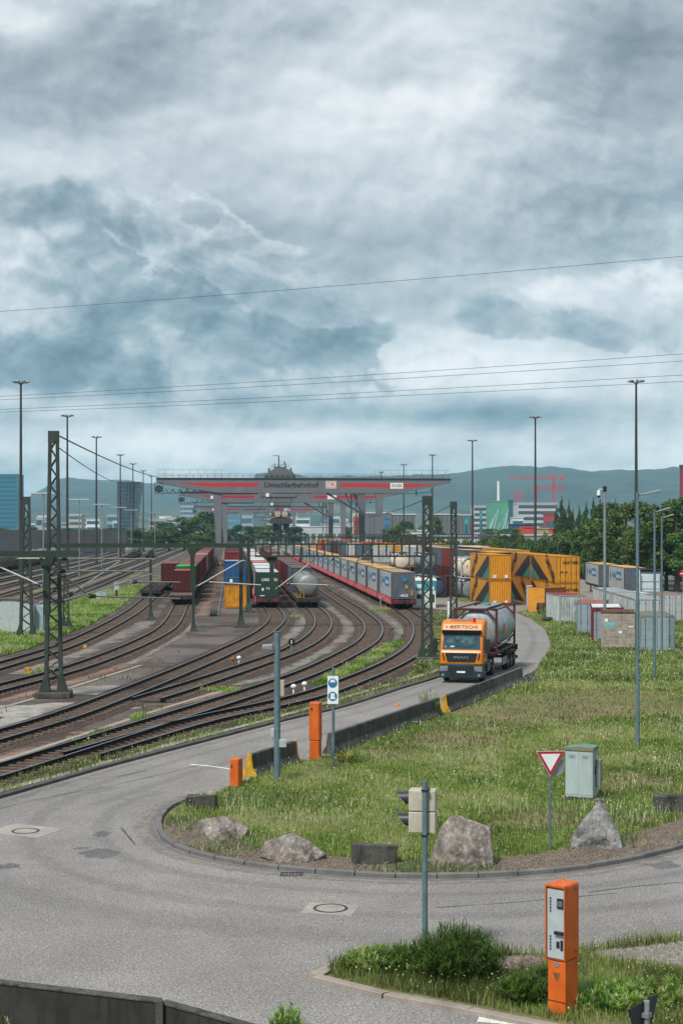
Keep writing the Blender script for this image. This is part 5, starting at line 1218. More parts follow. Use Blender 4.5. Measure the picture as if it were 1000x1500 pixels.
    for i in range(5): mb.box(-.74, .74, -.056, -.051, 1.26 + i * .08, 1.29 + i * .08)
    mb.prism([(-.90, 1.71), (.90, 1.71), (.88, 1.64), (-.88, 1.64)], -.075, -.051, 'xz'); mb.build('grille_bar', m_bump, g)
    text('MAN', m_alu, g, (0, -.08, 1.46), .22, (R(90), 0, 0), True, .8)
    mb = MB(); mb.prism([(-1.25, .30), (-1.25, 1.02), (-.85, 1.02), (-.70, 1.10), (.70, 1.10), (.85, 1.02), (1.25, 1.02), (1.25, .30)], -.09, .35, 'xz'); bp = mb.build('bumper', m_bump, t, bevel=.06, seg=3)
    mb = MB(); mb.prism([(-.70, .93), (.70, .93), (.62, .45), (-.62, .45)], -.10, -.088, 'xz'); mb.build('intake', m_black, bp)
    mb = MB(); mb.box(-.24, .24, -.115, -.1, .60, .70); mb.build('number_plate', m_letw, bp)
    text('BERTSCHI', m_letb, t, (.1, .57, 3.14), .30, (R(90 - 34), 0, 0), True, 1.5)
    mb = MB(); mb.box(-.95, -.86, .54, .60, 3.10, 3.18).box(-.74, -.65, .54, .60, 3.10, 3.18); mb.build('marker_light', M('marker_orange', '#d2591c', rough=.3), t)
    mb = MB(); mb.lathe([(.09, 3.46), (.09, 3.62), (.03, 3.66)], c=(.62, .95, 0), n=16); mb.build('beacon', m_beacon, t, smooth=True)
    mb = MB(); mb.bar((-.7, .98, 3.5), (.45, .98, 3.5), .05).bar((-.7, .98, 3.42), (-.7, .98, 3.5), .04).bar((.45, .98, 3.42), (.45, .98, 3.5), .04); mb.build('roof_bar', m_alu, t)
    mb = MB(); mb.box(-.42, -.34, .2, 5.9, .7, .98).box(.34, .42, .2, 5.9, .7, .98).box(-.9, .9, 2.4, 2.5, .75, .95); mb.lathe([(.5, .98), (.5, 1.12), (.1, 1.14)], c=(0, 4.6, 0), n=20); mb.build('chassis', m_steel, t)
    for sx in (-1, 1):
        mb = MB(); mb.box(min(sx * .6, sx * 1.2), max(sx * .6, sx * 1.2), 2.75, 4.1, .38, .98)
        o = mb.build('fuel_tank', m_alu, t, bevel=.08, seg=3)
        mb = MB()
        for y in (3.0, 3.45, 3.9): mb.box(min(sx * .59, sx * 1.212), max(sx * .59, sx * 1.212), y, y + .05, .37, .99)
        mb.build('strap', m_steel, o)
    mb = MB(); mb.box(.55, 1.15, 2.4, 2.72, .5, 1.25); mb.build('air_filter', m_steel, t, bevel=.03)
    k = Matrix.Translation(p) @ Matrix.Rotation(rz, 4, 'Z') @ Vector((0, 4.6, 0)); k.x += .38; r2 = R(-15)
    s = thing('semi_trailer', 'dark container trailer with three axles coupled behind the yellow truck', 'trailer', Matrix.Translation(k) @ Matrix.Rotation(r2, 4, 'Z') @ Vector((0, -1.4, 0)), r2)
    mb = MB(); L = 9.4
    for sx in (-.45, .45): mb.prism([(0, 1.16), (0, 1.34), (L, 1.34), (L, .95), (2.6, .95), (2.0, 1.16)], sx - .07, sx + .07, 'yz')
    for y in (.1, 1.2, 3.0, 4.6, 6.2, 7.8, L - .2): mb.box(-1.22, 1.22, y, y + .16, 1.18, 1.32)
    mb.build('chassis', m_steel, s)
    for y in (5.7, 6.95, 8.2):
        for sx in (-1, 1): wheel(s, sx * 1.0, y, .5, .36, sx)
    for sx in (-1, 1):
        mb = MB(); x0, x1 = sorted((sx * 1.18, sx * 1.22)); mb.box(x0, x1, 3.1, 4.9, .55, .95).box(x0, x1, 3.1, 4.9, .5, .54); mb.build('side_guard', m_alu if sx > 0 else m_steel, s)
        mb = MB(); mb.box(min(sx * .55, sx * .72), max(sx * .55, sx * .72), 2.5, 2.68, .12, 1.2); mb.box(min(sx * .48, sx * .8), max(sx * .48, sx * .8), 2.42, 2.76, .06, .12); mb.build('landing_leg', m_steel, s)
        mb = MB()
        for y in (5.7, 6.95, 8.2): mb.prism([(y - .58, .9), (y - .5, 1.06), (y + .5, 1.06), (y + .58, .9), (y + .54, .9), (y + .48, 1.03), (y - .48, 1.03), (y - .54, .9)], min(sx * .8, sx * 1.22), max(sx * .8, sx * 1.22), 'yz')
        mb.build('mudguard', m_black, s)
    mb = MB(); mb.box(-1.2, 1.2, L, L + .08, .4, .6).box(-1.2, 1.2, L, L + .06, .95, 1.2); mb.build('rear_bar', m_steel, s)
    q = Matrix.Translation(k) @ Matrix.Rotation(r2, 4, 'Z') @ Vector((0, -.75, 1.36))
    o = tank_cont('grey steel tank container in a maroon frame riding behind the yellow truck', q, r2, m_tank, m_frame, L=7.15, text_='BBU 70706', r=1.235, Hh=2.67); o.scale = (1.07, 1, 1)
    tk_ = [c for c in kids(o) if c.name.startswith('tank')][0]
    mb = MB(); mb.box(1.238, 1.245, 2.2, 2.75, 1.1, 1.65); mb.build('hazard_placard', M('placard_orange', '#b4622c', rough=.7, var=.3), tk_)
    mb = MB(); mb.box(.2, .62, .02, .05, .62, 1.0); mb.build('worn_placard', M('worn_placard', '#9c6a4c', rough=.8, var=.4), tk_)
    mb = MB(); mb.tube([(-.9, .2, .34), (-.9, 6.9, .34)], .05, 8); mb.tube([(.95, .2, .34), (.95, 6.9, .34)], .05, 8); mb.build('drain_pipe', m_alu, tk_)
truck()
# white parked tractor seen at the trees
p = Vector(((951 - 500) * 180 / F, 180, 0)); t = thing('truck', 'white tractor cab parked under the trees among white containers', 'truck', p, R(-3))
mb = MB(); mb.prism([(0, 1.0), (0, 3.3), (.3, 3.65), (2.2, 3.75), (2.35, 3.4), (2.35, 1.0)], -1.24, 1.24, 'yz'); mb.build('cab', M('truck_white', '#b9cad0', rough=.4, var=.08, streak=.2), t, bevel=.12, seg=3)
mb = MB(); mb.box(-1.05, 1.05, -.02, -.004, 2.35, 2.42).box(-1.05, 1.05, -.02, -.004, 1.5, 1.55); mb.build('seam', m_black, t)
for sx in (-1, 1):
    mb = MB(); mb.box(min(sx * 1.26, sx * 1.36), max(sx * 1.26, sx * 1.36), -.6, 0, 1.2, 3.8); mb.build('side_deflector', m_glassd if sx > 0 else m_wht, t)
    mb = MB(); mb.box(min(sx * 1.45, sx * 1.7), max(sx * 1.45, sx * 1.7), 1.8, 1.95, 2.0, 2.8); mb.build('mirror', m_black, t)
    wheel(t, sx * 1.02, 1.2, sgn=sx); wheel(t, sx * .92, -2.4, sgn=sx, dual=True)
mb = MB(); mb.box(-.45, .45, -3.4, .3, .7, .98); mb.build('chassis', m_steel, t)
mb = MB(); mb.box(-1.35, 1.35, -.3, 2.2, 3.80, 3.86); mb.build('roof_deflector', m_black, t)
# flat dark and orange trailers at the side road
p = G(992, 893); t = thing('semi_trailer', 'flat dark trailer with an orange tail at the side road', 'trailer', p, R(38))
mb = MB(); mb.box(-1.2, 1.2, .3, 9, .95, 1.2); mb.build('deck', m_steel, t)
mb = MB(); mb.box(-1.22, 1.22, 0, .29, .6, 1.25); mb.build('tail_board', M('tail_orange', '#d2502a', rough=.5), t)
for y in (1.5, 2.8):
    for sx in (-1, 1): wheel(t, sx * 1.0, y, .5, .34, sx)
# kiosk
p = Vector(((620 - 500) * 166 / F, 166, 0)); t = thing('kiosk', 'white kiosk container with a teal band beside the red train', 'kiosk', p, R(-1))
mk = M('kiosk_white', '#c9cdca', rough=.6, var=.1, streak=.35, streak_col='#6b6e6a')
mb = MB(); mb.box(-1.35, 1.35, 0, 5.5, 0, 2.95); mb.build('wall', mk, t, bevel=.02)
mb = MB(); mb.box(-1.45, 1.45, -.1, 5.6, 2.953, 3.15); mb.build('roof', m_wht, t, bevel=.02)
mb = MB(); mb.box(-.85, 1.35, -.04, -.003, 1.95, 2.85); tb = mb.build('teal_band', M('kiosk_teal', '#1f8f9c', rough=.5), t)
mb = MB(); mb.box(-.75, -.2, -.05, -.041, 2.2, 2.6).box(.55, 1.15, -.05, -.041, 2.0, 2.35); mb.build('white_notice', m_wht, tb)
mb = MB(); mb.box(-.75, -.1, -.03, -.003, 1.0, 1.5).box(.6, 1.2, -.03, -.003, .6, 1.5); mb.build('window', m_glassd, t)
mb = MB(); mb.box(-.7, .0, -.03, -.003, .2, .6); mb.build('notice', m_wht, t)
# pile of dark boards and a log
p = G(795, 900); t = thing('pallet_pile', 'pile of dark weathered pallets on the grass by the road bend', 'pallets', p, R(-12), )
for i in range(7):
    mb = MB(); mb.box(-.62, .62, -.5, .5, .01 + i * .17, .06 + i * .17)
    for x in (-.55, 0, .55): mb.box(x - .06, x + .06, -.5, .5, .061 + i * .17, .13 + i * .17)
    mb.box(-.62, .62, -.5, -.35, .131 + i * .17, .155 + i * .17).box(-.62, .62, .3, .45, .131 + i * .17, .155 + i * .17)
    o = mb.build('pallet', M('old_wood', '#3f3a34', rough=.95, var=.3, scale=6), t); o.rotation_euler = (0, 0, rnd.uniform(-.12, .12)); o.location = (rnd.uniform(-.05, .05), 0, 0)
mb = MB(); mb.tube([(-.9, 0, .2), (0, .03, .22), (.9, 0, .2)], .2, 12); o = mb.build('log', M('old_wood'), loc=G(808, 910), smooth=True); o.rotation_euler = (0, 0, R(6)); tag(o, 'dark log lying on the grass below the white corrugated container', 'log')
# wire fence at the right edge
p0 = Vector((33.5, 176, 0)); t = thing('mesh_fence', 'dark mesh fence standing in front of the trees by the white truck', 'fence', (40.2, 180, 0), R(4))
mb = MB()
for i in range(14): mb.box(i * .75, i * .75 + .05, -.03, .03, 0, 2.2)
for z in (.3, 1.1, 2.1): mb.box(0, 10, -.02, .02, z, z + .04)
for i in range(70): mb.box(i * .15, i * .15 + .012, -.006, .006, .1, 2.1)
mb.build('railing', m_steel, t)
p = Vector(((999 - 500) * 172 / F, 172, 0)); t = thing('round_sign', 'red round road sign in front of the trees at the picture edge', 'sign', p)
mb = MB(); post(mb, 4.0, .04); mb.build('post', m_post, t)
mb = MB(); mb.lathe([(.4, -.06), (.4, -.045)], c=(0, 0, 3.6), axis='y', n=24); mb.build('sign_plate', m_red, t)
mb = MB(); mb.box(-.28, .28, -.066, -.061, 3.54, 3.66); mb.build('white_bar', m_wht, t)

# ------------------------------------------------------------------ gantry cranes
m_crane = M('crane_grey', '#64686d', rough=.6, var=.08, scale=.6, streak=.25, streak_col='#4f5256')
m_stripe = M('crane_red', '#b02a30', rough=.55, var=.06); m_stripe2 = M('crane_crimson', '#9c1f3c', rough=.55, var=.06)
m_cdark = M('crane_dark', '#3b3f44', rough=.6, var=.2)
def crane(label, Y, u0, big=True, textx=22, stripe=m_stripe, trol=24.0, trol2=None):
    """local x = across the yard from the left end of the beam, z up; beam 70.5 m long"""
    g0 = yard(u0, Y); t = thing('gantry_crane', label, 'crane', g0, YR, 'gantry cranes spanning the yard')
    zb, zt, L = 17.35, 20.75, 70.5
    for y0, nm_ in ((-4.2, 0), (2.6, 1)):
        mb = MB(); mb.prism([(0, zt - .9), (0, zt), (L, zt), (L, zt - 1.0), (L - 11.5, zb), (13, zb)], y0, y0 + 1.6, 'xz'); g = mb.build('girder', m_crane, t)
        if nm_ == 0:
            mb = MB(); f = y0 - .012
            mb.prism([(5.0, zt - 1.05), (31.5 - 0, zt - 1.05), (31.5 - 0, zt - 1.95), (11.5, zt - 1.95)][:4] if True else [], f, f + .008, 'xz')
            mb.prism([(43.6, zt - 1.05), (67.5, zt - 1.25), (60.5, zt - 2.05), (43.6, zt - 1.95)], f, f + .008, 'xz'); mb.v = [(min(x, 24.2) if x < 40 else x, y, z) for x, y, z in mb.v]
            mb.build('red_stripe', stripe, g)
            if big:
                text('Umschlagbahnhof', m_letb, g, (32.0, f - .004, zt - 1.55), 1.75, (R(90), 0, 0), True, 13.0)
                mb = MB(); mb.box(40.3, 42.8, f - .006, f - .001, zt - 2.3, zt - .55); dbp = mb.build('logo_plate', m_wht, g)
                mb = MB(); a, b, c, d = 40.42, 42.68, zt - 2.18, zt - .67; e = .14
                mb.box(a, b, f - .014, f - .007, c, c + e).box(a, b, f - .014, f - .007, d - e, d).box(a, a + e, f - .014, f - .007, c + e, d - e).box(b - e, b, f - .014, f - .007, c + e, d - e); mb.build('logo_frame', stripe, dbp)
                text('DB', stripe, dbp, (41.55, f - .016, zt - 1.43), 1.25, (R(90), 0, 0), True, 1.55)
                mb = MB(); mb.box(55.8, 58.9, f - .022, f - .009, zt - 2.35, zt - .95); sp = mb.build('name_board', m_wht, g)
                text('DUSS', m_navy, sp, (57.35, f - .026, zt - 1.65), .9, (R(90), 0, 0), True, 2.4)
                text('NOELL  41', m_wht, t, (6.3, -4.9, zt + 1.35), .95, (R(90), 0, 0), True, 6.5)
            else:
                mb = MB(); mb.box(48, 51, f - .022, f - .009, zt - 2.3, zt - 1.0).box(10, 13, f - .022, f - .009, zt - 2.2, zt - 1.2); mb.build('name_board', m_wht, g)
                text('Umschlagbahnhof', m_letb, g, (32.0, f - .004, zt - 1.55), 1.5, (R(90), 0, 0), True, 12.0)
        mb = MB()                               # walkway edge and railing
        mb.box(0, L, y0 - .25, y0 + 1.85, zt + .002, zt + .16); mb.build('walkway', m_cdark, t)
        mb = MB(); yy = y0 - .2 if nm_ == 0 else y0 + 1.8
        for x in np.arange(.2, L, 1.7): mb.box(x, x + .05, yy, yy + .05, zt + .16, zt + 1.2)
        for z in (.65, 1.15): mb.box(.2, L - .2, yy + .005, yy + .045, zt + z, zt + z + .05)
        if nm_ == 0:
            for x0, x1 in ((.2, 16.0), (52, L - .3)):
                for x in np.arange(x0, x1, 1.9): mb.box(x, x + .06, yy, yy + .05, zt + 1.2, zt + 2.1)
                mb.box(x0, x1, yy + .005, yy + .045, zt + 2.05, zt + 2.1)
        mb.build('railing', m_cdark, t)
    mb = MB()
    for x in (0.1, 14.5, 35, 52.5, L - .5): mb.box(x, x + .6, -2.59, 2.59, zb + 2.4, zt - .1)
    mb.build('cross_beam', m_crane, t)
    # fixed leg at x=14.5, hinged leg at x=53
    for y0 in (-4.1, 2.7):
        mb = MB(); mb.add([(13.4, y0, zb - .001), (15.5, y0, zb - .001), (15.5, y0 + 1.4, zb - .001), (13.4, y0 + 1.4, zb - .001), (14.3, y0, 1.6), (15.4, y0, 1.6), (15.4, y0 + 1.4, 1.6), (14.3, y0 + 1.4, 1.6)], [(3, 2, 1, 0), (4, 5, 6, 7), (0, 1, 5, 4), (1, 2, 6, 5), (2, 3, 7, 6), (3, 0, 4, 7)])
        mb.build('leg', m_crane, t, bevel=.05)
    for y0, xx in ((-4.1, 53.2), (2.7, 49.6)):
        mb = MB(); mb.add([(xx - .9, y0, zb - .001), (xx + .9, y0, zb - .001), (xx + .9, y0 + 1.4, zb - .001), (xx - .9, y0 + 1.4, zb - .001), (xx - .6, y0, 1.6), (xx + .6, y0, 1.6), (xx + .6, y0 + 1.4, 1.6), (xx - .6, y0 + 1.4, 1.6)], [(3, 2, 1, 0), (4, 5, 6, 7), (0, 1, 5, 4), (1, 2, 6, 5), (2, 3, 7, 6), (3, 0, 4, 7)]); mb.build('leg', m_crane, t, bevel=.05)
    mb = MB(); mb.bar((49, -3.5, zb - 5), (40.5, -3.5, zb), .45).bar((49, -3.4, zb - 5), (47, -3.4, zb), .3).bar((45, -3.4, zb), (46.5, -3.4, zb - 3.4), .25); mb.build('brace', m_cdark, t)
    mb = MB()                                   # stair tower at the hinged leg
    for sx in (46.6, 47.9): mb.box(sx, sx + .12, -2, -1.88, 0, zb); mb.box(sx, sx + .12, 0, .12, 0, zb)
    for i in range(8): mb.bar((46.6, -1.9, i * 2.1), (47.9, -1.9, (i + 1) * 2.1), .1); mb.box(46.6, 48, -2, .1, (i + 1) * 2.1, (i + 1) * 2.1 + .08)
    mb.build('stair_tower', m_cdark, t)
    for xx in (14.8, 53.2, 49.6):
        mb = MB(); mb.box(xx - .5, xx + .5, -6.5, 6.5, .9, 1.6)
        mb.build('sill_beam', m_crane if xx > 20 else m_crane, t, bevel=.05)
        mb = MB(); mb.box(xx - .7, xx + .7, -7.4, -5.4, .15, .9).box(xx - .7, xx + .7, 5.4, 7.4, .15, .9); mb.build('bogie', m_yel, t, bevel=.05)
    # cable cage and festoon under the left cantilever
    mb = MB(); x0 = -.4
    for xx in (x0, x0 + 1.9):
        for yy in (-4.2, -2.6): mb.box(xx, xx + .1, yy, yy + .1, zb - .3, zt - .95)
    for z in (zb - .3, zb + .9, zt - 1.1):
        for yy in (-4.2, -2.6): mb.box(x0, x0 + 2, yy, yy + .1, z, z + .1)
    mb.lathe([(.9, -.3), (.9, .3)], c=(x0 + 1, -3.4, zb + .9), axis='y', n=20); mb.build('cable_reel', m_cdark, t)
    mb = MB(); mb.bar((1.5, -3.6, zb - .1), (24, -3.6, zb - .1), .14)
    for i in range(6):
        xa = 2.2 + i * 1.7; mb.tube([(xa + 1.7 * k / 8, -3.8, zb + .9 - 1.0 * math.sin(math.pi * k / 8)) for k in range(9)], .09, 5)
    mb.tube([(10, -4.3, zb + .6), (16, -4.3, zb - .3), (24, -4.3, zb - .25)], .1, 5); mb.build('festoon_cable', m_black, t)
    mb = MB(); mb.bar((57, -3.6, zb - .3), (66, -3.6, zb + .3), .12); mb.box(62, 62.3, -3.8, -3.5, zb - .5, zb + .6).box(65.6, 65.75, -3.8, -3.5, zb + .2, zb + 1.1); mb.build('end_stop', m_cdark, t)
    # trolley: machine house above, carriage and hoist below
    x = trol; mb = MB(); mb.box(x - 3.6, x + 3.6, -4.0, 4.0, zt + .17, zt + .9); mb.prism([(x - 3.4, zt + .901), (x - 2.9, zt + 1.7), (x - 1.0, zt + 2.6), (x + 1.2, zt + 2.6), (x + 2.9, zt + 1.8), (x + 3.4, zt + .901)], -3.2, 3.2, 'xz')
    mb.box(x - 2.95, x - 2.4, -2, -1.4, zt + 1.5, zt + 2.6).box(x + 2.3, x + 2.8, -2, -1.4, zt + 1.7, zt + 2.7); mh = mb.build('machine_house', M('house_grey', '#5d6266', rough=.7, var=.15), t, bevel=.04)
    mb = MB()
    for k in range(6): mb.box(x - 3.6 + k * 1.3, x - 3.3 + k * 1.3, -4.1, -4.001, zt + .2, zt + .95)
    mb.box(x - 1.4, x + 1.5, -.6, .6, zt + 2.601, zt + 2.9).bar((x - 1.3, 0, zt + 2.9), (x - 1.3, 0, zt + 4.0), .12).bar((x + 1.4, 0, zt + 2.9), (x + 1.0, 0, zt + 4.3), .3).bar((x - .6, 0, zt + 2.9), (x + .9, 0, zt + 3.6), .12)
    for k in range(4): mb.bar((x - 2 + k * .5, -1, zt + 2.4), (x - 2 + k * .5, -1, zt + 3.5), .06)
    mb.bar((x - 2, -1, zt + 3.45), (x + 2, -1, zt + 3.45), .06).bar((x - 2, -1, zt + 3.0), (x + 2, -1, zt + 3.0), .06).bar((x + 2, -1, zt + 2.2), (x + 2, -1, zt + 3.5), .06); mb.build('rooftop_gear', m_cdark, mh)
    mb = MB(); mb.tube([(x - .3, 0, zt + 2.9), (x - .3, 0, zt + 5.7)], .13, 8); mb.box(x - 1.7, x - .2, -.15, .15, zt + 5.6, zt + 5.75); mb.build('lamp_mast', m_cdark, mh)
    mb = MB(); mb.box(x - 3.4, x + 3.2, -4.6, 4.6, zb - 1.0, zb - .25); mb.build('trolley', m_crane, t, bevel=.04)
    mb = MB(); mb.box(x - 3.55, x - 2.7, -5.0, -4.62, zb - .95, zb - .1); mb.build('floodlight', m_wht, t)
    mb = MB(); x2 = x - 3
    for (a, b) in (((x - 3, zb - 1), (x - 6.4, zb - 5.8)), ((x - 2, zb - 1), (x - 3.4, zb - 4)), ((x - 3.4, zb - 4), (x - 5, zb - 3.8)), ((x + 3, zb - 1), (x + 1.6, zb - 4.6)), ((x - 1, zb - 1), (x - 1, zb - 4.4)), ((x - 6.6, zb - 5.8), (x + 2.6, zb - 5.8)), ((x - 6.6, zb - 4.8), (x - 1, zb - 4.8))): mb.bar((a[0], -3.6, a[1]), (b[0], -3.6, b[1]), .14)
    for k in range(7): mb.tube([(x - 1.8 + k * .7, -3.2, zb - 1), (x - .9 + k * .35, -3.2, zb - 5)], .05, 5)
    mb.build('hoist_rope', m_cdark, t)
    mb = MB(); zz = zb - 6.2; mb.box(x - 2.0, x + 2.4, -4.0, 1.5, zz, zz + 1.5).box(x - 2.4, x + 2.8, -4.2, 2.0, zz - 1.2, zz - .02); sp = mb.build('spreader', m_cdark, t, bevel=.06)
    for xx in (x - .7, x + 1.0): mb = MB(); mb.lathe([(.72, -4.25), (.72, -4.0)], c=(xx, 0, zz + 1.15), axis='y', n=22); mb.lathe([(.3, -4.32), (.3, -4.26)], c=(xx, 0, zz + 1.15), axis='y', n=16); mb.build('rope_drum', M('drum_pale', '#a69c8a', rough=.6), sp)
    mb = MB(); mb.box(x - 2.2, x - 1.2, -4.25, -4.02, zz + .2, zz + .5).box(x + 1.4, x + 2.2, -4.25, -4.02, zz + .2, zz + .5); mb.build('warning_plate', M('dull_amber', '#9a6b35', rough=.7), sp)
    mb = MB(); mb.box(x - 1.7, x - .6, -3, 0, zz - 3.6, zz - 1.21).box(x + .7, x + 1.9, -3, 0, zz - 2.6, zz - 1.21).box(x - .05, x + .15, -2, -1.8, zz - 7, zz - 1.21).bar((x - 2, -2, zz - 3.6), (x + 2.2, -2, zz - 3.0), .2); mb.build('grapple_arm', m_cdark, sp)
    return t
crane('nearest gantry crane with Umschlagbahnhof and DB on its beam', 361, -18.0, True, trol=29.5)
crane('second gantry crane partly hidden under the nearest beam', 492, -17.0, False, stripe=m_stripe2, trol=33.0)
crane('farthest gantry crane with a thin crimson stripe beyond the second', 800, -20.5, False, stripe=m_stripe2, trol=44.0)

# ------------------------------------------------------------------ light masts
m_mast = M('mast_steel', '#3a3938', rough=.7, metal=.2, var=.15, scale=.6, streak=.4, streak_col='#3a2d26')
def mast_proto(H_):
    t = thing('light_mast', 'x', 'light mast'); mb = MB(); post(mb, H_ - .3, .33, .16, 12); mb.build('pole', m_mast, t, smooth=True)
    mb = MB(); mb.lathe([(.15, H_ - .5), (.3, H_ - .4), (.3, H_ - .3), (.1, H_ - .25)], n=12)
    for i in range(7): a = i / 7 * 6.283; mb.bar((0, 0, H_ - .35), (math.cos(a) * 1.0, math.sin(a) * 1.0, H_ - .2), .08)
    mb.build('head_frame', m_mast, t)
    for i in range(7):
        a = i / 7 * 6.283; mb = MB(); c = (math.cos(a) * 1.05, math.sin(a) * 1.05); mb.prism([(-.3, -.22), (.3, -.22), (.3, .22), (-.3, .22)], H_ - .2, H_ + .05, 'xy')
        mb.v = [(x * math.cos(a) - y * math.sin(a) + c[0], x * math.sin(a) + y * math.cos(a) + c[1], z) for x, y, z in mb.v]; mb.build('floodlight', m_galv, t, bevel=.04)
    return t
MP = mast_proto(31.9)
for k, (x, off) in enumerate([(31, 214), (99, 165), (141.5, 134), (176.5, 108), (195, 95), (210, 85), (222, 77)]):
    Y = 236 * 214 / off; dup(MP, ((x - CX) * Y / F, Y, 0), .3 * k, '%s tall light mast of the row along the storage tracks' % ORD[k], 'tall light masts over the yard')
for k, (x, off) in enumerate([(931, 215), (783.5, 163), (691.5, 129), (633, 108), (591, 94), (558, 83)]):
    Y = 236 * 214 / off; dup(MP, ((x - CX) * Y / F, Y, 0), .4 * k + .2, '%s tall light mast of the row beside the trees and container yard' % ORD[k], 'tall light masts over the yard')
tp = thing('yard_lamp', 'x', 'yard lamp'); mb = MB(); post(mb, 14, .14, .09, 8); mb.build('pole', m_galv, tp)
mb = MB(); mb.box(-1.9, 1.9, -.4, .4, 14, 14.25); mb.build('lamp_tray', M('lamp_tray', '#a9aaa6', rough=.6), tp, bevel=.05)
for k, (x, y) in enumerate([(64, 724), (116.5, 733), (149.5, 740), (174, 744), (192.5, 748), (227, 733 + 18)]):
    Y = 5.3 * F / (HY - y); dup(tp, ((x - CX) * Y / F, Y, 0), .1 * k, '%s flat-topped yard lamp counted away over the storage tracks' % ORD[k], 'flat-topped yard lamps')
# ------------------------------------------------------------------ lattice masts, portals and wires
m_green = M('mast_green', '#303b36', rough=.7, var=.2, scale=2, streak=.4, streak_col='#2a2f2b')
m_dgreen = M('portal_green', '#223329', rough=.7, var=.18, scale=2, streak=.3, streak_col='#22302a')
m_wire = M('wire', '#3a3f42', rough=.5, metal=.3); m_tubew = M('pale_tube', '#9b9a94', rough=.5, metal=.4, var=.15)
def lattice_mast(label, px, top_y, wb, wt, base=True, beam_y=None, dd=None):
    p = G(*px); Hh = H + (HY - top_y) * p.y / F; t = thing('lattice_mast', label, 'catenary mast', p, YR, 'green lattice masts of the overhead line'); dd = dd or wb * .55
    fr = lambda z: wb + (wt - wb) * z / Hh
    for sx in (-1, 1):
        mb = MB(); b0, t0 = wb / 2, wt / 2
        c0, c1 = wb * .19, wt * .28; mb.add([(sx * (b0 - c0), -dd / 2, .1), (sx * b0, -dd / 2, .1), (sx * b0, dd / 2, .1), (sx * (b0 - c0), dd / 2, .1), (sx * (t0 - c1), -dd / 2 * .8, Hh), (sx * t0, -dd / 2 * .8, Hh), (sx * t0, dd / 2 * .8, Hh), (sx * (t0 - c1), dd / 2 * .8, Hh)], [(3, 2, 1, 0), (4, 5, 6, 7), (0, 1, 5, 4), (1, 2, 6, 5), (2, 3, 7, 6), (3, 0, 4, 7)])
        mb.build('channel', m_green, t)
    mb = MB(); z = .5; s = 1; st = wb * .5
    while z < Hh - st - .3:
        a, b = fr(z) / 2 - wt * .25, fr(z + st) / 2 - wt * .25
        for y in (-dd * .38, dd * .38): mb.bar((s * -a, y, z), (s * b, y, z + st), .06)
        s = -s; z += st
    mb.box(-wt / 2 - .02, wt / 2 + .02, -dd * .42, dd * .42, Hh - .6, Hh + .02); mb.build('lacing', m_green, t)
    if base:
        mb = MB(); mb.box(-wb * .95, wb * .95, -dd * 1.6, dd * 1.6, 0, .28); mb.build('foundation', m_bar, t, bevel=.04)
        mb = MB()
        for sx in (-1, 1): mb.prism([(sx * (wb / 2 + .25), .281), (sx * wb / 2, 1.1), (sx * (wb / 2 - .2), 1.1), (sx * (wb / 2 - .3), .281)], -dd / 2 - .03, dd / 2 + .03, 'xz')
        mb.build('foot_plate', m_green, t)
    return t, Hh
lattice_mast('tall near lattice mast rising from the gravel beside the portal beams', (79, 1021), 632, .95, .5)
lattice_mast('lattice mast standing behind the corrugated hut', (39, 936), 728, 1.1, .55)
lattice_mast('wide lattice mast standing in the verge beside the truck road', (625, 968), 727, .78, .58)
lattice_mast('slim lattice mast behind the white post and the truck tank', (664, 918), 735, .7, .55)
lattice_mast('slender lattice mast on the lawn beyond the corrugated hut', (97, 922), 842, .6, .4, base=True)
def beam(name, label, a, b, h, d, mat, lat=False, group=None):
    a, b = Vector(a), Vector(b); L = (b - a).length; t = thing(name, label, 'portal beam', a, math.atan2(b.y - a.y, b.x - a.x), group)
    mb = MB()
    if not lat: mb.box(0, L, -d / 2, d / 2, -h / 2, h / 2); mb.build('beam', mat, t)
    else:
        for y in (-d / 2, d / 2):
            for z in (-h / 2, h / 2): mb.box(0, L, y - .06, y + .06, z - .07, z + .07)
        mb.build('chord', mat, t); mb = MB(); n = int(L / (h * .62))
        for i in range(n + 1):
            x = L * i / n
            for y in (-d / 2, d / 2): mb.box(x - .06 if i else 0, x + .06 if i < n else L, y - .03, y + .03, -h / 2 + .07, h / 2 - .07)
        mb.build('lacing', mat, t)
    return t
def hang(parent, x, z0, z1, w=.36, name='hanging_post'): mb = MB(); mb.box(x - w / 2, x + w / 2, -.2, .2, z1, z0); mb.prism([(x - w * 1.4, z0), (x + w * 1.4, z0), (x + w / 2, z0 - .7), (x - w / 2, z0 - .7)], -.18, .18, 'xz') ; return mb.build(name, m_dgreen, parent)
bm1 = beam('portal_beam', 'long solid green portal beam between the near mast and the lattice part', at(66, 799, 131), at(372, 801, 131), .38, .34, m_dgreen, group='portal beams of the overhead line')
hang(bm1, (282 - 66) * 131 / F, -.23, -4.1)
bm2 = beam('portal_beam', 'green lattice portal beam crossing above the dark green container wagon', at(374, 806, 131), at(622, 806, 131), 1.05, .7, m_dgreen, True, 'portal beams of the overhead line')
hang(bm2, (398 - 374) * 131 / F, -.53, -3.6)
bm3 = beam('portal_beam', 'higher thin lattice portal beam farther back below the crane', at(352, 792, 205), at(662, 792, 205), 1.0, .7, m_dgreen, True, 'portal beams of the overhead line')
bm0 = beam('portal_beam', 'short nearer green beam ending in front of the near lattice mast', at(-70, 811, 76.6), at(115, 811, 76.6), .3, .34, m_dgreen, group='portal beams of the overhead line')
hang(bm0, (69 + 70) * 76.6 / F, -.15, -3.1, .3)
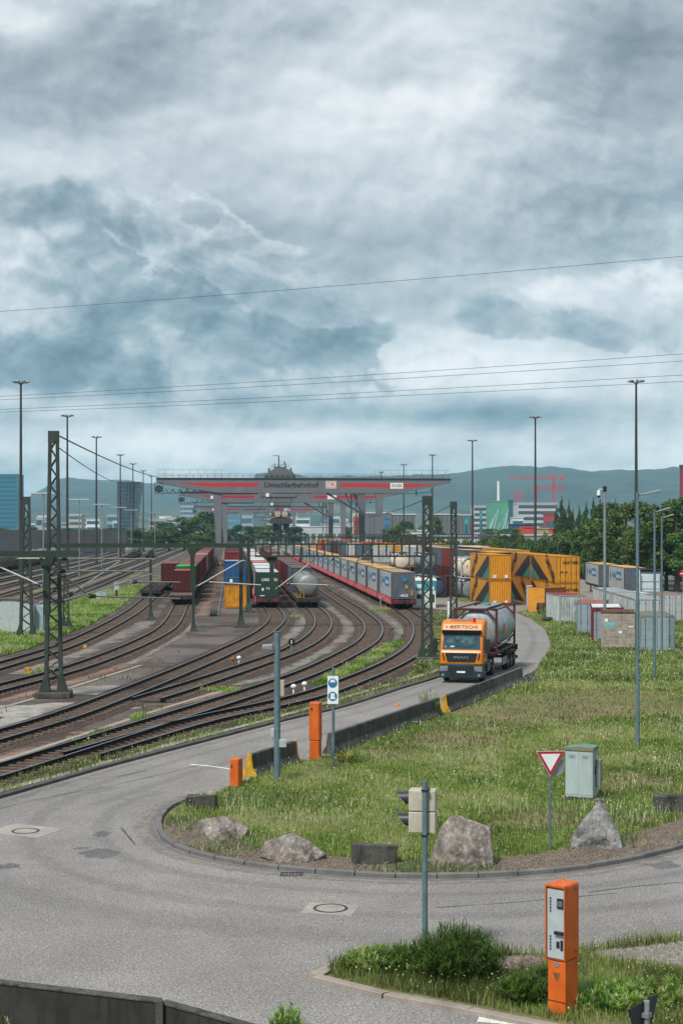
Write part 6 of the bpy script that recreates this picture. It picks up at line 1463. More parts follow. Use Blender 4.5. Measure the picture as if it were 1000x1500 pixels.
bm5 = beam('portal_beam', 'thin dark lattice beam high over the container rows beside the twin masts', at(500, 786, 205.5), at(720, 787, 205.5), .5, .5, m_cdark, True, 'portal beams of the overhead line')
def gpost(label, px, ty, w, base=1.0):
    p = G(*px); z1 = H + (HY - ty) * p.y / F; t = thing('portal_post', label, 'portal post', p, YR, 'green posts of the portals')
    mb = MB(); mb.box(-w / 2, w / 2, -w / 2, w / 2, .3, z1); mb.build('shaft', m_dgreen, t)
    mb = MB(); mb.box(-w * 1.9 * base, w * 1.9 * base, -w * 1.6, w * 1.6, 0, .22); mb.build('foundation', m_bar, t, bevel=.03)
    mb = MB(); mb.add([(-w * 1.1, -w * 1.1, .221), (w * 1.1, -w * 1.1, .221), (w * 1.1, w * 1.1, .221), (-w * 1.1, w * 1.1, .221), (-w * .55, -w * .55, .95), (w * .55, -w * .55, .95), (w * .55, w * .55, .95), (-w * .55, w * .55, .95)], [(3, 2, 1, 0), (4, 5, 6, 7), (0, 1, 5, 4), (1, 2, 6, 5), (2, 3, 7, 6), (3, 0, 4, 7)]); mb.build('foot', m_dgreen, t)
    return t
gpost('stout green portal post in front of the yellow stacked container', (353, 919), 784, .34)
gpost('green portal post just behind the stout one at the yellow container', (364, 897), 790, .38)
gpost('thin green portal post on the gravel near the maroon deck', (283.5, 924), 797, .2, .7)
gpost('green post with boxy head between the two left curving tracks', (221, 907), 806, .24)
gpost('green post of the far lattice beam by the red train', (545, 872), 787, .2, .5)
# cantilevers: pale tubes with insulators
def tubes(label, Y, segs, group='overhead line cantilevers', r=.045, ball=True):
    t = thing('cantilever', label, 'cantilever', at(segs[0][0], segs[0][1], Y), 0, group); o = Vector(t.location); mb = MB(); ins = MB()
    for x0, y0, x1, y1, dy in segs:
        a, b = at(x0, y0, Y) - o, at(x1, y1, Y + dy) - o; mb.tube([a, b], r, 8)
        for k in range(4): c = a.lerp(b, .03 + .012 * k); ins.tube([c, c + (b - a).normalized() * .05], r * 2.4, 8)
    mb.build('tube', m_tubew, t, smooth=True); ins.build('insulator', m_wire, t)
    return t
tubes('pale cantilever tubes reaching left from the near lattice mast', 76, [(66, 818, -10, 818, 1), (62, 858, -10, 826, 1)])
tubes('pale upper cantilever tube reaching out from the near lattice mast', 77, [(86, 818, 222, 819, 6), (84, 836, 217, 837, 6), (92, 842, 124, 867, 2)])
tubes('long diagonal cantilever tube rising from the near mast to the boxy-headed post', 78, [(80, 884, 222, 841, 20), (99, 874, 176, 822, 14)])
tubes('lower pale tubes between the near lattice mast and the boxy-headed post', 79, [(126, 873, 264, 877, 30), (192, 852, 264, 853, 30)], r=.05)
tubes('pale diagonal tube beside the thin post at the maroon deck', 131, [(285, 861, 355, 821, 0), (300, 852, 382, 857, 0)], r=.06)
tubes('pale diagonal tube in front of the silver tank wagon', 131, [(404, 863, 459, 821, 0), (420, 855, 480, 857, 0)], r=.06)
tubes('thin diagonal tube over the grey swap bodies', 131, [(512, 832, 548, 800, 0), (486, 818, 512, 832, 0)], r=.05)
def cable(name, label, pts, r, cat='cable', group=None, sag=0.0):
    a, b = Vector(pts[0]), Vector(pts[-1]); o = a; mb = MB(); P = [a.lerp(b, i / 24) - o - Vector((0, 0, sag * 4 * (i / 24) * (1 - i / 24))) for i in range(25)]; mb.tube(P, r, 6)
    c = mb.build(name, m_wire, loc=o); return tag(c, label, cat, group)
for k, (yl, yr) in enumerate([(453, 371), (577.5, 514), (582.5, 524.5), (596.5, 545), (600.5, 554.5)]):
    Y1 = 160; z = H + (HY - yr) * Y1 / F; Y0 = (z - H) * F / (HY - yl)
    a, b = at(0, yl, Y0), at(1000, yr, Y1); d = b - a
    cable('power_line', ['highest thin power line crossing the sky alone', 'upper line of the upper power line pair', 'lower line of the upper power line pair', 'upper line of the lower power line pair', 'lowest power line crossing the sky'][k], [a - d * .3, b + d * .3], .026, 'power line', 'power lines across the sky', .5)
cable('stay_wire', 'heavy wire sloping down from the top of the near lattice mast towards the crane', [at(84, 637, 78), at(232, 699, 190)], .04, 'wire', 'wires of the overhead line', .3)
cable('stay_wire', 'thinner wire sloping down from below the top of the near lattice mast', [at(84, 654, 78), at(166, 705, 170)], .03, 'wire', 'wires of the overhead line', .2)
cable('stay_wire', 'wire sloping away from the top of the wide lattice mast', [at(626, 730, 99.5), at(540, 757, 190)], .035, 'wire', 'wires of the overhead line', .2)
cable('stay_wire', 'wire sloping away from the top of the slim lattice mast', [at(662, 738, 125), at(635, 752, 190)], .035, 'wire', 'wires of the overhead line', .1)
for k, (u, z) in enumerate([(-5.8, 5.6), (-10.2, 5.6), (3.9, 5.6), (8.3, 5.6), (13.0, 5.6), (-20.5, 5.6), (-25, 5.6), (-34, 5.6)]):
    cable('contact_wire', 'thin contact wire running above a track, %s of those over the yard' % ORD[k], [yard(u, 131 if k < 5 else 80, z), yard(u, 330, z)], .014, 'wire', 'contact wires', 0)
# hut, yellow marker posts, white post, signals
p = G(10, 929); t = thing('utility_hut', 'corrugated pale hut with rounded roof on the lawn', 'hut', p, R(2))
mh = M('hut_white', '#a9b4b4', rough=.6, var=.1, streak=.3, streak_col='#5f6a66')
mb = MB(); pr = [(-2.2, 0), (-2.2, 2.35)] + [(2.2 * math.cos(a), 2.35 + .55 * math.sin(a)) for a in [math.pi * (1 - i / 10) for i in range(1, 10)]] + [(2.2, 2.35), (2.2, 0)]
mb.prism(pr, 0, 3.2, 'xz'); mb.build('shell', mh, t)
mb = MB(); corr(mb, 'x', -2.15, 2.15, -.005, .05, 2.5, -1, .2, .03); mb.build('corrugated_front', mh, t)
mb = MB(); mb.box(1.6, 2.9, .6, 2.6, 0, 2.3); mb.build('annex', M('hut_blue', '#8fa5ac', rough=.6), t)
mb = MB(); mb.prism([(x * 1.03, z + .04) for x, z in pr[2:-2]] + [(x * .98, z - .02) for x, z in pr[2:-2]][::-1], -.1, 3.3, 'xz'); mb.build('roof_edge', M('hut_roof', '#5b4a44', rough=.8), t)
for k, (x, y, lb_) in enumerate([(145, 880, 'pale relay cabinet on the lawn, nearest the lattice mast'), (153, 879, 'pale relay cabinet on the lawn, between two others'), (171, 880, 'taller pale relay cabinet on a post beside the pale duct')]):
    t = thing('relay_cabinet', lb_, 'cabinet', G(x, y), YR, 'relay cabinets on the lawn'); z0 = 1.3 if k == 2 else .15
    mb = MB(); mb.box(-.3, .3, -.2, .2, z0, z0 + .95); mb.build('housing', m_greycab, t, bevel=.02); mb = MB(); mb.box(-.12, .12, -.12, .12, 0, z0 - .002); mb.build('stand', m_steel, t)
    mb = MB(); mb.box(-.34, .34, -.24, .24, z0 + .952, z0 + 1.0); mb.build('lid', m_panel, t)
pstrip('cable_duct', [(148, 896), (160, 886), (176, 876), (196, 866), (204, 860)], .5, .04, m_conc, .05)
p = G(657, 913); t = thing('marker_post', 'white concrete post standing beside the slim lattice mast', 'post', p); mb = MB(); mb.box(-.13, .13, -.13, .13, 0, 2.1); mb.build('shaft', m_wht, t, bevel=.02); mb = MB(); mb.box(-.16, .16, -.16, .16, 2.102, 2.16); mb.build('cap', m_galv, t)
for k, (x, y) in enumerate([(341, 974), (350, 972), (430, 1016), (446, 1012)]):
    mb = MB(); mb.tube([(0, 0, 0), (0, 0, .3)], .05, 8); mb.lathe([(.05, .3), (.15, .34), (.15, .42), (.05, .5)], n=12); o = mb.build('track_marker', m_wht if k != 0 else M('rusty_box', '#8a5a3a', rough=.8), loc=G(x, y)); tag(o, ['rusty little marker on the ballast between two curving tracks', 'small white marker beside the rusty one on the ballast', 'small white marker between the outer curving tracks', 'second small white marker nearer the mandatory sign'][k], 'marker', 'small track markers')
p = G(427, 955); t = thing('shunting_signal', 'small dark dwarf signal standing between curving tracks', 'signal', p); mb = MB(); mb.tube([(0, 0, 0), (0, 0, .5)], .05, 8); mb.build('stand', m_galv, t); mb = MB(); mb.lathe([(.24, -.05), (.24, .08)], c=(0, 0, .72), axis='y', n=20); h_ = mb.build('signal_disc', m_black, t); mb = MB(); mb.box(-.03, .03, -.07, -.052, .6, .84); mb.build('white_bar', m_wht, h_)
for k, (x, y) in enumerate([(433, 887), (557, 888), (565, 889)]):
    t = thing('buffer_post', ['small pale post between the tank wagon and green container wagon', 'small pale post at the corner of the red train', 'second small pale post at the corner of the red train'][k], 'post', G(x, y)); mb = MB(); mb.box(-.07, .07, -.07, .07, 0, .9); mb.build('shaft', m_galv, t); mb = MB(); mb.box(-.16, .16, -.06, .06, .902, 1.15); mb.build('plate', m_conc, t)
mb = MB(); mb.box(-.18, .18, -.15, .15, 0, .42); o = mb.build('marker_stone', m_yel, loc=G(41, 988), bevel=.03); tag(o, 'yellow block standing between the two lawn-side tracks', 'marker')
mb = MB(); mb.box(-.14, .14, -.1, .1, 0, .25); o = mb.build('marker_stone', m_yel, loc=G(125, 950), bevel=.03); tag(o, 'small yellow block on the cinder path between tracks', 'marker')
# buffer stop in the middle
p = G(312, 903); t = thing('cable_drum_rail', 'dark steel rail end with chain cover at the end of the crane rail', 'rail end', p, YR); mb = MB(); mb.box(-.35, -.2, 0, 9, 0, .25).box(.2, .35, 0, 9, 0, .25).box(-.1, .1, 0, 9, .05, .3); mb.build('rail', m_steel, t)
# left storage tracks: tank wagons and cars far off
cc = [('#2f7a4a', 'green-topped'), ('#4b4744', 'dark'), ('#5d5550', 'brownish'), ('#7f8a8c', 'grey'), ('#8d9799', 'pale grey'), ('#7f8a8c', 'dull grey'), ('#a5a8a6', 'whitish'), ('#8e8a86', 'worn grey'), ('#6d5a52', 'rusty')]
for i in range(12):
    u, v = (-47.5, 232 + i * 15.2)
    o = wag(W_tank, u, v, '%s tank wagon of the long row on the storage tracks' % ORD[i], 'tank wagons on the storage tracks')
for i in range(6):
    wag(W_deck, -52, 215 + i * 15.2, '%s wagon in the outermost row on the storage tracks' % ORD[i], 'wagons in the outermost row')
    cont('c20', ['green', 'maroon', 'grey', 'slate', 'white', 'maroon'][i], yard(-52, 219 + i * 15.2, 1.21), YR, '%s box on the outermost row of the storage tracks, %s along' % (['green', 'maroon', 'grey', 'slate', 'white', 'maroon'][i], ORD[i]), 'boxes on the outermost row')
for i, u in enumerate((-29.5, -29.5, -25)):
    wag(W_tank, u, 430 + (i % 2) * 15 + i * 10, '%s tank wagon of the far group before the trees' % ORD[i], 'tank wagons before the far trees')

# ------------------------------------------------------------------ trees
TP = [make_tree('x', 11 + i, 14, 5.0, 'round', pal, 5200, .55) for i, pal in enumerate((G_DARK, G_MID, G_OLIVE, G_DARK))]
PP = [make_tree('x', 31 + i, 18, 2.3, 'poplar', G_DARK, 4200, .5, name='poplar') for i in range(2)]
SP = [make_tree('x', 41 + i, 4, 3.0, 'shrub', pal, 2600, .38, name='shrub', cat='shrub') for i, pal in enumerate((G_MID, G_DARK, G_OLIVE))]
def plant(protos, base_h, x, top, Y, wid, label, group, i=0, z=0, wscale=1.0, crown_r=5.0):
    hgt = H + (HY - top) * Y / F; s = hgt / base_h; w = wid * Y / F / 2 / crown_r
    p = protos[i % len(protos)]
    return dup(p, ((x - CX) * Y / F, Y, z), i * 1.3, label, group, scale=(w, w, s))
big = [(990, 745, 208, 110), (958, 742, 226, 100), (915, 726, 250, 100), (872, 756, 262, 90), (1012, 765, 200, 80), (900, 765, 240, 80), (940, 770, 232, 80), (850, 773, 268, 76), (975, 780, 212, 80), (822, 782, 280, 66), (885, 788, 255, 80), (925, 788, 238, 70), (1030, 735, 215, 120), (1000, 728, 250, 110)]
names_big = ['nearest', 'broad', 'tallest', 'rounded', 'low', 'inner', 'dense', 'hedge-side', 'drooping', 'outermost', 'squat', 'middle', 'edge', 'back']
for k, (x, top, Y, w) in enumerate(big): plant(TP, 14.0, x, top, Y, w, '%s dark broadleaf tree of the wooded bank beside the parked trailers' % names_big[k], 'trees of the wooded bank', k)
pop = [(822, 726, 20), (833, 733, 18), (848, 740, 16), (858, 735, 20), (868, 728, 22), (878, 730, 20), (815, 738, 16), (839, 744, 14), (886, 737, 16), (901, 731, 14), (826, 745, 20)]
for k, (x, top, w) in enumerate(pop): plant(PP, 18.0, x, top, 430 + k * 6, w, '%s tall slim poplar counted along the row behind the wooded bank' % ORD[k], 'poplars behind the bank', k, crown_r=2.3)
for k in range(22):
    x = 572 + k * 13.5 + rnd.uniform(-4, 4); Y = 400 - k * 6.5 + rnd.uniform(-8, 8)
    plant(SP, 4.0, x, rnd.choice([778, 782, 785, 781]) + (4 if 640 < x < 690 else 0), Y, rnd.uniform(30, 48), '%s bushy shrub of the hedge behind the container yard' % ORD[k], 'shrubs of the hedge behind the yard', k, crown_r=3.0)
for k, (x, top, Y, w) in enumerate([(592, 765, 520, 40), (640, 757, 600, 26), (570, 772, 520, 40), (752, 772, 420, 30), (735, 785, 380, 34)]): plant(TP, 14.0, x, top, Y, w, '%s dark tree rising above the hedge behind the yard' % ORD[k], 'trees above the hedge', k)
for k, (x, top, Y, w) in enumerate([(300, 752, 560, 60), (270, 758, 590, 50), (322, 768, 520, 45), (248, 770, 600, 46), (345, 770, 640, 40), (296, 785, 480, 40), (370, 768, 700, 40), (400, 770, 720, 40), (430, 772, 740, 40), (225, 776, 620, 40), (240, 762, 700, 44), (318, 757, 640, 44)]):
    plant(TP, 14.0, x, top, Y, w, '%s leafy tree of the clump beyond the storage tracks and crane leg' % ORD[k], 'trees beyond the storage tracks', k)
for k in range(16): plant(TP, 14.0, -20 + k * 17 + rnd.uniform(-5, 5), 775 + rnd.uniform(-3, 4), 900 + rnd.uniform(-80, 120), 40, '%s distant tree of the green line below the city' % ORD[k], 'distant trees below the city', k)
for k in range(9): plant(TP, 14.0, 5 + k * 24, 778 + rnd.uniform(-3, 3), 620 + rnd.uniform(-30, 60), 36, '%s dark bush-like tree above the grey noise wall' % ORD[k], 'trees above the noise wall', k)
for k in range(14): plant(TP, 14.0, 400 + k * 31 + rnd.uniform(-9, 9), 772 + rnd.uniform(-5, 2), 900 + rnd.uniform(-60, 160), 34, '%s distant tree among the warehouses beyond the cranes' % ORD[k], 'distant trees among warehouses', k)

# ------------------------------------------------------------------ city
def bld(name, label, x0, x1, top, Y, depth, wall, bands=0, glass_=None, rows=None, base=0, cols=0, roof=None, lean=0, rz=0):
    X0, X1 = (x0 - CX) * Y / F, (x1 - CX) * Y / F; hgt = H + (HY - top) * Y / F; W = X1 - X0
    t = thing(name, label, 'building', ((X0 + X1) / 2, Y, 0), rz); mb = MB()
    if lean: mb.prism([(-W / 2, 0), (-W / 2, hgt), (W / 2 - lean, hgt), (W / 2 + lean * .3, 0)], 0, depth, 'xz')
    else: mb.box(-W / 2, W / 2, 0, depth, 0, hgt)
    mb.build('wall', wall, t)
    n = bands
    for i in range(n):
        z0 = base + (hgt - base) * (i + .25) / n; z1 = base + (hgt - base) * (i + .78) / n; mb = MB(); q = lean * (z1 / hgt) if lean else 0
        if cols:
            for c_ in range(cols):
                a = -W / 2 + W * (c_ + .15) / cols; b = -W / 2 + (W - q) * (c_ + .85) / cols; mb.box(a, b, -.12, .3, z0, z1)
        else: mb.box(-W / 2 + W * .03, W / 2 - W * .03 - q, -.12, .3, z0, z1)
        mb.build('window_band', glass_, t)
    mb = MB(); mb.box(-W / 2 - .3, W / 2 + .3 - lean, -.3, depth + .3, hgt + .01, hgt + max(.5, hgt * .03)); mb.build('roof', roof or wall, t)
    return t, W, hgt
m_gt = M('tower_glass', '#2f6f82', rough=.2, var=.1, scale=.05); m_gd = M('dark_glass_wall', '#27323c', rough=.25, var=.3, scale=.2); m_gb = glass('blue_band', '#33566a')
m_wb = M('pale_wall', '#a9aeb0', rough=.8, var=.1, scale=.1); m_gw = M('grey_hall', '#5b5d60', rough=.8, var=.2, scale=.08); m_wr = M('white_roof', '#c2c8c9', rough=.7, var=.08, scale=.1)
m_gg = M('green_cladding', '#4f8f74', rough=.6, var=.12, scale=.1); m_bg = M('blue_grey_wall', '#6f8088', rough=.7, var=.1, scale=.1); m_wall = M('noise_wall', '#3d3f43', rough=.9, var=.15, scale=.2, streak=.2)
m_ored = M('crane_tower_red', '#b5303e', rough=.6); m_tealb = M('teal_cladding', '#2f8d94', rough=.6, var=.1)
bld('office_tower', 'teal glass tower at the edge of the picture behind the tall mast', -40, 26, 697, 1500, 30, m_gt, 14, M('tower_band', '#265b6e', rough=.15, var=.1))
bld('office_tower', 'dark leaning glass tower between the light masts', 172, 198, 708, 1500, 24, m_gd, 14, M('tower_pane', '#3c4d5c', rough=.15, var=.3, scale=.2), cols=6, lean=-5)
bld('office_block', 'pale gridded office block behind the end of the second crane', 264, 285, 735, 1300, 20, M('lilac_wall', '#8f9fae', rough=.7), 8, m_gb, cols=8)
bld('office_block', 'blue banded low office beyond the crane leg', 325, 352, 754, 1400, 20, m_bg, 4, M('cyan_band', '#3f8297', rough=.2))
bld('office_block', 'grey-white banded office building under the red tower cranes', 757, 816, 738, 1250, 40, m_wb, 6, M('band_dark', '#3f474d', rough=.3), cols=0)
bld('office_block', 'flat grey slab building beside the striped green building', 693, 714, 742, 1300, 30, m_wb, 6, M('band_dark'))
t, W, hg = bld('office_block', 'green building with pale diagonal stripes below the white chimney', 716, 744, 735, 1150, 25, m_gg, 0)
mb = MB()
for i in range(9): x = -W / 2 + i * W / 7 - W * .25; mb.bar((max(x, -W / 2), -.2, hg * (.12 + .05 * (i % 3))), (min(x + W * .3, W / 2), -.2, hg * (.45 + .12 * (i % 4))), .6, .25)
mb.build('pale_stripe', M('pale_stripes', '#a7bec8', rough=.5), t)
bld('office_block', 'dark teal annex beside the striped green building', 744.3, 751, 734, 1150, 25, M('teal_dark', '#2a5a60', rough=.4), 0)
p = Vector(((729.5 - CX) * 1250 / F, 1250, 0)); t = thing('chimney', 'slim white chimney rising behind the striped green building', 'chimney', p); mb = MB(); mb.tube([(0, 0, 0), (0, 0, 48.7)], 1.25, 16, 1.0); mb.build('stack', M('chimney_white', '#d5dadb', rough=.6), t, smooth=True); mb = MB(); mb.tube([(0, 0, 48.71), (0, 0, 49.5)], 1.1, 16); mb.build('rim', m_galv, t)
p = Vector(((1004 - CX) * 700 / F, 700, 0)); t = thing('chimney', 'thick dark red tower at the edge of the picture above the trees', 'chimney', p); mb = MB(); mb.tube([(0, 0, 0), (0, 0, 37.5)], 2.9, 20); mb.build('stack', M('tower_maroon', '#7d2038', rough=.7, var=.1), t, smooth=True); mb = MB(); mb.tube([(0, 0, 37.51), (0, 0, 38.6)], 3.2, 20); mb.build('rim', m_cdark, t)
halls = [(537, 574, 752, 830, 'grey'), (575, 608, 754, 830, 'grey'), (638, 672, 754, 820, 'grey'), (672.5, 694, 755, 820, 'grey')]
for k, (x0, x1, top, Y, _) in enumerate(halls):
    t, W, hg = bld('warehouse', '%s long grey hall with white roof edge beyond the container yard' % ORD[k], x0, x1, top, Y, 40, m_gw, 0, roof=m_wr); t['group'] = 'grey halls beyond the yard'; mb = MB()
    for i in range(int(W / 2.2)): mb.box(-W / 2 + i * 2.2 + .3, -W / 2 + i * 2.2 + .8, -.1, -.01, 1, hg - .5)
    mb.build('wall_panel', M('hall_panel', '#6d6f73', rough=.8), t)
lows = [(558, 610, 784, 790, 560), (600, 640, 778, 790, 640), (425, 505, 772, 780, 900), (385, 425, 776, 780, 880), (470, 520, 768, 780, 1000), (640, 735, 786, 790, 560)]
for k, (x0, x1, top, _, Y) in enumerate(lows):
    t, W, hg = bld('warehouse', '%s low white depot roof among the trees beyond the yard' % ORD[k], x0, x1, top, Y, 25, m_wb, 0, roof=m_wr); t['group'] = 'low white depots'
    mb = MB(); [mb.box(-W / 2 + i * 4 + .5, -W / 2 + i * 4 + 3.2, -.08, -.01, .2, hg * .6) for i in range(int(W / 4))]; mb.build('dock_door', M('dock_grey', '#4d5358', rough=.7), t)
t, W, hg = bld('billboard_building', 'pale building wall carrying a large orange poster', 516, 528, 749, 800, 14, m_wb, 0)
mb = MB(); mb.box(-1.6, 1.7, -.25, -.05, 6, 15.5); q = mb.build('poster', M('poster_orange', '#b5562f', rough=.6, var=.5, scale=.35, col2='#2b2626'), t)
t, W, hg = bld('goods_shed', 'large white shed with gridded wall beyond the hedge', 712, 822, 785, 520, 30, M('grid_wall', '#8d9296', rough=.7, var=.08), 0, roof=M('shed_roof', '#9aa0a4', rough=.8))
mb = MB(); [mb.box(-W / 2 + i * 1.3, -W / 2 + i * 1.3 + .1, -.08, -.005, 0, hg) for i in range(int(W / 1.3))]; [mb.box(-W / 2, W / 2, -.1, -.081, z, z + .08) for z in (1, 2.2, 3.4, 4.6)]; mb.build('wall_grid', M('grid_line', '#5d6266', rough=.8), t)
for k, (x0, x1, top, c, nm_) in enumerate([(752, 766, 776, '#b5562f', 'orange'), (766, 782, 773, '#b83c2c', 'red'), (782, 803, 775, '#9b8f6a', 'olive'), (803, 823, 775, '#b5502f', 'rust orange'), (800, 817, 781, '#d29a1c', 'yellow'), (748, 782, 769, '#1f4a6d', 'blue gabled')]):
    t, W, hg = bld('depot_roof', '%s storage roof beyond the gridded white shed' % nm_, x0, x1, top, 600 + k * 9, 10, M('depot_' + nm_.replace(' ', '_'), c, rough=.7), 0); t['group'] = 'coloured storage roofs'
t, W, hg = bld('office_block', 'white cube building below the banded office', 750, 766, 759, 900, 12, m_wr, 2, m_gb); t, W, hg = bld('shop_building', 'red box building beside the poplars', 799, 812, 754, 900, 12, M('box_red', '#a52a34', rough=.6), 1, m_gb)
t, W, hg = bld('kiosk_tower', 'narrow teal tower among the grey halls', 680, 685, 759, 800, 4, m_tealb, 1, m_gb); t, W, hg = bld('kiosk_tower', 'tall thin teal tower beside the grey slab', 703, 706, 750, 800, 4, m_tealb, 1, m_gb)
t, W, hg = bld('kiosk_tower', 'blue tower beside the hinged crane leg and grey halls', 563, 570, 760, 790, 4, M('tower_blue', '#2f6f9c', rough=.6), 1, m_gb)
def towercrane(label, x, ytop, Y, j0, j1, group='red tower cranes over the city'):
    p = Vector(((x - CX) * Y / F, Y, 0)); hg = H + (HY - ytop) * Y / F; t = thing('tower_crane', label, 'tower crane', p, 0, group); mb = MB(); w = 1.1
    for sx in (-w, w):
        for sy in (-w, w): mb.bar((sx, sy, 0), (sx, sy, hg), .45)
    z = 0; s = 1
    while z < hg - 3: mb.bar((-w * s, -w, z), (w * s, -w, z + 3), .32); s = -s; z += 3
    mb.build('mast', m_ored, t)
    a, b = (j0 - x) * Y / F, (j1 - x) * Y / F; mb = MB()
    for z, sy in ((0, -.9), (0, .9), (2.0, 0)): mb.bar((a, sy, hg + z), (b, sy, hg + z), .5)
    n = int(abs(b - a) / 2.4)
    for i in range(n): xx = a + (b - a) * i / n; mb.bar((xx, -.9, hg), (xx + (b - a) / n, 0, hg + 2), .3)
    mb.build('jib', m_ored, t)
    mb = MB(); mb.box(b - 4, b, -1.2, 1.2, hg - 2, hg + .5) ; mb.build('counterweight', m_ored, t)
    mb = MB(); mb.box(-1.5, 1.5, -1.5, 1.5, hg - 3, hg - .3); mb.build('slewing_cab', m_ored, t)
    mb = MB(); mb.bar((0, 0, hg), (0, 0, hg + 5.5), .5).bar((0, 0, hg + 5.5), (a * .6, 0, hg + 2), .15).bar((0, 0, hg + 5.5), (b, 0, hg + 2), .15); mb.build('tie', m_ored, t)
towercrane('biggest red tower crane with the long jib over the banded office', 810, 701, 1500, 744, 826); towercrane('second red tower crane with a lower jib behind the tall mast', 786, 716, 1500, 776, 823); towercrane('smallest red tower crane beside the striped green building', 756, 726, 1500, 752, 765)
r5 = random.Random(12); pal_c = [('#c5ccd0', 'pale'), ('#8f989d', 'grey'), ('#a9b6bf', 'blue-grey'), ('#d6d9d8', 'white'), ('#7a848b', 'dark grey'), ('#b0a696', 'beige')]
for k in range(46):
    x = r5.uniform(0, 250) if k < 26 else r5.uniform(340, 700); Y = r5.uniform(1250, 2400); w = r5.uniform(9, 26); top = HY + 19140 / Y - r5.uniform(17, 34); c, nm_ = r5.choice(pal_c)
    t, W, hg = bld('city_building', '%s far city building, the %s one in the low skyline %s' % (nm_, ORD[k % 38], 'beside the leaning tower' if k < 26 else 'beyond the cranes'), x, x + w, top, Y, 20, M('city_' + nm_.replace(' ', '_').replace('-', '_'), c, rough=.8, var=.1, scale=.1), r5.choice([2, 3, 4]), m_gb, roof=m_wr if r5.random() < .5 else None); t['group'] = 'far buildings of the low skyline'
# noise wall across the storage tracks' far side
for k in range(7):
    a = at(-30 + k * 31, 775, 560); mb = MB(); X0, X1 = (-30 + k * 31 - CX) * 560 / F, (-30 + (k + 1) * 31 - CX) * 560 / F; mb.box(X0 + .05, X1 - .05, 558, 559, 0, 8.2 + .15 * (k % 2)); o = mb.build('noise_wall', m_wall); tag(o, '%s dark grey panel section of the long wall behind the tank wagons' % ORD[k], 'wall', 'sections of the grey noise wall')
# ------------------------------------------------------------------ hills
m_hill = M('forest_hill', '#1f2f28', rough=1, var=.6, scale=.009, world=True, bump=.0, col2='#2a3f33', patch=.8)
m_suburb = M('wooded_suburb', '#26362b', rough=1, var=.4, scale=.02, world=True, col2='#4c5548')
def hill(name, prof, Y, depth, mat, seed=0, rough_=6):
    """ridge heights (photo x, y of the skyline) built as a hill with depth: rises from its foot to the ridge and falls behind"""
    xs = np.array([p[0] for p in prof]); ys = np.array([p[1] for p in prof]); n = 220; px = np.linspace(xs[0], xs[-1], n); hy = np.interp(px, xs, ys); k = np.ones(7) / 7; hy = np.convolve(np.pad(hy, 3, 'edge'), k, 'valid')
    m = 26; V = []
    for j in range(m):
        t = j / (m - 1); yy = Y - depth * .8 + depth * 1.5 * t; f = math.sin(min(1, t / .55) * math.pi / 2) ** 1.2 if t < .55 else math.cos((t - .55) / .45 * math.pi / 2)
        for i in range(n):
            X = (px[i] - CX) * Y / F; hh = max(0, H + (HY - hy[i]) * Y / F) * f + (noise.fractal(Vector((X * .0025, yy * .0025, seed)), .8, 2, 4) * 30 * f * (1 - abs(f - .5) * .6) if 0 < t < .5 else 0) + noise.noise(Vector((X * .02, yy * .02, seed))) * rough_ * f
            V.append((X, yy, hh))
    fs = [(j * n + i, j * n + i + 1, (j + 1) * n + i + 1, (j + 1) * n + i) for j in range(m - 1) for i in range(n - 1)]
    mb = MB(); mb.add(V, fs); o = mb.build(name, mat, smooth=False); o.data.polygons.foreach_set('use_smooth', [True] * len(fs)); return tag(o, kind='structure')
hill('hill', [(-300, 760), (20, 752), (60, 742), (96, 704), (110, 702), (180, 703), (230, 709), (300, 716), (400, 730), (500, 745), (600, 757)], 6200, 1800, m_hill, 1)
hill('hill', [(380, 700), (430, 699), (500, 699), (560, 697), (640, 695), (700, 690), (740, 688), (790, 687), (812, 686), (850, 690), (900, 690), (960, 688), (1000, 689), (1100, 695), (1300, 710)], 5600, 2000, m_hill, 2)
hill('hill', [(-600, 735), (-100, 728), (0, 730), (60, 735), (150, 730), (300, 728), (450, 735), (600, 745), (700, 760)], 10500, 2500, m_hill, 3)
hill('hill', [(-200, 757), (0, 756), (100, 754), (200, 752), (300, 748), (380, 746), (480, 742), (560, 748), (640, 752), (760, 756), (900, 757), (1100, 757)], 3600, 900, m_suburb, 4, 9)
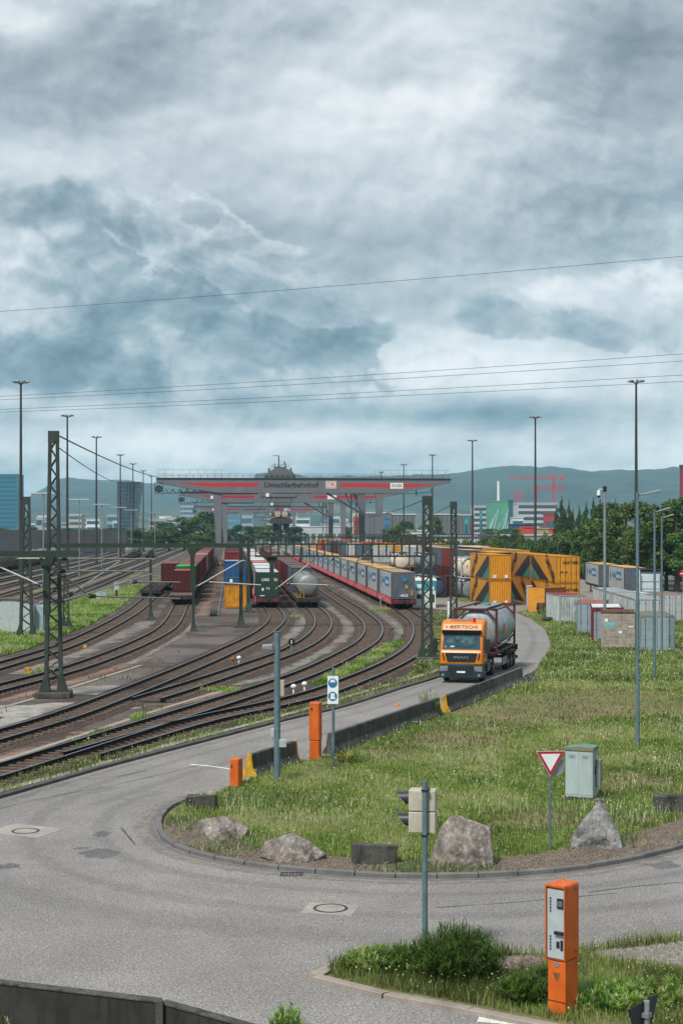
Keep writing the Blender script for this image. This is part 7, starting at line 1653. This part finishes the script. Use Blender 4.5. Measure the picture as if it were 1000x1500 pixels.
# ------------------------------------------------------------------ grass, weeds, stones
PG = [(.065, .15, .018), (.105, .215, .024), (.15, .28, .032), (.21, .34, .05), (.30, .38, .11), (.40, .44, .20)]
PD = [(.045, .10, .018), (.065, .13, .026), (.085, .155, .032), (.11, .17, .04)]
PDRY = [(.12, .14, .04), (.16, .17, .06), (.10, .15, .03), (.20, .20, .09), (.075, .13, .022)]
isl_in = [(p.x, p.y) for p in offset(ISL, -.25)]
core = isl_in + MEADOW[len(ISL):]
near_m = [p for p in core]
m_stone = M('pebble_stone', '#6f645d', rough=.9, var=.4, scale=8)
def pebbles(name, poly, n, s, label, seed=0, mat=None, z=.02):
    r = np.random.RandomState(seed); P = np.array(poly); x0, y0 = P.min(0); x1, y1 = P.max(0); X = r.uniform(x0, x1, n * 5); Y = r.uniform(y0, y1, n * 5); k = pip(X, Y, poly); X, Y = X[k][:n], Y[k][:n]; n = len(X)
    base = np.array([[1, 0, 0], [0, 1, 0], [-1, 0, 0], [0, -1, 0], [0, 0, .8], [0, 0, -.5]], float); a = r.uniform(0, 6.28, n); ca, sa = np.cos(a), np.sin(a); S3 = np.stack([r.uniform(.5, 1.3, n), r.uniform(.5, 1.2, n), r.uniform(.4, .9, n)], 1) * s * r.uniform(.5, 1.4, (n, 1))
    V = base[None] * S3[:, None] * r.uniform(.8, 1.2, (n, 6, 1)); Vx = V[..., 0] * ca[:, None] - V[..., 1] * sa[:, None] + X[:, None]; Vy = V[..., 0] * sa[:, None] + V[..., 1] * ca[:, None] + Y[:, None]; V = np.stack([Vx, Vy, V[..., 2] + z], 2).reshape(-1, 3)
    T = np.array([[0, 1, 4], [1, 2, 4], [2, 3, 4], [3, 0, 4], [1, 0, 5], [2, 1, 5], [3, 2, 5], [0, 3, 5]]); T = (np.arange(n)[:, None, None] * 6 + T[None]).reshape(-1, 3)
    o = bpy.data.objects.new(name, np_mesh(name, V, np.zeros((0, 4), int), None, mat or m_stone, T)); COL.objects.link(o); return tag(o, label, 'gravel', kind='stuff')
ks = offset(ISL, -.2); ki = offset(ISL, -1.9); kw = offset(ISL, -1.3)
band = [(p.x, p.y) for p in ks[6:]] + [(p.x, p.y) for p in reversed(ki[6:])]
sheet('bare_soil', band, .019, M('bare_soil', '#6b5f52', rough=1, var=.3, scale=1.5, speck=.6, world=True, bscale=18))
pebbles('gravel', band, 5200, .045, 'loose brown gravel along the inside of the island kerb', 3)
meadow_near = [p for p in core if p[1] < 75]
bare = [(G(660, 1085).x, G(660, 1085).y, 2.2, 3.0), (G(880, 1030).x, G(880, 1030).y, 5.5, 6.0), (G(575, 1105).x, G(575, 1105).y, 1.2, 1.6), (G(760, 1045).x, G(760, 1045).y, 4, 4)]
grass('meadow_grass', core, 200000, (.05, .17), PG, 'patchy flowering meadow grass covering the island beside the road', 2, .017, .016, .05, True, -.38, [band], rings=bare)
grass('meadow_grass', core, 60000, (.05, .14), PDRY, 'short dry grass between the bare patches of the meadow', 9, .018, .016, .03, True, -.9, [band])
PP_ = [(.36, .40, .16), (.45, .47, .26), (.30, .36, .11), (.50, .50, .32)]
grass('seed_heads', core, 17000, (.10, .27), PP_, 'clumps of pale flowering weeds and seed heads in the meadow', 15, .022, .016, .45, True, .22, [band], rings=bare, flower_col=((.5, .52, .26), (.62, .62, .42)))
grass('meadow_weeds', core, 14000, (.08, .22), PD, 'darker leafy weed clumps among the meadow grass', 16, .05, .016, .0, True, .36, [band], rings=bare)
grass('kerb_weeds', band, 6000, (.05, .2), PG + PD, 'scattered weeds growing out of the gravel behind the kerb', 4, .02, .018, .06, False, .28)
far_m = [(p.x, p.y) for p in gp((800, 920), (806, 950), (780, 990), (1000, 1010), (1200, 1000), (1100, 893), (905, 884))]
grass('meadow_grass', far_m, 60000, (.1, .3), PG + PDRY, 'tall pale grass around the small old containers', 5, .02, .016, .05, True, -.6)
bed = [(p[0], p[1]) for p in PLOT]; bed_in = bed
grass('roadside_grass', bed_in, 36000, (.05, .26), PG + PDRY, 'mixed green and dry grass filling the corner plot', 6, .013, .02, .03, True, -.02, [[(p.x, p.y) for p in plot_tip + plot_low] + [(p.x, p.y) for p in reversed(offset(plot_tip + plot_low, -.26))], [(p.x, p.y) for p in gp((860, 1396), (920, 1391), (1000, 1382), (1100, 1378), (1100, 1424), (1000, 1422), (930, 1416), (885, 1408))], [(p.x, p.y) for p in gp((700, 1404), (790, 1402), (800, 1425), (720, 1432))]])
sheet('gravel_bed', [(p.x, p.y) for p in gp((880, 1398), (930, 1394), (1000, 1387), (1100, 1384), (1100, 1414), (1000, 1415), (940, 1412), (900, 1408))], .0215, M('pale_gravel', '#736e6a', rough=.95, var=.3, scale=2, speck=.9, bscale=13, world=True, bump=.6))
pebbles('gravel', [(p.x, p.y) for p in gp((700, 1404), (790, 1402), (800, 1425), (720, 1432))], 2600, .04, 'brown gravel patch beside the broom shrub', 18)
pebbles('gravel', [(p.x, p.y) for p in gp((860, 1396), (1000, 1380), (1100, 1380), (1100, 1420), (1000, 1412), (900, 1408))], 3500, .035, 'pale gravel strip in the corner plot near the road', 8, M('pale_stone', '#7f7b76', rough=.9, var=.3, scale=8))
verge = [(p.x, p.y) for p in offset(KERB[:-6], -.15)] + [(p.x, p.y) for p in reversed(offset(KERB[:-6], -1.75))]
grass('verge_grass', verge, 36000, (.06, .24), PG + PDRY, 'ragged grass strip between the road kerb and the tracks', 7, .018, .01, .06, True, -.5)
lawn = [(p.x, p.y) for p in gp((-60, 972), (0, 962), (45, 950), (90, 932), (130, 917), (165, 898), (205, 868), (212, 858), (196, 858), (150, 868), (100, 884), (60, 893), (0, 905), (-60, 918))]
sheet('lawn', lawn, .03, m_turf); grass('lawn_grass', lawn, 60000, (.12, .34), PG, 'green lawn between the hut and the curving tracks', 8, .03, .03, .05, True, -.8)
mid = [(p.x, p.y) for p in gp((455, 1003), (500, 982), (560, 948), (590, 936), (592, 944), (565, 962), (520, 985), (470, 1006))]
grass('trackside_grass', mid, 11000, (.06, .26), PG, 'green strip growing between the two outer curving tracks', 10, .03, .02, .05, True, -.5)
rt_ = [(p.x, p.y) for p in gp((628, 905), (660, 893), (690, 895), (698, 925), (680, 950), (640, 975), (600, 990), (620, 960), (636, 935))]
sheet('rough_verge', rt_, .012, m_soil); grass('trackside_grass', rt_, 22000, (.1, .28), PG + PDRY, 'rough grass around the twin lattice masts beside the truck', 11, .03, .02, .08, True, -.5)
yz = [(p.x, p.y) for p in gp((-20, 1120), (150, 1070), (420, 1010), (560, 950), (590, 900), (400, 900), (250, 930), (-20, 1010))]
grass('ballast_weeds', yz, 5200, (.04, .2), PG + PDRY, 'sparse weeds sprouting between the curving tracks', 77, .03, .012, .1, True, .62)
for k, (x, y, rx, ry, n) in enumerate([(560, 893, 1.6, 4, 1500), (490, 868, .5, 4, 300), (305, 1010, .8, 1.2, 500), (150, 1075, .5, 1.5, 700), (210, 1052, .6, 1.5, 700), (330, 1012, .8, 1.0, 500), (435, 903, .8, 2, 400), (62, 985, 1, 2.5, 700), (45, 1150, .5, .8, 900), (680, 880, 1.5, 4, 900), (120, 1088, .4, 1.2, 400)]):
    c = G(x, y); grass('weed_tuft', [(c.x + math.cos(a) * rx, c.y + math.sin(a) * ry) for a in np.linspace(0, 6.28, 12)[:-1]], n // 2, (.05, .2), PG, 'patch of weeds growing on the ballast, one of many', 30 + k, .025, .01, .1, False, -.1)
# shrubs and weeds in the corner plot
def broom(label, x, y, hgt, rad, n, seed, name='broom_shrub', pal=PD, group=None):
    r = np.random.RandomState(seed); p = G(x, y); t = thing(name, label, 'shrub', p, 0, group); V = []; Q = []; c = []
    ns = n // 26
    for i in range(ns):
        a = r.uniform(0, 6.28); q = rad * math.sqrt(r.uniform(0, 1)); h_ = hgt * (1 - .45 * (q / rad) ** 2) * r.uniform(.65, 1.08); bx, by = math.cos(a) * q * .75, math.sin(a) * q * .75; tx, ty = math.cos(a) * q * 1.15 + r.normal() * .06, math.sin(a) * q * 1.15 + r.normal() * .06
        col = np.array(pal[r.randint(len(pal))]) * r.uniform(.7, 1.3)
        for j in range(26):
            f = r.uniform(.12, 1); px, py, pz = bx + (tx - bx) * f, by + (ty - by) * f, h_ * f; an = r.uniform(0, 6.28); el_ = r.uniform(.2, 1.2); L = r.uniform(.06, .15); w = L * .11; dx, dy, dz = math.cos(an) * math.cos(el_) * L, math.sin(an) * math.cos(el_) * L, math.sin(el_) * L
            o = len(V); V += [(px - dy / L * w, py + dx / L * w, pz), (px + dy / L * w, py - dx / L * w, pz), (px + dx + dy / L * w * .4, py + dy - dx / L * w * .4, pz + dz), (px + dx - dy / L * w * .4, py + dy + dx / L * w * .4, pz + dz)]; Q.append((o, o + 1, o + 2, o + 3)); c += [col * r.uniform(.8, 1.25)] * 4
        o = len(V); V += [(bx - .006, by, 0), (bx + .006, by, 0), (tx + .003, ty, h_), (tx - .003, ty, h_)]; Q.append((o, o + 1, o + 2, o + 3)); c += [col * .8] * 4
    o = bpy.data.objects.new('foliage', np_mesh('foliage', np.array(V), np.array(Q), np.array(c), BLADE)); COL.objects.link(o); o.parent = t
    return t
broom('tall dark green broom-like shrub right of the traffic light post', 668, 1437, 1.1, .8, 15000, 1, pal=PD + PG[:1])
broom('lower green shrub at the foot of the traffic light post', 585, 1424, .5, .6, 5000, 2, pal=PD + PG[:2]); broom('small leafy weed clump at the tip of the corner plot', 545, 1424, .48, .5, 6000, 3, pal=PG)
broom('dark weed clump between the broom shrub and the ticket pillar', 768, 1468, .5, .45, 5000, 4, pal=PD + PG[:2]); broom('dark weed clump in front of the ticket pillar side', 798, 1452, .5, .3, 3500, 5, pal=PD + PG[:1]); broom('bushy weeds beside the foot of the tall ticket pillar', 880, 1472, .38, .7, 5000, 6, pal=PG)
broom('sprawling weeds beyond the triangular sign at the corner', 965, 1470, .36, .8, 5000, 7, pal=PG + PDRY[:2]); broom('thin weed poking up at the bottom edge of the road', 420, 1515, .5, .28, 1300, 8, pal=PG)
for k, (x, Y, z, h_, rd) in enumerate([(2, 24.6, -.5, .95, .3), (70, 24.4, -.5, .65, .5), (130, 24.2, -.5, .6, .35), (215, 23.8, -.5, .55, .3), (20, 24.6, -.5, .7, .3)]):
    o = broom('weed clump growing at the foot of the parapet, %s from the picture edge' % ORD[k], 500, 1200, h_ + .5, rd, 3500, 60 + k, 'weed_clump', PG + PD); o.location = ((x - CX) * Y / F, Y, -.75)
broom('sapling growing beside the barrier row behind the mandatory sign', 628, 1049, 1.35, .5, 1600, 90, 'sapling', PG); broom('green bush beside the dark pallet pile', 807, 904, 1.1, 1.1, 6000, 91, 'bush', PG)
broom('yellow flowering weed clump at the foot of the mandatory sign', 505, 1118, .35, .5, 3000, 92, 'weed_clump', [(.35, .3, .04), (.12, .16, .03), (.1, .14, .03)])
# ------------------------------------------------------------------ haze
mh_ = bpy.data.materials.new('haze_air'); mh_.use_nodes = True; nt = mh_.node_tree; nt.nodes.clear(); o_ = nt.nodes.new('ShaderNodeOutputMaterial'); v_ = nt.nodes.new('ShaderNodeVolumePrincipled')
v_.inputs['Color'].default_value = (.45, .78, .98, 1); v_.inputs['Density'].default_value = HAZE; nt.links.new(v_.outputs[0], o_.inputs['Volume'])
mb = MB(); mb.box(-14000, 14000, -190, 14500, -3, 300); o = mb.build('haze', mh_); tag(o, kind='stuff')
# prototypes were only patterns for the copies
for t in [P_c40d, P_c40, P_c20d, P_c20, P_c45, P_c45d, P_far40, P_far20, W_flat, W_deck, W_pocket, W_tank, MP, tp] + TP + PP + SP:
    for c in kids(t):
        for g in kids(c): bpy.data.objects.remove(g)
        bpy.data.objects.remove(c)
    bpy.data.objects.remove(t)
